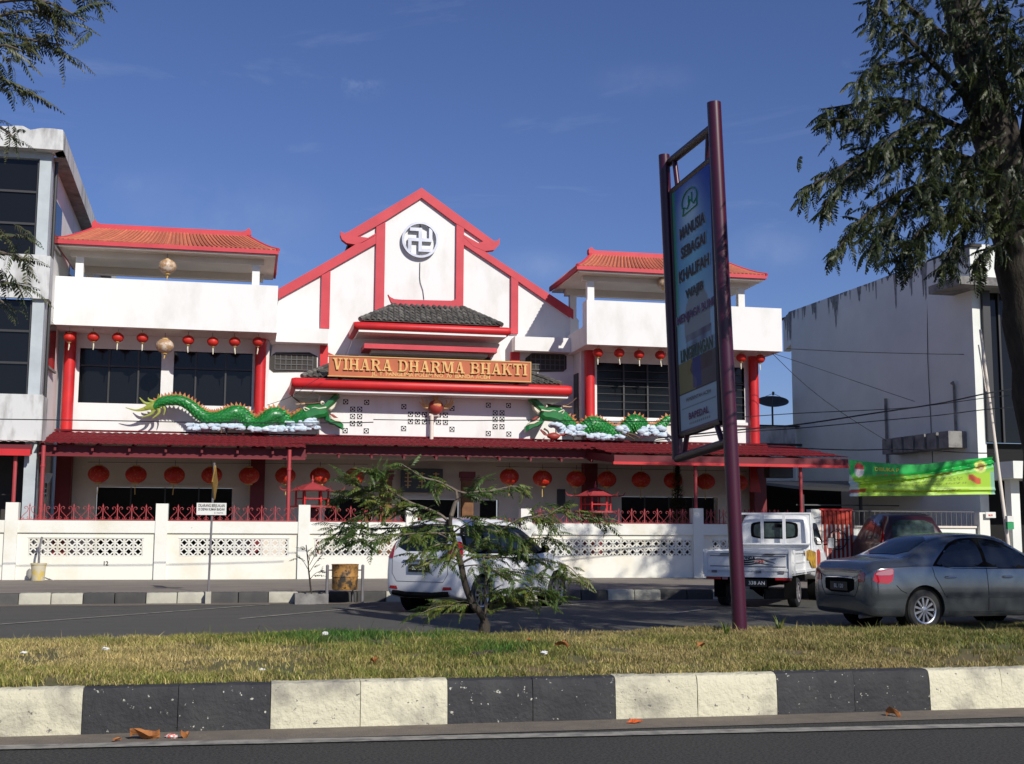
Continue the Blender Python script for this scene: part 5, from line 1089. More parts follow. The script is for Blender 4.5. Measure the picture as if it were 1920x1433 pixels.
for i in range(NU+1):
    for j in range(NV+1):
        u, v = i/NU, j/NV; c = np.array((.02, .08, .42))
        mixc = lambda c, d_, w: c*(1-w)+np.array(d_)*w
        c = mixc(c, (.30, .70, .82), sm(.95, .65, v)*(.95-1.1*abs(u-.5))); c = mixc(c, (.50, .70, .76), sm(.66, .40, v)*.7)
        w = math.exp(-((u-.45)/.26)**2-((v-.86)/.10)**2); c = mixc(c, (.55, .75, .85), min(1, w*1.1))
        if u < .16: c = mixc(c, (.05, .35, .12), sm(.16, .02, u)*sm(.25, .6, v)*.95)
        w = ((u-.55)/.33)**2+((v-.41)/.14)**2
        if v > .35 and w < 1: c = mixc(c, (.30, .29, .27), .8)
        if .22 < v < .38 and .25 < u < .9: c = mixc(c, (.07, .05, .12), .55+.3*math.sin(u*9+v*31)*math.sin(u*17-v*20))
        if v < .28: c = mixc(c, (.26, .19, .03) if (u+.06*math.sin(v*60)+.8*(v-.2)) < .42 else (.07, .035, .035), .9)
        if .16 < v < .28 and abs(u-.5) < .1: c = mixc(c, (.02, .05, .25), .7)
        if v < .155: c = np.array((.42, .52, .56))
        if .150 < v < .158: c = np.array((.02, .02, .02))
        if abs(v-.095) < .004 and .08 < u < .95: c = mixc(c, (.1, .12, .15), .7)
        if abs(v-.030) < .004 and .25 < u < .8 and (i % 3): c = mixc(c, (.1, .12, .15), .7)
        cols[i*(NV+1)+j] = (*c, 1)
ca_.data.foreach_set('color', cols.ravel()); ps = link('poster', poster, sg)
part('back_board', MB().add([pan(0, 0, -.03), pan(1, 0, -.03), pan(1, 1, -.03), pan(0, 1, -.03)], [(0, 1, 2, 3)]), 'poledark', sg)
def onpanel(txt, v, h, wd, mt, bold=.0, u0=.52, off=.036, par=ps, nm='wording'):
    me = text_mesh(txt, 1., mt, 0, bold, name=nm); xs = [q.co.x for q in me.vertices]; ys = [q.co.y for q in me.vertices]; wx = max(xs)-min(xs); hy_ = max(ys)-min(ys); cx, cy_ = (max(xs)+min(xs))/2, (max(ys)+min(ys))/2
    for q in me.vertices: q.co = pan(u0+(q.co.x-cx)/wx*wd, v+(q.co.y-cy_)/hy_*h, off)
    link(nm, me, par)
for (txt, v, h, wd, mt) in (('MANUSIA', .795, .042, .62, 'blackink'), ('SEBAGAI', .715, .042, .60, 'blackink'), ('KHALIFAH', .625, .042, .74, 'blackink'), ('WAJIB', .535, .042, .44, 'blackink'), ('MENJAGA BUMI', .450, .040, .92, 'purpleink'), ('LINGKUNGAN', .305, .046, .80, 'gdark'), ('BAPEDAL', .058, .024, .5, 'purpleink')):
    if mt in ('blackink', 'gdark', 'purpleink') and txt != 'BAPEDAL': onpanel(txt, v, h*1.22, wd*1.08, 'halo', .06, off=.034, nm='letter_outline')
    onpanel(txt, v, h*1.12, wd*1.02, mt, .028, off=.040)
onpanel('PEMERINTAH ACEH', .125, .014, .62, 'blackink', 0)
cr_ = MB()
for pts_ in ([(.30, .86), (.34, .89), (.42, .875), (.50, .905), (.58, .88), (.66, .895), (.66, .865)], [(.30, .86), (.66, .865)], [(.46, .885), (.46, .925)], [(.54, .89), (.54, .93)]): cr_.tube([pan(u, v, .04) for u, v in pts_], .008, 4)
cr_.tube([pan(.48+.19*math.cos(a_), .905+.045*math.sin(a_), .04) for a_ in [R(-20+20*k) for k in range(12)]], .008, 4)
part('crest', cr_, 'gsign', sg)

# ================================================================== SMALL STREET THINGS
sp = PZ(390, 1126, 0.0); sp.y = 25.6; q = P(390, 1120, 25.6); top = P(402, 868, 25.6)
ss = thing('street_sign_post', 'thin dark post with white notice DILARANG BERJUALAN and edge-on yellow diamond sign', 'street sign', (q.x, 25.6, 0))
part('post', MB().tube([(q.x, 25.6, 0), tuple(q.lerp(top, .5)), tuple(top)], .022, 8), 'steel', ss, True); part('footing', MB().box(q.x-.05, q.x+.06, 25.54, 25.66, 0, .24), 'kwhite2', ss)
a, b = P(369, 943, 25.55), P(424, 966, 25.55)
nb = part('notice', MB().box(a.x, b.x, 25.555, 25.575, b.z, a.z), 'signwhite', ss); wx = b.x-a.x; cz0 = (a.z+b.z)/2
for txt, dz, sz_, bold in (('DILARANG BERJUALAN', .065, .085, .002), ('DI DEPAN RUMAH IBADAH', -.01, .072, .002), ('D. PANITIA', -.08, .05, 0)):
    me = text_mesh(txt, sz_, 'blackink', .0005, bold); xs = [v.co.x for v in me.vertices]; k = (wx*.88 if dz > -.05 else wx*.3)/(max(xs)-min(xs)); me.transform(Matrix.Diagonal((k, 1, 1, 1))); link('wording', me, nb, ((a.x+b.x)/2+(wx*.25 if dz < -.05 else 0), 25.553, cz0+dz), UPR)
yc_ = P(403, 905, 25.6); hs = .35
ang = R(83); dv = Vector((math.cos(ang), math.sin(ang), 0)); pts_ = [yc_+Vector((0, 0, hs)), yc_+dv*hs, yc_-Vector((0, 0, hs)), yc_-dv*hs]; n_ = Vector((dv.y, -dv.x, 0))*.012
ds_ = part('diamond_plate', MB().add([p+n_ for p in pts_]+[p-n_ for p in pts_], [(0, 1, 2, 3), (7, 6, 5, 4), (0, 4, 5, 1), (1, 5, 6, 2), (2, 6, 7, 3), (3, 7, 4, 0)]), 'yellow', ss)
# bin
bc = P(646, 1123, 25.35); bz = lambda y: P(646, y, 25.35).z; bw = 24/2300*25.9
bn = thing('drum_litter_bin', 'rusty yellow and black drum litter bin slung between two grey posts', 'litter bin', (bc.x, 25.35, 0))
z0, z1 = bz(1106), bz(1058); part('drum', MB().lathe([(bw*.9, z0), (bw*.97, z0+.03), (bw*.97, z0+(z1-z0)*.5), (bw*1.02, z0+(z1-z0)*.52), (bw*.98, z0+(z1-z0)*.55), (bw*1.0, z1-.02), (bw*1.04, z1), (bw*.95, z1), (bw*.93, z1-.2), (0, z1-.25)], 30, (bc.x, 25.35, 0)), 'rust', bn, True)
for sx in (-1, 1): xx = bc.x+sx*bw*1.32; part('post', MB().tube([(xx, 25.35, 0), (xx, 25.35, z1-.04)], .032, 10).blob((xx, 25.35, z1-.04), .034, 10, 6), 'steel', bn, True); part('pivot', MB().tube([(xx, 25.35, z1-.12), (bc.x+sx*bw*.9, 25.35, z1-.12)], .014, 6), 'steel', bn)
part('stay', MB().tube([(bc.x+bw*.7, 25.6, 0), (bc.x+bw*.65, 25.55, z0+.05)], .016, 6), 'steel', bn)
# sapling planter
pp = P(583, 1125, 25.45); pt = thing('sapling_planter', 'square concrete kerb planter with a thin bare sapling and stake', 'planter', (pp.x, 25.45, 0))
part('concrete_box', MB().box(pp.x-.33, pp.x+.33, 25.12, 25.22, 0, .2).box(pp.x-.33, pp.x+.33, 25.68, 25.78, 0, .2).box(pp.x-.33, pp.x-.23, 25.221, 25.679, 0, .2).box(pp.x+.23, pp.x+.33, 25.221, 25.679, 0, .2), 'concrete', pt)
part('soil', MB().box(pp.x-.229, pp.x+.229, 25.222, 25.678, 0, .16), 'soil', pt)
part('stake', MB().tube([(pp.x+.02, 25.45, .1), P(574, 1022, 25.45)], [.014, .01], 6), 'trunk', pt)
SAP = P(583, 1108, 25.45)
# bucket
bk = P(71, 1090, 32.2); bu = thing('white_bucket', 'stained white bucket with a dark pipe standing against the wall', 'bucket', (bk.x, 32.2, KZ)); rb = 12.5/2300*33
part('pail', MB().lathe([(rb*.86, KZ), (rb*.98, KZ+.38), (rb*1.08, KZ+.385), (rb*1.08, KZ+.42), (rb*.9, KZ+.42), (rb*.85, KZ+.3), (0, KZ+.3)], 22, (bk.x, 32.2, 0)), 'bucket', bu, True)
part('pipe', MB().tube([(bk.x, 32.2, KZ+.25), (bk.x-.01, 32.25, KZ+.8), (bk.x+.03, 32.3, 1.28)], .028, 8), 'steel', bu, True); part('handle_rag', MB().blob((bk.x-rb*1.1, 32.15, KZ+.16), .09, 8, 6, .1, (.8, .8, 1.4)), 'concrete', bu, True)

# ================================================================== VEHICLES
def chaikin(p, n=2):
    for _ in range(n):
        q = []
        for i in range(len(p)):
            a, b = p[i], p[(i+1) % len(p)]; q += [(a[0]*.8+b[0]*.2, a[1]*.8+b[1]*.2), (a[0]*.2+b[0]*.8, a[1]*.2+b[1]*.8)]
        p = q
    return p
def car_body(stn, ns=4, nr=3):
    st = catmull(stn, ns); rings = []
    for (x, hw, zb, zs, zr, hr) in st:
        zr = max(zr, zs+.015)
        c = [(0, zb), (.8*hw, zb), (.955*hw, zb+.05), (hw*.995, zb+.3*(zs-zb)), (hw, zb+.62*(zs-zb)), (hw*.975, zs-.02), (hw*.94, zs+.03*(zr-zs)+.005), ((hw*.93+hr)/2+.03*min(1, (zr-zs)*2), (zs+zr)/2), (hr, zr-.10*min(1, (zr-zs)*2)), (.86*hr, zr-.03*min(1, (zr-zs)*3)), (.5*hr, zr-.006), (0, zr)]
        f = catmull(c, nr); rings.append([(x, -y, z) for y, z in f]+[(x, y, z) for y, z in f[-2:0:-1]])
    mb = MB(); k = len(rings[0])
    for r_ in rings: mb.v += r_
    for i in range(len(rings)-1):
        for j in range(k): mb.f.append((i*k+j, (i+1)*k+j, (i+1)*k+(j+1) % k, i*k+(j+1) % k))
    for idx, rev in ((0, False), (len(rings)-1, True)):
        r_ = rings[idx]; o = len(mb.v); zz = [q[2] for q in r_]; mb.v.append((r_[0][0], 0, (min(zz)+max(zz))/2))
        for j in range(k): f = (idx*k+j, idx*k+(j+1) % k, o); mb.f.append(f[::-1] if rev else f)
    return mb
def boolean_cut(me, cutters):
    bm_ = bmesh.new(); bm_.from_mesh(me); bmesh.ops.recalc_face_normals(bm_, faces=bm_.faces); bm_.to_mesh(me); bm_.free()
    o = bpy.data.objects.new('tmp', me); COL.objects.link(o); cs = []
    for c in cutters:
        cme = c.mesh('c'); b2 = bmesh.new(); b2.from_mesh(cme); bmesh.ops.recalc_face_normals(b2, faces=b2.faces); b2.to_mesh(cme); b2.free()
        co_ = bpy.data.objects.new('cut', cme); COL.objects.link(co_); cs.append(co_); m_ = o.modifiers.new('b', 'BOOLEAN'); m_.object = co_; m_.operation = 'DIFFERENCE'; m_.solver = 'EXACT'
    bpy.context.view_layer.update(); r_ = bpy.data.meshes.new_from_object(o.evaluated_get(bpy.context.evaluated_depsgraph_get()))
    for q in [o]+cs: bpy.data.objects.remove(q)
    return r_
def bvh_of(me): bm_ = bmesh.new(); bm_.from_mesh(me); t_ = BVHTree.FromBMesh(bm_); bm_.free(); return t_
def decal(bv, poly, side, off=.004, rnd=2, cuts=3):
    poly = chaikin(poly, rnd) if rnd else poly; bm_ = bmesh.new(); vs = [bm_.verts.new((a, b, 0)) for a, b in poly]; bm_.faces.new(vs)
    bmesh.ops.triangulate(bm_, faces=bm_.faces[:], ngon_method='EAR_CLIP')
    for _ in range(cuts):
        L_ = [e for e in bm_.edges if e.calc_length() > .09]
        if L_: bmesh.ops.subdivide_edges(bm_, edges=L_, cuts=1); bmesh.ops.triangulate(bm_, faces=bm_.faces[:])
    bm_.verts.ensure_lookup_table(); mb = MB(); last = None
    for v in bm_.verts:
        a, b = v.co.x, v.co.y
        o_, d_ = {'R': (Vector((a, -3, b)), Vector((0, 1, 0))), 'L': (Vector((a, 3, b)), Vector((0, -1, 0))), 'B': (Vector((-3, a, b)), Vector((1, 0, 0))), 'T': (Vector((a, b, 4)), Vector((0, 0, -1))), 'F': (Vector((8, a, b)), Vector((-1, 0, 0)))}[side]
        h, n, _, _ = bv.ray_cast(o_, d_)
        if h is None: h, n, _, _ = bv.find_nearest(o_+d_*3)
        if n.dot(d_) > 0: n = -n
        mb.v.append(tuple(h+n*off))
    mb.f = [tuple(v.index for v in f.verts) for f in bm_.faces]; bm_.free(); return mb
def wheel(par, x, y, r_, spokes=10, right=True, mt='rim', tw=.19):
    s = -1 if right else 1
    wh = part('wheel', MB().lathe([(r_*.66, -tw/2), (r_*.9, -tw/2), (r_*.985, -tw*.38), (r_, -tw*.2), (r_, tw*.2), (r_*.985, tw*.38), (r_*.9, tw/2), (r_*.66, tw/2)], 44, (x, y, r_), 'y', cap=False), 'tyre', par, True)
    part('rim_barrel', MB().lathe([(r_*.66, -tw*.45), (r_*.60, -tw*.3), (r_*.6, tw*.3), (r_*.66, tw*.45)], 36, (x, y, r_), 'y', cap=False), mt, wh, True)
    part('rim_lip', MB().lathe([(r_*.61, s*tw*.50), (r_*.67, s*tw*.53), (r_*.68, s*tw*.48)], 40, (x, y, r_), 'y', cap=False), mt, wh, True)
    part('brake_disc', MB().lathe([(0, s*tw*.0), (r_*.59, s*tw*.02)], 28, (x, y, r_), 'y', cap=False), 'hole', wh)
    rim = MB()
    for k in range(spokes):
        a = 2*math.pi*k/spokes; w0, w1 = r_*.055, r_*.085
        d = Vector((math.cos(a), 0, math.sin(a))); n = Vector((-math.sin(a), 0, math.cos(a))); c = Vector((x, y, r_)); yo = Vector((0, s*tw*.44, 0)); yi = Vector((0, s*tw*.25, 0)); q = []
        for (rr, w) in ((r_*.12, w0), (r_*.63, w1)):
            q += [c+d*rr+n*w+yi, c+d*rr+n*w*.7+yo, c+d*rr-n*w*.7+yo, c+d*rr-n*w+yi]
        rim.add(q, [(0, 1, 5, 4), (1, 2, 6, 5), (2, 3, 7, 6)])
    rim.lathe([(r_*.16, s*tw*.3), (r_*.15, s*tw*.47), (0, s*tw*.49)], 16, (x, y, r_), 'y'); part('rim', rim, mt, wh)
    return wh
def arch_liners(car, xs, hw, rw):
    for x in xs:
        for s in (-1, 1):
            part('arch_liner', MB().lathe([(0, s*(hw-.30)), (rw+.045, s*(hw-.295)), (rw+.05, s*(hw-.05))], 30, (x, 0, rw+.01), 'y'), 'hole', car, True)
def finish_body(car, stn, xs, hw, rw, mt, ns=4):
    me = car_body(stn, ns).mesh('body', mt); bv0 = None
    cut = [MB().lathe([(rw+.06, s*(hw-.32)), (rw+.06, s*(hw+.3))], 34, (x, 0, rw+.01), 'y') for x in xs for s in (-1, 1)]
    me2 = boolean_cut(me, cut); me2.name = 'body'; me2.polygons.foreach_set('use_smooth', [True]*len(me2.polygons))
    try: me2.set_sharp_from_angle(angle=R(38))
    except Exception: pass
    me2.materials.clear(); me2.materials.append(M[mt]); b = link('body', me2, car); bv = bvh_of(me2); arch_liners(car, xs, hw, rw); return b, bv
def place(car, axle_mid, ang, overhang):
    h = Vector((math.cos(ang), math.sin(ang), 0)); car.location = Vector((axle_mid[0], axle_mid[1], 0))-h*overhang; car.rotation_euler = (0, 0, ang)
def strip(pts, w):         # thin polygon round a polyline
    l, r_ = [], []
    for i, p in enumerate(pts):
        a, b = pts[max(0, i-1)], pts[min(len(pts)-1, i+1)]; d = Vector((b[0]-a[0], b[1]-a[1])).normalized(); n = (-d.y*w/2, d.x*w/2); l.append((p[0]+n[0], p[1]+n[1])); r_.append((p[0]-n[0], p[1]-n[1]))
    return l+r_[::-1]
# --- grey sedan
car = thing('parked_sedan', 'dark silver grey saloon car at the right edge, tail towards the sign pole', 'car', world=False)
W1 = .845
sst = [(0.0, .58, .36, .78, .86, .50), (.04, .71, .26, .86, .95, .60), (.14, .79, .215, .91, 1.03, .64), (.40, .835, .20, .93, 1.07, .66), (.72, .845, .19, .945, 1.105, .655), (1.0, .847, .18, .95, 1.24, .60), (1.32, .848, .18, .95, 1.385, .565), (1.68, .848, .18, .945, 1.455, .555), (2.2, .848, .18, .935, 1.47, .56), (2.65, .846, .18, .925, 1.42, .56), (3.0, .845, .18, .915, 1.24, .60), (3.32, .84, .18, .905, 1.045, .66), (3.7, .82, .19, .86, .965, .66), (4.05, .75, .22, .76, .85, .60), (4.22, .62, .30, .64, .72, .5), (4.28, .5, .36, .56, .62, .4)]
b, bv = finish_body(car, sst, (.93, 3.48), .845, .305, 'sedan')
for x in (.93, 3.48):
    for s in (-1, 1): wheel(car, x, s*.735, .305, 11, s < 0)
for sd in ('R', 'L'):
    part('window_surround', decal(bv, [(1.08, .925), (1.30, 1.12), (1.55, 1.29), (1.80, 1.375), (2.2, 1.395), (2.6, 1.34), (2.95, 1.15), (3.18, .97), (3.22, .905)], sd, .003, 1), 'hole', car, True)
    part('rear_window', decal(bv, [(1.16, .95), (1.38, 1.14), (1.58, 1.265), (1.82, 1.345), (2.08, 1.36), (2.10, .935)], sd, .007, 1), 'carglass', car, True)
    part('front_window', decal(bv, [(2.17, .932), (2.15, 1.36), (2.3, 1.36), (2.58, 1.31), (2.9, 1.14), (3.12, .96), (3.14, .92)], sd, .007, 1), 'carglass', car, True)
    for pts_ in ([(1.10, .94), (1.13, .80), (1.22, .66), (1.30, .52)], [(2.12, .93), (2.13, .6), (2.13, .28)], [(3.22, .9), (3.2, .6), (3.1, .28)]): part('door_seam', decal(bv, strip(pts_, .008), sd, .0025, 0), 'hole', car)
    part('side_moulding', decal(bv, strip([(1.33, .50), (2.2, .495), (3.1, .49)], .035), sd, .012, 0), 'sedan', car)
    part('sill_trim', decal(bv, strip([(1.28, .255), (2.2, .25), (3.05, .25)], .022), sd, .008, 0), 'chrome' if False else 'sedan', car)
    for hx_ in (1.42, 2.52):
        s = -1 if sd == 'R' else 1; h_, n, _, _ = bv.ray_cast(Vector((hx_, 3*s, .79)), Vector((0, -s, 0)))
        part('door_handle', MB().tube([h_+Vector((-.10, s*.0, 0)), h_+Vector((-.07, s*.035, .004)), h_+Vector((.05, s*.035, .004)), h_+Vector((.10, 0, 0))], [.012, .018, .018, .012], 8), 'chrome', car, True)
    tl = part('tail_lamp', decal(bv, [(-.0+.06, .72), (.34, .70), (.40, .90), (.36, .93), (.10, .885)], sd, .008, 1), 'lampred', car, True)
    part('clear_lens', decal(bv, [(.10, .825), (.37, .83), (.385, .91), (.34, .92), (.12, .87)], sd, .012, 1), 'lampwhite', tl, True)
part('rear_windscreen', decal(bv, [(.80, -.52), (.80, .52), (1.40, .44), (1.40, -.44)], 'T', .006, 1), 'carglass', car, True)
part('tail_lamp_back', decal(bv, [(-.62, .72), (-.46, .72), (-.50, .86), (-.62, .87)], 'B', .008, 1), 'lampred', car, True); part('tail_lamp_back', decal(bv, [(.62, .72), (.46, .72), (.50, .86), (.62, .87)], 'B', .008, 1), 'lampred', car, True)
part('boot_recess', decal(bv, [(-.36, .55), (.36, .55), (.38, .80), (-.38, .80)], 'B', .003, 1), 'hole', car, True)
pl_ = part('number_plate', MB().box(-.02, -.005, -.22, .22, .58, .71), 'plate', car); link('plate_text', text_mesh('BL 120', .085, 'ink', .0005, .0), pl_, (-.022, 0, .645), (R(90), 0, R(-90)))
part('plate_trim', MB().tube([(.0, -.34, .775), (-.02, 0, .785), (.0, .34, .775)], .014, 6), 'chrome', car, True)
part('boot_seam', decal(bv, strip([(-.55, .93), (-.45, .60), (-.38, .50), (.38, .50), (.45, .60), (.55, .93)], .008), 'B', .003, 0), 'hole', car)
part('boot_lid_seam', decal(bv, strip([(.78, -.60), (.30, -.615), (.16, -.60)], .008), 'T', .003, 0), 'hole', car)
part('bumper_seam', decal(bv, strip([(.42, .68), (.5, .60), (.60, .56), (.66, .55)], .008), 'R', .003, 0), 'hole', car)
part('exhaust', MB().tube([(.02, -.45, .2), (.3, -.45, .22)], .03, 10), 'steel', car, True)
place(car, (9.93, 17.92), R(8.5), .93)
# --- white MPV
car = thing('parked_mpv', 'silver white people carrier parked nose to kerb behind the young tree', 'car', world=False)
mst = [(0.0, .62, .50, .95, 1.0, .52), (.03, .74, .36, 1.0, 1.08, .62), (.10, .80, .30, 1.02, 1.26, .62), (.22, .825, .27, 1.03, 1.48, .58), (.36, .83, .25, 1.03, 1.62, .56), (.58, .83, .24, 1.03, 1.685, .565), (1.2, .83, .22, 1.03, 1.72, .575), (1.9, .83, .22, 1.02, 1.70, .575), (2.4, .83, .22, 1.01, 1.63, .57), (2.75, .83, .22, 1.0, 1.44, .60), (3.08, .825, .22, .98, 1.20, .63), (3.35, .815, .23, .95, 1.08, .66), (3.75, .78, .25, .86, .98, .62), (4.02, .70, .30, .74, .84, .54), (4.12, .58, .38, .64, .72, .42)]
b, bv = finish_body(car, mst, (.80, 3.46), .83, .32, 'suv')
for x in (.80, 3.46):
    for s in (-1, 1): wheel(car, x, s*.72, .32, 8, s < 0)
for sd in ('R', 'L'):
    part('window_surround', decal(bv, [(.25, 1.06), (.36, 1.50), (.62, 1.56), (1.9, 1.58), (2.35, 1.53), (2.75, 1.34), (3.05, 1.13), (3.10, 1.03), (1.6, 1.05)], sd, .003, 1), 'hole', car, True)
    part('quarter_window', decal(bv, [(.36, 1.10), (.44, 1.46), (.64, 1.52), (.92, 1.53), (.92, 1.09)], sd, .007, 1), 'carglass', car, True)
    part('rear_window', decal(bv, [(.98, 1.09), (.98, 1.53), (1.80, 1.545), (1.80, 1.08)], sd, .007, 1), 'carglass', car, True)
    part('front_window', decal(bv, [(1.86, 1.08), (1.86, 1.545), (2.30, 1.50), (2.70, 1.32), (2.96, 1.13), (2.98, 1.06)], sd, .007, 1), 'carglass', car, True)
    for pts_ in ([(.95, 1.05), (1.0, .8), (1.18, .62)], [(1.83, 1.06), (1.83, .3)], [(2.98, 1.04), (2.96, .3)]): part('door_seam', decal(bv, strip(pts_, .008), sd, .0025, 0), 'hole', car)
    s = -1 if sd == 'R' else 1
    for hx_ in (1.12, 2.0):
        h_, n, _, _ = bv.ray_cast(Vector((hx_, 3*s, .90)), Vector((0, -s, 0))); part('door_handle', MB().tube([h_+Vector((-.09, 0, 0)), h_+Vector((-.06, s*.035, .004)), h_+Vector((.06, s*.035, .004)), h_+Vector((.09, 0, 0))], .014, 8), 'chrome', car, True)
    mr = part('door_mirror', MB().blob((2.78, s*.94, 1.13), .10, 12, 8, 0, (.6, .9, .75)), 'hole', car, True); part('mirror_arm', MB().tube([(2.8, s*.80, 1.06), (2.78, s*.9, 1.09)], .025, 6), 'hole', mr)
    part('tail_lamp', decal(bv, [(.04, .98), (.22, .99), (.30, 1.26), (.20, 1.28), (.10, 1.16)], sd, .010, 1), 'lampred', car, True)
    part('tail_lamp_back', decal(bv, [(s*.60, .96), (s*.74, .98), (s*.70, 1.20), (s*.62, 1.22), (s*.60, 1.05)], 'B', .010, 1), 'lampred', car, True)
    part('bumper_reflector', decal(bv, [(s*.50, .42), (s*.70, .43), (s*.68, .48), (s*.52, .48)], 'B', .006, 0), 'lampred', car)
part('rear_windscreen', decal(bv, [(-.56, 1.10), (.56, 1.10), (.50, 1.52), (.40, 1.56), (-.40, 1.56), (-.50, 1.52)], 'B', .006, 1), 'carglass', car, True)
part('windscreen', decal(bv, [(2.48, -.50), (2.48, .50), (3.14, .58), (3.14, -.58)], 'T', .006, 1), 'carglass', car, True)
part('tailgate_seam', decal(bv, strip([(-.62, 1.1), (-.62, .70), (-.52, .56), (.52, .56), (.62, .70), (.62, 1.1)], .008), 'B', .003, 0), 'hole', car)
part('plate_recess', decal(bv, [(-.30, .70), (.30, .70), (.34, .92), (-.34, .92)], 'B', .003, 1), 'suv', car, True)
pl_ = part('number_plate', MB().box(-.035, -.015, -.23, .23, .73, .87), 'plate', car); link('plate_text', text_mesh('BL 1211', .09, 'ink', .0005, 0), pl_, (-.037, 0, .80), (R(90), 0, R(-90)))
part('plate_garnish', MB().tube([(-.01, -.36, .93), (-.03, 0, .945), (-.01, .36, .93)], .018, 8), 'chrome', car, True)
part('lower_bumper', MB().tube([(.04, -.62, .36), (-.02, -.3, .33), (-.02, .3, .33), (.04, .62, .36)], .05, 8), 'hole', car, True)
place(car, (3.60, 22.62), R(45), .80)
# --- white pickup
car = thing('flatbed_pickup', 'white pickup truck with dropside bed and flame decal seen from behind the sign pole', 'truck', world=False)
cst = [(0.0, .66, .62, 1.12, 1.70, .54), (.03, .74, .58, 1.14, 1.80, .62), (.15, .76, .55, 1.14, 1.86, .64), (.6, .765, .5, 1.13, 1.88, .64), (1.0, .765, .45, 1.12, 1.84, .63), (1.25, .765, .4, 1.10, 1.62, .63), (1.5, .76, .38, 1.06, 1.32, .64), (1.75, .73, .36, .9, 1.02, .62), (1.88, .64, .38, .74, .82, .5)]
cst = [(x+2.35, a, b, c, d, e) for x, a, b, c, d, e in cst]
b, bv = finish_body(car, cst, (3.55,), .765, .29, 'truckw')
for x in (.86, 3.55):
    for s in (-1, 1): wheel(car, x, s*.66, .29, 8, s < 0, 'steel', .17)
rwin = decal(bv, [(-.40, 1.36), (.40, 1.36), (.42, 1.50), (.40, 1.66), (-.40, 1.66), (-.42, 1.50)], 'B', .006, 2); part('window_gasket', decal(bv, [(-.46, 1.33), (.46, 1.33), (.48, 1.50), (.46, 1.70), (-.46, 1.70), (-.48, 1.50)], 'B', .003, 2), 'hole', car, True); part('rear_cab_window', rwin, 'seethrough', car, True)
part('mirror_inside', MB().box(2.30, 2.335, -.16, -.02, 1.57, 1.64), 'hole', car)
for sd in ('R', 'L'):
    s = -1 if sd == 'R' else 1
    part('side_window', decal(bv, [(2.72, 1.20), (2.72, 1.66), (3.3, 1.68), (3.55, 1.50), (3.72, 1.20)], sd, .005, 1), 'carglass', car, True)
    part('door_seam', decal(bv, strip([(2.6, 1.7), (2.6, .6)], .01), sd, .003, 0), 'hole', car)
    mr = part('door_mirror', MB().box(3.62, 3.68, s*.90-.075, s*.90+.075, 1.12, 1.36), 'hole', car); part('mirror_glass', MB().box(3.612, 3.618, s*.90-.065, s*.90+.065, 1.13, 1.35), 'chrome', mr); part('mirror_arm', MB().tube([(3.7, s*.74, 1.2), (3.66, s*.86, 1.22)], .015, 6), 'hole', mr)
ZF = .70
part('bed_floor', MB().box(0.02, 2.30, -.80, .80, ZF-.06, ZF), 'truckw', car)
part('chassis', MB().box(.1, 3.2, -.35, -.25, .42, .64).box(.1, 3.2, .25, .35, .42, .64), 'hole', car)
part('underbody', MB().box(.15, 2.3, -.60, .60, .46, ZF-.061), 'hole', car)
def ribs(x0, x1, y, along='x'):
    mb = MB()
    return mb
for s in (-1, 1):
    sp__ = part('side_gate', MB().box(.02, 2.30, s*.80-.02, s*.80+.02, ZF, ZF+.40), 'truckw', car)
    part('gate_rib', MB().box(.02, 2.30, s*.82+(-.018 if s > 0 else -.022), s*.82+(.022 if s > 0 else .018), ZF+.36, ZF+.41), 'truckw', sp__); part('gate_rib', MB().box(.02, 2.30, s*.82-.02, s*.82+.02, ZF-.02, ZF+.03), 'truckw', sp__); part('gate_rib', MB().box(.02, 2.30, s*.82-.012, s*.82+.012, ZF+.17, ZF+.20), 'truckw', sp__)
    for x in (.04, 1.1, 2.2): part('stake', MB().box(x, x+.05, s*.83-.02, s*.83+.02, ZF-.06, ZF+.43), 'truckw', sp__)
tg = part('tailgate', MB().box(-.02, .018, -.80, .80, ZF, ZF+.40), 'truckw', car)
for zz in (ZF+.355, ZF+.02): part('gate_rib', MB().box(-.038, -.021, -.79, .79, zz, zz+.045), 'truckw', tg)
part('gate_rib', MB().box(-.03, -.0205, -.70, .70, ZF+.10, ZF+.115), 'steel', tg); part('gate_rib', MB().box(-.03, -.0205, -.70, .70, ZF+.30, ZF+.315), 'steel', tg)
for yy in (-.62, -.2, .2, .62): part('hinge', MB().box(-.05, -.0385, yy-.05, yy+.05, ZF-.02, ZF+.03), 'steel', tg)
for yy in (-.78, .78): part('corner_post', MB().box(-.05, -.0205, yy-.025, yy+.025, ZF-.10, ZF+.44), 'truckw', tg)
part('latch', MB().box(-.055, -.039, .30, .5, ZF+.335, ZF+.352), 'hole', tg); part('latch', MB().box(-.055, -.039, -.5, -.30, ZF+.335, ZF+.352), 'hole', tg)
part('rear_sill', MB().box(-.03, .02, -.80, .80, ZF-.10, ZF-.002), 'truckw', car)
link('tailgate_word', text_mesh('HONDA', .075, 'blackink', .001, .003), tg, (-.024, -.0, ZF+.265), (R(90), 0, R(-90)))
fl = MB()
for pts_, r_ in (([(.30, .0), (.0, .02), (-.2, .05), (-.36, .03), (-.52, .06)], .02), ([(.3, -.03), (.0, -.02), (-.22, .01), (-.40, .0), (-.5, -.03)], .022), ([(.25, -.06), (0, -.06), (-.2, -.03), (-.34, -.05), (-.46, -.07)], .018)):
    ff = catmull([(-.0225, y, ZF+.2+z) for y, z in pts_], 5); fl.tube(ff, [r_*(1-.8*k/len(ff)) for k in range(len(ff))], 5, flat=.15)
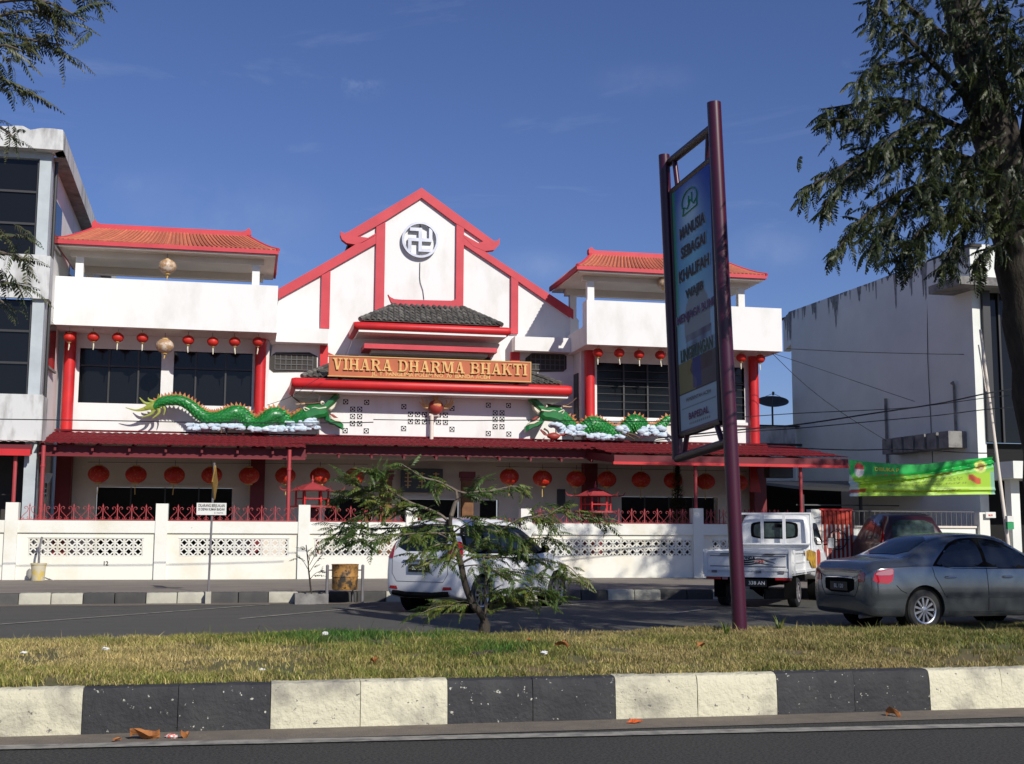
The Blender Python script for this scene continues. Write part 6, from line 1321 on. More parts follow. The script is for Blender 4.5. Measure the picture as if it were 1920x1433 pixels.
part('flame_decal', fl, 'blackink', tg); part('flame_centre', MB().tube([(-.024, -.12, ZF+.205), (-.024, -.25, ZF+.2), (-.024, -.33, ZF+.205)], [.022, .03, .008], 8, flat=.15), 'wrap', tg)
M['sticker'] = mat('torn_yellow_sticker', (.55, .32, .02), .5, (.20, .10, .02), 6, 5, .45, .6)
part('yellow_sticker', MB().add([(1.0, -.8435, ZF+.38), (1.5, -.8435, ZF+.42), (2.2, -.8435, ZF+.36), (2.2, -.8435, ZF+.02), (1.75, -.8435, ZF+.06), (1.5, -.8435, ZF+.20), (1.2, -.8435, ZF+.22)], [(0, 1, 2, 3, 4, 5, 6)]), 'sticker', car)
part('red_cab_panel', decal(bv, [(2.55, 1.08), (3.2, 1.12), (3.1, .8), (2.62, .62)], 'R', .004, 1), 'gatered', car, True)
hb_ = part('head_rail', MB().tube([(2.24, -.76, ZF), (2.24, -.74, 1.86), (2.24, .74, 1.86), (2.24, .76, ZF)], .028, 8).tube([(2.24, -.75, 1.22), (2.24, .75, 1.22)], .022, 8), 'truckw', car, True)
for yy in (-.22, .22): part('rail_bar', MB().box(2.22, 2.26, yy-.028, yy+.028, 1.22, 1.85), 'truckw', hb_)
part('cab_back_lip', MB().box(2.29, 2.34, -.72, .72, 1.20, 1.235), 'truckw', car)
part('tail_lamp', MB().box(-.02, .03, .50, .78, .55, .63), 'lampred', car); part('tail_lamp', MB().box(-.02, .03, -.78, -.50, .55, .63), 'lampred', car)
part('reverse_lamp', MB().box(-.021, .02, .38, .48, .55, .62), 'lampwhite', car)
pl_ = part('number_plate', MB().box(-.02, -.005, -.34, .08, .42, .56), 'plate', car); link('plate_text', text_mesh('338 AN', .095, 'ink', .0005, .001), pl_, (-.022, -.16, .49), (R(90), 0, R(-90)))
for s in (-1, 1): part('mud_flap', MB().box(.50, .52, s*.66-.11, s*.66+.11, .18, .60), 'hole', car)
place(car, (9.9, 22.85), R(54), .86); car.scale = (1.06, 1.06, 1.0); car.location = (P(1402, 1040, 22.6).x, 22.6, 0)
# --- maroon van behind the sedan
car = thing('maroon_van', 'dark maroon van half hidden behind the grey sedan roof', 'van', world=False)
b, bv = finish_body(car, [(x, a*.98, z0, z1*1.03, z2*1.02, h_) for x, a, z0, z1, z2, h_ in mst], (.80, 3.46), .82, .32, 'van', 3)
for x in (.80, 3.46):
    for s in (-1, 1): wheel(car, x, s*.72, .32, 8, s < 0)
part('rear_windscreen', decal(bv, [(-.50, 1.12), (.52, 1.12), (.48, 1.56), (-.48, 1.56)], 'B', .006, 1), 'seethrough', car, True)
for sd in ('R', 'L'):
    part('quarter_window', decal(bv, [(.40, 1.14), (.46, 1.50), (.95, 1.55), (.95, 1.13)], sd, .006, 1), 'seethrough', car, True); part('rear_window', decal(bv, [(1.03, 1.13), (1.03, 1.55), (1.8, 1.57), (1.8, 1.13)], sd, .006, 1), 'seethrough', car, True)
    part('tail_lamp', decal(bv, [(.05, 1.02), (.2, 1.02), (.28, 1.3), (.18, 1.3)], sd, .010, 1), 'lampred', car, True)
vp = PZ(1716, 1085, KZ); place(car, (P(1722, 1000, 29.5).x, 30.1), R(76), .8); car.location.z = 0.02; car.scale = (1.05, 1.1, 1.14)

# ================================================================== TREES
def sprig_mesh(n=12, seed=0, l=1., pl=.24, droop=.5, seg=2, w=.028, stem=True):
    rr = random.Random(seed); mb = MB(); c = [Vector((t_, 0, .10*t_-.38*t_*t_)) for t_ in [k/(n) for k in range(n+1)]]
    c = [q*l for q in c]
    if stem: mb.tube([c[0], c[n//2], c[n]], [.009, .007, .003], 3, False)
    for k in range(1, n+1):
        b0 = c[k]; t_ = (c[k]-c[k-1]).normalized(); sc_ = math.sin(math.pi*min(1, .22+.75*k/n))**.7
        for s in (-1, 1):
            side = Vector((0, s, 0)); d = (t_*rr.uniform(.35, .7)+side*rr.uniform(.55, 1.)+Vector((0, 0, rr.uniform(-.2, .15)))).normalized(); L_ = pl*sc_*rr.uniform(.8, 1.15); p = b0; q = [p]
            for i in range(seg+1): d = (d+Vector((0, 0, -droop*rr.uniform(.6, 1.2)/seg))).normalized(); p = p+d*L_/(seg+1); q.append(p)
            wn = d.cross(t_).normalized(); wn = (t_*.8+wn*.3).normalized()*w*rr.uniform(.8, 1.2)
            vs = [q[0]]+[x for p_ in q[1:-1] for x in (p_-wn, p_+wn)]+[q[-1]]; m_ = len(q)-2; f = [(0, 1, 2)]+[(1+2*i, 3+2*i, 4+2*i, 2+2*i) for i in range(m_-1)]+[(2*m_-1, 2*m_+1, 2*m_)]
            mb.add(vs, f)
    return mb
def tfm(p, d, sc_, roll):
    x = Vector(d).normalized(); z = Vector((0, 0, 1)); y = z.cross(x)
    if y.length < .05: y = Vector((0, 1, 0))
    y.normalize(); z = x.cross(y); m_ = Matrix((x, y, z)).transposed() @ Matrix.Rotation(roll, 3, 'X'); return Matrix.Translation(p) @ (m_.to_4x4()) @ Matrix.Diagonal((sc_, sc_, sc_, 1))
def foliage(tree, variants, tf, mt, nobj=300):
    """the sprigs that show largest are parts, the others one mesh"""
    def vis(m_):
        v = m_.translation-CAM; f = v.dot(FW)
        if f < .5: return -1
        x = 960+v.dot(RT)/f*F; y = 716-v.dot(UP)/f*F; return (m_.to_scale()[0]/f) if (-30 < x < 1950 and -30 < y < 1460) else -1
    order = sorted(range(len(tf)), key=lambda i: -vis(tf[i]))
    obj_i = [i for i in order[:nobj] if vis(tf[i]) > 0]; so = set(obj_i); mes = [v.mesh('leaf_sprig', mt) for v in variants]; inv_ = inv(tree)
    for i in obj_i:
        o = bpy.data.objects.new('leaf_sprig', mes[i % len(mes)]); COL.objects.link(o); o.parent = tree; o.matrix_parent_inverse = inv_; o.matrix_basis = tf[i]
    rest = [i for i in range(len(tf)) if i not in so]
    if rest:
        V, Fc, base = [], [], 0; va = [np.array(v.v) for v in variants]; loops = []; tot = []
        for i in rest:
            k = i % len(variants); m_ = np.array(tf[i]); V.append(va[k] @ m_[:3, :3].T+m_[:3, 3]); Fc += [tuple(a+base for a in f) for f in variants[k].f]; base += len(va[k])
        me = bpy.data.meshes.new('foliage'); me.from_pydata(np.concatenate(V).tolist(), [], Fc); me.materials.append(M[mt]); o = link('foliage', me, tree); o['kind'] = 'stuff'
VAR = [sprig_mesh(11, s, pl=.27, w=.031, droop=.9) for s in range(4)]; VARB = [sprig_mesh(10, 70+s, pl=.30, w=.042, droop=.9) for s in range(4)]; VARL = [sprig_mesh(7, 20+s, pl=.34, w=.06, seg=1, stem=False) for s in range(3)]
# --- young tree on the median
TY = 13.75
yt = thing('young_tree', 'low sprawling young tree with feathery leaves on the grass median before the white car', 'tree', tuple(PZ(905, 1192, .33)))
rt = random.Random(11); ytf = []
def tw(pxp, Y0, Y1, r0, r1, n=5): 
    c = [(P(x, y, Y0+(Y1-Y0)*i/(len(pxp)-1)).x, Y0+(Y1-Y0)*i/(len(pxp)-1), P(x, y, Y0+(Y1-Y0)*i/(len(pxp)-1)).z, r0+(r1-r0)*i/(len(pxp)-1)) for i, (x, y) in enumerate(pxp)]
    return catmull(c, n)
def sprigs(f, n, size, start=.35, spread=1., droop=.0):
    for k in range(n):
        t_ = start+(1-start)*((k+rt.random())/n); i = min(int(t_*(len(f)-1)), len(f)-2); p = Vector(f[i][:3]); tg_ = (Vector(f[i+1][:3])-p).normalized()
        d = tg_*rt.uniform(.2, .9)+Vector((rt.uniform(-1, 1), rt.uniform(-1, 1)*.9, rt.uniform(-.55, .55)))*spread*.8-Vector((0, 0, droop)); ytf.append(tfm(p+Vector((rt.uniform(-.04, .04), rt.uniform(-.06, .06), rt.uniform(-.03, .03))), d, size*rt.uniform(.7, 1.25), rt.uniform(-.7, .7)))
tr = tw([(907, 1200), (908, 1165), (898, 1145), (887, 1134), (873, 1098), (864, 1057), (857, 1032), (849, 1005), (844, 982), (846, 966)], TY, TY-.1, .062, .028, 6)
tm = MB().tube([q[:3] for q in tr], [max(.016, q[3]*(1.1 if i < 6 else .78)) for i, q in enumerate(tr)], 10); part('trunk', tm, 'trunk', yt, True)
BR = [  # px path, Y start, Y end, r0, r1, sprigs
 ([(908, 1165), (911, 1140), (910, 1105), (911, 1073), (905, 1040)], TY, TY-.2, .022, .008, 8),
 ([(846, 968), (853, 945), (857, 935), (855, 920)], TY-.1, TY-.05, .026, .018, 0), ([(855, 920), (835, 909), (819, 902), (792, 895), (767, 879), (750, 869)], TY-.05, TY-.5, .017, .006, 9),
 ([(855, 920), (875, 925), (892, 922), (921, 920), (962, 912), (982, 915)], TY-.05, TY+.3, .014, .005, 14), ([(819, 902), (817, 912), (816, 924)], TY-.2, TY-.2, .008, .004, 2),
 ([(857, 935), (876, 925), (890, 905), (905, 895)], TY, TY-.4, .01, .004, 6), ([(844, 982), (825, 965), (790, 950), (771, 943), (746, 929), (733, 920), (715, 905)], TY, TY-.5, .02, .006, 14),
 ([(771, 943), (745, 948), (715, 940), (690, 925), (665, 905), (645, 885)], TY-.3, TY-.4, .012, .004, 24), ([(746, 929), (722, 922), (695, 915), (660, 925), (625, 935)], TY-.3, TY-.1, .011, .004, 22),
 ([(733, 920), (715, 900), (700, 885), (680, 880)], TY-.4, TY-.6, .008, .004, 14), ([(844, 982), (800, 972), (760, 955), (720, 955), (690, 960), (655, 975)], TY, TY-.3, .013, .004, 22),
 ([(846, 985), (800, 985), (750, 990), (700, 992), (655, 990), (618, 985)], TY, TY+.2, .014, .004, 24), ([(849, 1000), (790, 1000), (735, 1005), (690, 1015), (650, 1010)], TY, TY-.5, .012, .004, 20),
 ([(855, 1020), (820, 1000), (790, 1005), (765, 1010)], TY, TY-.7, .012, .004, 14), ([(857, 1032), (830, 1020), (800, 1030), (775, 1045)], TY, TY-.5, .012, .004, 16), ([(849, 1000), (870, 985), (895, 975), (930, 985)], TY, TY-.4, .012, .004, 12),
 ([(849, 1003), (880, 1000), (905, 993), (945, 1000), (970, 1010), (990, 1030)], TY, TY-.3, .015, .005, 26), ([(857, 1032), (885, 1025), (920, 1020), (955, 1030), (985, 1045)], TY, TY+.1, .012, .005, 20),
 ([(864, 1057), (890, 1045), (930, 1045), (985, 1048), (1030, 1052), (1065, 1062), (1088, 1085)], TY, TY-.2, .013, .004, 26), ([(864, 1057), (845, 1045), (815, 1050), (790, 1060)], TY, TY-.5, .01, .004, 10),
 ([(930, 1000), (970, 975), (1000, 968), (1025, 975), (1045, 1000)], TY-.1, TY-.6, .010, .004, 18), ([(990, 972), (1040, 962), (1090, 965), (1120, 972), (1142, 985)], TY-.4, TY-.1, .007, .003, 12), ([(1020, 972), (1045, 955), (1060, 948)], TY-.4, TY-.2, .006, .003, 8),
 ([(911, 1073), (950, 1070), (1000, 1080), (1040, 1085), (1080, 1085)], TY, TY-.4, .009, .004, 18), ([(911, 1120), (940, 1110), (975, 1105), (1015, 1108), (1050, 1118)], TY, TY-.3, .009, .004, 30), ([(910, 1135), (940, 1125), (985, 1122), (1030, 1128)], TY, TY+.2, .008, .003, 18),
 ([(887, 1134), (860, 1135), (820, 1138), (790, 1150)], TY, TY-.3, .007, .003, 9), ([(887, 1134), (870, 1128), (830, 1132), (800, 1140)], TY-.1, TY+.2, .006, .003, 8), ([(980, 1012), (1020, 1010), (1050, 1020)], TY-.3, TY-.5, .006, .003, 8),
 ([(655, 990), (635, 1005), (610, 1015)], TY+.1, TY, .005, .003, 5), ([(870, 1062), (900, 1060), (930, 1072), (960, 1085)], TY-.1, TY-.5, .008, .003, 14), ([(855, 1010), (850, 1030), (835, 1060)], TY-.2, TY-.5, .008, .003, 10), ([(690, 960), (670, 990), (650, 1000), (700, 1030)], TY-.2, TY-.4, .006, .003, 10)]
for pth, Y0, Y1, r0, r1, n in BR:
    f = tw(pth, Y0, Y1, r0, r1); part('branch', MB().tube([q[:3] for q in f], [max(.003, q[3]) for q in f], 6), 'twig', yt, True)
    if n: sprigs(f, int(n*2.1), .205, .15)
foliage(yt, VAR, ytf, 'leaf', 300)
# --- big tree on the right with its crown hanging into the picture
bt_ = thing('rain_tree', 'big dark tree leaning in from the right edge over the road', 'tree', tuple(PZ(2010, 1230, .3)))
TYB = 12.3
f = tw([(2010, 1225), (1985, 950), (1940, 640), (1905, 430), (1868, 260), (1832, 120), (1800, 0), (1755, -170)], TYB+.2, TYB, .36, .19, 6)
part('trunk', MB().tube([q[:3] for q in f], [q[3]*(1+.08*math.sin(i*2.1)) for i, q in enumerate(f)], 16), 'trunk', bt_, True)
ytf = []
LB = [([(1905, 430), (1935, 300), (1955, 160), (1990, 0), (2100, -200)], TYB, TYB-.2, .2, .14, 10), ([(1868, 260), (1800, 170), (1740, 110), (1690, 60), (1650, 15)], TYB, TYB-.9, .05, .012, 34), ([(1832, 120), (1760, 60), (1700, 10), (1660, -40)], TYB, TYB-.4, .05, .015, 30),
 ([(1740, 110), (1680, 120), (1630, 130), (1600, 160)], TYB-.5, TYB-.9, .02, .006, 26), ([(1868, 260), (1780, 230), (1700, 190), (1640, 190), (1580, 200), (1540, 205)], TYB, TYB-.6, .04, .008, 60), ([(1700, 190), (1640, 220), (1590, 225), (1540, 225)], TYB-.4, TYB-.8, .018, .005, 34),
 ([(1880, 320), (1790, 290), (1700, 280), (1620, 290), (1550, 330), (1490, 368)], TYB, TYB-.5, .04, .006, 72), ([(1700, 280), (1640, 300), (1590, 330), (1555, 370), (1545, 395)], TYB-.2, TYB-.7, .02, .005, 40),
 ([(1890, 380), (1800, 350), (1720, 350), (1640, 390), (1590, 440), (1562, 485)], TYB, TYB-.6, .04, .006, 66), ([(1720, 350), (1680, 400), (1650, 440), (1630, 470)], TYB-.2, TYB-.9, .02, .005, 40), ([(1895, 420), (1830, 400), (1760, 410), (1710, 450), (1690, 490)], TYB, TYB-.5, .035, .006, 56),
 ([(1830, 400), (1800, 440), (1780, 480), (1770, 500)], TYB-.1, TYB-.6, .02, .005, 40), ([(1900, 440), (1870, 460), (1840, 480), (1830, 510)], TYB, TYB-.4, .02, .005, 28), ([(1850, 200), (1790, 250), (1750, 320), (1730, 390)], TYB, TYB-1.0, .03, .006, 70),
 ([(1868, 260), (1820, 300), (1800, 360), (1790, 420)], TYB-.1, TYB-1.1, .03, .006, 60), ([(1955, 160), (1900, 120), (1880, 60), (1870, 0)], TYB-.2, TYB-1.1, .04, .01, 60), ([(1800, 0), (1830, 60), (1850, 120), (1860, 190)], TYB-.2, TYB-1.2, .02, .005, 40),
 ([(1955, 200), (1930, 260), (1915, 330), (1905, 400)], TYB-.2, TYB-1.2, .02, .005, 40), ([(1780, 230), (1720, 230), (1680, 250), (1650, 280)], TYB-.4, TYB-1., .02, .005, 44), ([(1755, -100), (1700, -60), (1660, -20), (1640, 30)], TYB, TYB-.8, .03, .006, 30)]
for pth, Y0, Y1, r0, r1, n in LB:
    f = tw(pth, Y0, Y1, r0, r1); part('branch', MB().tube([q[:3] for q in f], [max(.004, q[3]) for q in f], 7), 'trunk', bt_, True)
    sprigs(f, int(n*1.25), .25, .12, 1.15, .45)
def inpoly(x, y, pl):
    c = False
    for i in range(len(pl)):
        (x0, y0), (x1, y1) = pl[i], pl[i-1]
        if (y0 > y) != (y1 > y) and x < (x1-x0)*(y-y0)/(y1-y0)+x0: c = not c
    return c
CP = [(1650, -60), (1960, -60), (1960, 430), (1875, 455), (1830, 505), (1780, 500), (1700, 485), (1640, 450), (1590, 400), (1625, 340), (1560, 300), (1585, 200), (1640, 150), (1610, 90)]
cen = []
while len(cen) < 105:
    x, y = rt.uniform(1550, 1960), rt.uniform(-60, 510)
    if inpoly(x, y, CP): cen.append((x, y, TYB-rt.uniform(-.2, 1.3)))
for (x, y, Y_) in cen:
    for k in range(12):
        p = P(x+rt.gauss(0, 20), y+rt.gauss(0, 20), Y_+rt.uniform(-.15, .15)); ytf.append(tfm(p, (rt.uniform(-1, .6), rt.uniform(-.8, .8), rt.uniform(-1.0, .2)), .21*rt.uniform(.7, 1.25), rt.uniform(-.7, .7)))
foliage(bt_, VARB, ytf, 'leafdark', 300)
def cloudcrown(tree, c, r_, n, sc_, seed):
    rr = random.Random(seed); tf = []; cl = [(Vector((rr.gauss(0, .5)*r_[0], rr.gauss(0, .5)*r_[1], rr.gauss(0, .45)*r_[2])), rr.uniform(.5, 1.1)) for _ in range(26)]
    for k in range(n):
        b_, q = cl[rr.randrange(len(cl))]; p = Vector(c)+b_+Vector((rr.gauss(0, .55), rr.gauss(0, .55), rr.gauss(0, .35)))*q
        tf.append(tfm(p, (rr.uniform(-1, 1), rr.uniform(-1, 1), rr.uniform(-.5, .3)), sc_*rr.uniform(.7, 1.3), rr.uniform(-.6, .6)))
    foliage(tree, VARL, tf, 'leafdark', 0)
cloudcrown(bt_, (12.6, 12.6, 9.8), (2.6, 2.6, 2.4), 1400, .5, 1); cloudcrown(bt_, (11.0, 9.4, 8.3), (2.2, 1.3, 1.0), 750, .5, 5); cloudcrown(bt_, (15.4, 7.4, 8.4), (2.4, 1.3, .9), 480, .5, 6)  # out-of-view leaf clumps; the last two added to shade the limb and sedan
t2 = thing('roadside_tree', 'tree just beyond the right edge shading the road and the grey block building', 'tree', (19.5, 20.5, .0)); part('trunk', MB().tube([(19.5, 20.5, 0), (19.3, 20.4, 3), (18.6, 20.2, 7), (18.2, 20, 10)], [.35, .28, .2, .1], 12), 'trunk', t2, True)
for e_ in ((15.8, 20.5, 9.5), (21.5, 20.8, 10), (18.0, 18.2, 9.8)): part('branch', MB().tube([(18.8, 20.3, 5.5), ((18.8+e_[0])/2, (20.3+e_[1])/2, 8), e_], [.14, .09, .04], 8), 'trunk', t2, True)
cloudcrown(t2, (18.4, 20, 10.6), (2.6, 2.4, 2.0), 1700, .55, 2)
# --- branches from a tree beyond the left edge
lt_ = thing('left_tree', 'feathery branches of a tree reaching in from the left edge against the sky', 'tree', (-4.6, 8.2, .0)); LY = 7.6; ytf = []
part('trunk', MB().tube([(-4.6, 8.2, 0), (-4.5, 8.2, 2.5), (-4.1, 8.0, 4.4), (-3.8, 7.9, 6.0)], [.2, .17, .13, .08], 12), 'trunk', lt_, True)
def lbr(pth, Y0, Y1, r0, n, sz, start=.0, src=None):
    f = tw(pth, Y0, Y1, r0, .003, 6); part('branch', MB().tube([q[:3] for q in f], [max(.0025, q[3]) for q in f], 6), 'twig', lt_, True)
    for k in range(int(n*1.6)):
        t_ = start+(1-start)*(k+.5)/int(n*1.6); i = min(int(t_*(len(f)-1)), len(f)-2); p = Vector(f[i][:3])+Vector((rt.uniform(-.06, .06), rt.uniform(-.2, .2), rt.uniform(-.06, .06))); tg_ = (Vector(f[i+1][:3])-p).normalized()
        ytf.append(tfm(p, tg_+Vector((rt.uniform(-.2, .5), rt.uniform(-.7, .7), rt.uniform(-.35, .35))), sz*rt.uniform(.8, 1.2), rt.uniform(-.6, .6)))
    ytf.append(tfm(Vector(f[-6][:3]), Vector(f[-1][:3])-Vector(f[-6][:3]), sz*1.1, rt.uniform(-.3, .3)))
for a in [([(-320, 60), (-100, 30), (40, -10), (120, -25), (190, -10)], 12, .30), ([(-320, 120), (-80, 60), (0, 30), (60, 20), (110, 30)], 14, .28), ([(-300, 150), (-100, 90), (-20, 62), (60, 75), (115, 84)], 14, .28), ([(-100, 20), (20, 0), (90, 5), (160, 40)], 7, .26),
          ([(-300, 230), (-120, 140), (-40, 130), (10, 150), (60, 178)], 10, .26), ([(-250, 140), (-60, 100), (0, 85), (40, 95)], 7, .26), ([(-330, 330), (-150, 230), (-40, 225), (10, 245), (40, 275)], 5, .20),
          ([(-350, 520), (-200, 450), (-60, 440), (10, 445), (55, 438)], 4, .24), ([(-350, 560), (-150, 485), (-40, 470), (20, 478), (55, 490)], 6, .24), ([(-350, 600), (-150, 540), (-40, 525), (10, 530), (50, 538)], 5, .24), ([(-300, 600), (-120, 560), (-40, 550), (-5, 560), (20, 580)], 4, .2)]:
    lbr(a[0], LY+.4, LY-.1+rt.uniform(-.3, .3), .022, a[1], a[2], .45)
foliage(lt_, [sprig_mesh(15, 40+s, pl=.19, w=.021, droop=.8, seg=2) for s in range(3)], ytf, 'sprig', 300)
for (A_, B_) in (((-3.9, 7.95, 5.2), (-320, 60)), ((-4.2, 8.05, 4.0), (-300, 230)), ((-4.45, 8.1, 3.0), (-350, 560))):
    q = P(B_[0], B_[1], LY+.4); part('limb', MB().tube([A_, Vector(A_).lerp(q, .5), q], [.07, .05, .022], 8), 'twig', lt_, True)
cloudcrown(lt_, (-6.0, 8.3, 6.8), (1.0, 1.2, .7), 250, .35, 3)
# sapling in the planter
sap = thing('bare_sapling', 'spindly sapling with few leaves in the kerb planter beside the litter bin', 'tree', tuple(SAP)); ytf = []
f = tw([(583, 1110), (580, 1085), (578, 1062), (582, 1040)], 25.45, 25.4, .014, .006); part('trunk', MB().tube([q[:3] for q in f], [q[3] for q in f], 6), 'trunk', sap, True)
for pth in ([(579, 1075), (592, 1055), (605, 1040)], [(579, 1070), (568, 1052), (558, 1045)], [(580, 1060), (590, 1042), (598, 1028)], [(580, 1088), (592, 1075), (607, 1070)], [(580, 1050), (575, 1035), (570, 1030)]):
    f = tw(pth, 25.45, 25.4+rt.uniform(-.2, .2), .008, .003); part('branch', MB().tube([q[:3] for q in f], [q[3] for q in f], 5), 'trunk', sap); sprigs(f, 4, .2, .3, 1.)
foliage(sap, [sprig_mesh(6, 60+s, pl=.3, w=.05) for s in range(3)], ytf, 'leafdark', 300)

# ================================================================== GRASS AND LITTER
n = 330000; gx = RNG.uniform(-4.2, 10.2, n); gv = RNG.uniform(-.012, .96, n); gy = KY+.17+(13.9-KY-.17)*gv
def vnoise(x, y, s, seed):
    r_ = np.random.default_rng(seed); G = r_.random((64, 64)); X = (x*s) % 63; Y = (y*s) % 63; xi, yi = X.astype(int), Y.astype(int); fx, fy = X-xi, Y-yi; fx, fy = fx*fx*(3-2*fx), fy*fy*(3-2*fy)
    return (G[xi, yi]*(1-fx)+G[xi+1, yi]*fx)*(1-fy)+(G[xi, yi+1]*(1-fx)+G[xi+1, yi+1]*fx)*fy
dn = .6*vnoise(gx+9, gy, .9, 1)+.4*vnoise(gx+9, gy, 3.1, 2)
gn_ = .35+1.15*vnoise(gx+9, gy, 4.7, 31)
green = np.exp(-(((gx-1.3)/1.45)**2+((gy-13.2)/1.1)**2))*1.05*gn_+np.exp(-(((gx-2.3)/.7)**2+((gy-11.2)/1.0)**2))*.55*gn_+.95*(dn-.42)+.25*np.clip((gx-4)/6, 0, 1)
bare = (np.exp(-(((gx-5.5)/.5)**2+((gy-13.2)/.28)**2)) > .5)
pt2 = vnoise(gx+9, gy, 2.2, 21)*.55+vnoise(gx+9, gy, 6.7, 22)*.45
keep = (RNG.random(n) < np.clip((pt2-.26)*3.2, .04, 1)) & ~bare; gx, gy, gv, dn, green = gx[keep], gy[keep], gv[keep], dn[keep], green[keep]; n = len(gx)
v_ = (gy-KY-.16)/(13.9-KY-.16); gz = MT-.02+.05*np.sin(v_*math.pi)+.02*np.sin(gx*1.3+gy)+.012*np.sin(gx*4.1)*np.sin(gy*3.3)
h = RNG.uniform(.012, .052, n)*(.45+1.1*vnoise(gx+9, gy, 3.3, 23))+np.clip(green, 0, 1)*.055*RNG.random(n); tall = RNG.random(n) < .006; h[tall] *= 2.2
a = RNG.uniform(0, 2*math.pi, n); w = RNG.uniform(.0022, .0048, n); lx, ly = RNG.normal(0, .5, n)*h, RNG.normal(0, .5, n)*h; ca, sa_ = np.cos(a)*w, np.sin(a)*w
V = np.empty((n, 5, 3)); V[:, 0] = np.stack([gx-ca, gy-sa_, gz-.005], 1); V[:, 1] = np.stack([gx+ca, gy+sa_, gz-.005], 1)
V[:, 2] = np.stack([gx+lx*.4-ca*.8, gy+ly*.4-sa_*.8, gz+h*.6], 1); V[:, 3] = np.stack([gx+lx*.4+ca*.8, gy+ly*.4+sa_*.8, gz+h*.6], 1); V[:, 4] = np.stack([gx+lx, gy+ly, gz+h], 1)
me = bpy.data.meshes.new('grass'); me.vertices.add(n*5); me.vertices.foreach_set('co', V.ravel())
idx = np.arange(n)[:, None]*5; tri = np.concatenate([idx+np.array([0, 1, 3]), idx+np.array([0, 3, 2]), idx+np.array([2, 3, 4])], 1).ravel()
me.loops.add(n*9); me.loops.foreach_set('vertex_index', tri); me.polygons.add(n*3); me.polygons.foreach_set('loop_start', np.arange(n*3)*3); me.update(calc_edges=True)
g1 = np.clip(green+RNG.normal(0, .24, n), 0, 1)[:, None]; br = (RNG.uniform(.45, 1.45, n)*(.75+.5*vnoise(gx+9, gy, 5.3, 8))*np.clip(1.08-.045*(gx-1), .62, 1.25))[:, None]
dry = np.array([[.47, .37, .15]]); oli = np.array([[.27, .26, .055]]); grn = np.array([[.055, .145, .018]])
c = np.where(g1 < .35, dry*(1-g1/.35)+oli*g1/.35, oli*(1-(g1-.35)/.65)+grn*(g1-.35)/.65)*br
ca_ = me.color_attributes.new('col', 'FLOAT_COLOR', 'POINT'); cc = np.ones((n, 5, 4), np.float32); cc[:, :, :3] = c[:, None, :]; ca_.data.foreach_set('color', cc.ravel())
gm = bpy.data.materials.new('grass_blades'); gm.use_nodes = True; t = gm.node_tree; at = N(t, 'ShaderNodeAttribute'); at.attribute_name = 'col'; bs_ = t.nodes['Principled BSDF']; bs_.inputs['Roughness'].default_value = .6; t.links.new(at.outputs[0], bs_.inputs[0])
trn = N(t, 'ShaderNodeBsdfTranslucent'); mxs = N(t, 'ShaderNodeMixShader'); mxs.inputs[0].default_value = .3; t.links.new(at.outputs[0], trn.inputs[0]); t.links.new(bs_.outputs[0], mxs.inputs[1]); t.links.new(trn.outputs[0], mxs.inputs[2]); t.links.new(mxs.outputs[0], t.nodes['Material Output'].inputs[0])
me.materials.append(gm); tag(link('grass', me), 'short dry yellow green grass covering the road median', 'grass', kind='stuff')
def leaf_litter(name, x, y, z, size, mt, label, cat, seed, fold=.5, rz=None):
    rr = random.Random(seed); p = PZ(x, y, z)
    if z > .2: p.z = isz(p.x, p.y)+.035
    mb = MB().grid(lambda u, v: ((u-.5)*size*(1-.0*v), (v-.5)*size*.6*math.sin(math.pi*min(.97, max(.06, u))), size*fold*(abs(v-.5)+.25*math.sin(u*5+seed))+rr.uniform(-.04, .04)*size), 8, 6)
    tag(part(name, mb, mt, smooth=False, loc=(p.x, p.y, p.z+.01), rot=(rr.uniform(-.3, .3), rr.uniform(-.3, .3), rr.uniform(0, 6) if rz is None else rz)), label, cat)
def crumple(name, x, y, z, size, mt, label, cat, seed):
    p = PZ(x, y, z)
    if z > .2: p.z = isz(p.x, p.y)+.03
    size *= .66; random.seed(seed); tag(part(name, MB().blob((0, 0, 0), size, 9, 6, .35, (1.4, .9, .55)), mt, loc=(p.x, p.y, p.z+size*.35)), label, cat)
leaf_litter('dry_leaf', 272, 1386, .005, .20, 'dryleaf', 'curled orange dry leaf in the gutter before the left black kerb', 'leaf', 1, .5, .1)
leaf_litter('dry_leaf', 346, 1384, .005, .10, 'dryleaf', 'small brown leaf right of the red and white wrapper in the gutter', 'leaf', 2, .6)
crumple('snack_wrapper', 322, 1384, .005, .045, 'wrap', 'crumpled red and white wrapper in the gutter at lower left', 'litter', 3)
leaf_litter('yellow_leaf', 219, 1391, .005, .06, 'dryleaf', 'tiny yellow brown leaf left of the curled orange leaf', 'leaf', 4)
leaf_litter('orange_scrap', 1190, 1356, .005, .13, 'orangepl', 'flat orange plastic scrap below the cream kerb in the gutter', 'litter', 5, .1, .05)
leaf_litter('brown_leaf', 1675, 1344, .005, .12, 'dryleaf', 'dark brown curled leaf below the right black kerb', 'leaf', 6, .7)
crumple('paper_scrap', 197, 1224, .36, .035, 'paper', 'flat white paper scrap on the grass left of centre, near its far edge', 'litter', 7); crumple('paper_scrap', 44, 1234, .36, .028, 'paper', 'small white scrap on the grass near the left picture edge', 'litter', 8)
crumple('paper_scrap', 490, 1255, .36, .03, 'paper', 'white scrap on the grass above the first cream kerb from the left', 'litter', 9); crumple('plastic_cup', 609, 1197, .36, .05, 'paper', 'crushed clear cup in the green grass left of the young tree', 'litter', 10)
crumple('paper_scrap', 1020, 1234, .36, .035, 'paper', 'crumpled white tissue on the grass right of the dug earth clod', 'litter', 11)
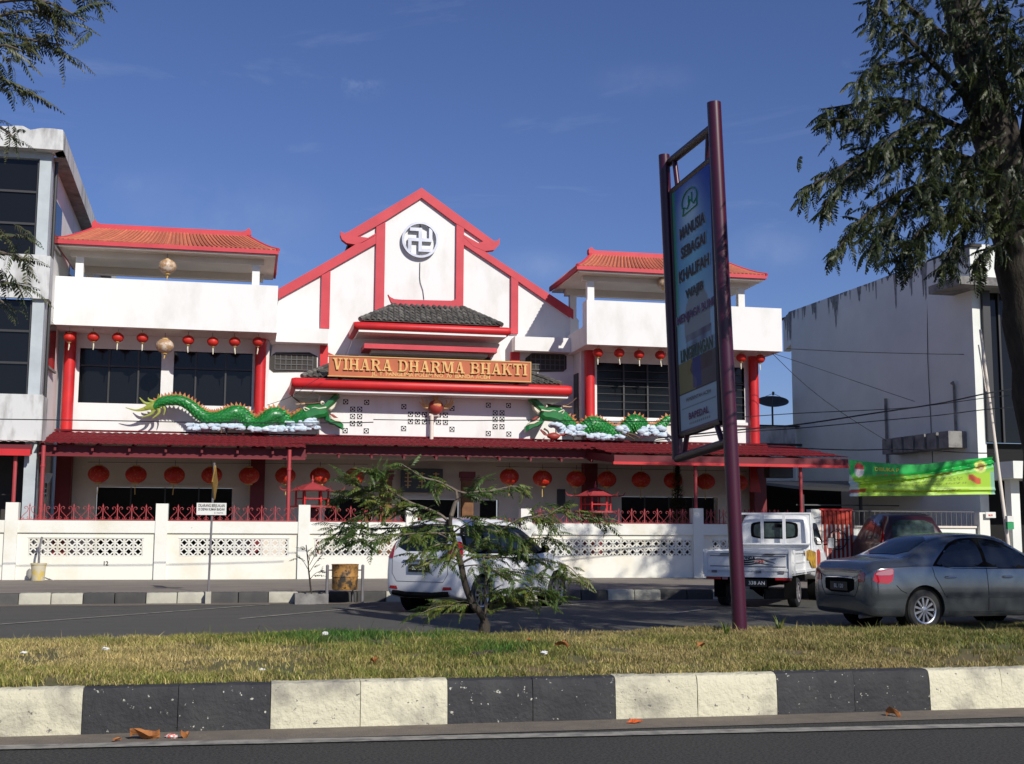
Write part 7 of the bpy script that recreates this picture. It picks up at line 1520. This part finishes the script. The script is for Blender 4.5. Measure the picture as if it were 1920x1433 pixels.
leaf_litter('dry_leaf', 1053, 1225, .36, .13, 'dryleaf', 'tan dry leaf on the grass right of the young tree', 'leaf', 12); leaf_litter('dry_leaf', 1313, 1220, .36, .15, 'dryleaf', 'tan dry leaf on the grass left of the sign pole foot', 'leaf', 13)
leaf_litter('dry_leaf', 702, 1243, .36, .11, 'dryleaf', 'pale dry leaf on the grass above the middle cream kerb', 'leaf', 14); leaf_litter('dry_leaf', 992, 1211, .36, .08, 'dryleaf', 'small dark dry leaf just right of the young tree base', 'leaf', 15)
crumple('earth_clod', 893, 1236, .36, .07, 'trunk', 'dark broken clod of earth and husk on the grass below the tree', 'clod', 16); crumple('earth_clod', 915, 1232, .36, .05, 'trunk', 'smaller dark clod beside the broken husk below the tree', 'clod', 17)
crumple('white_cup', 413, 1127, .0, .045, 'paper', 'white crushed cup on the road at the foot of the street sign post', 'litter', 18); crumple('paper_scrap', 283, 1130, .0, .022, 'paper', 'tiny white scrap in the far gutter left of the sign post', 'litter', 19)
leaf_litter('paper_sheet', 90, 1100, .23, .22, 'paper', 'flat pale paper on the far pavement near the bucket', 'litter', 20, .05, 0)

def weed(x, y, z, h, label):
    p = PZ(x, y, z); mb = MB(); rr = random.Random(int(x))
    for k in range(26):
        a_ = rr.uniform(0, 6.28); l_ = h*rr.uniform(.5, 1); dx, dy = math.cos(a_)*l_*.5, math.sin(a_)*l_*.5; nx_, ny_ = -math.sin(a_)*.006, math.cos(a_)*.006
        mb.add([(nx_, ny_, 0), (-nx_, -ny_, 0), (dx*.5-nx_, dy*.5-ny_, l_*.7), (dx*.5+nx_, dy*.5+ny_, l_*.7), (dx, dy, l_)], [(0, 1, 2, 3), (3, 2, 4)])
    single('weed_tuft', mb, 'leaf', label, 'weed', loc=tuple(p))
weed(303, 1130, .005, .22, 'small weed tuft at the foot of the far white kerb left of the sign post')
weed(1235, 1115, .005, .12, 'tiny weed tuft at the far kerb right of the white car')
weed(1362, 1198, .33, .2, 'grass tuft beside the foot of the purple sign pole')
weed(1462, 1192, .33, .24, 'tall grass tuft on the median right of the sign pole')
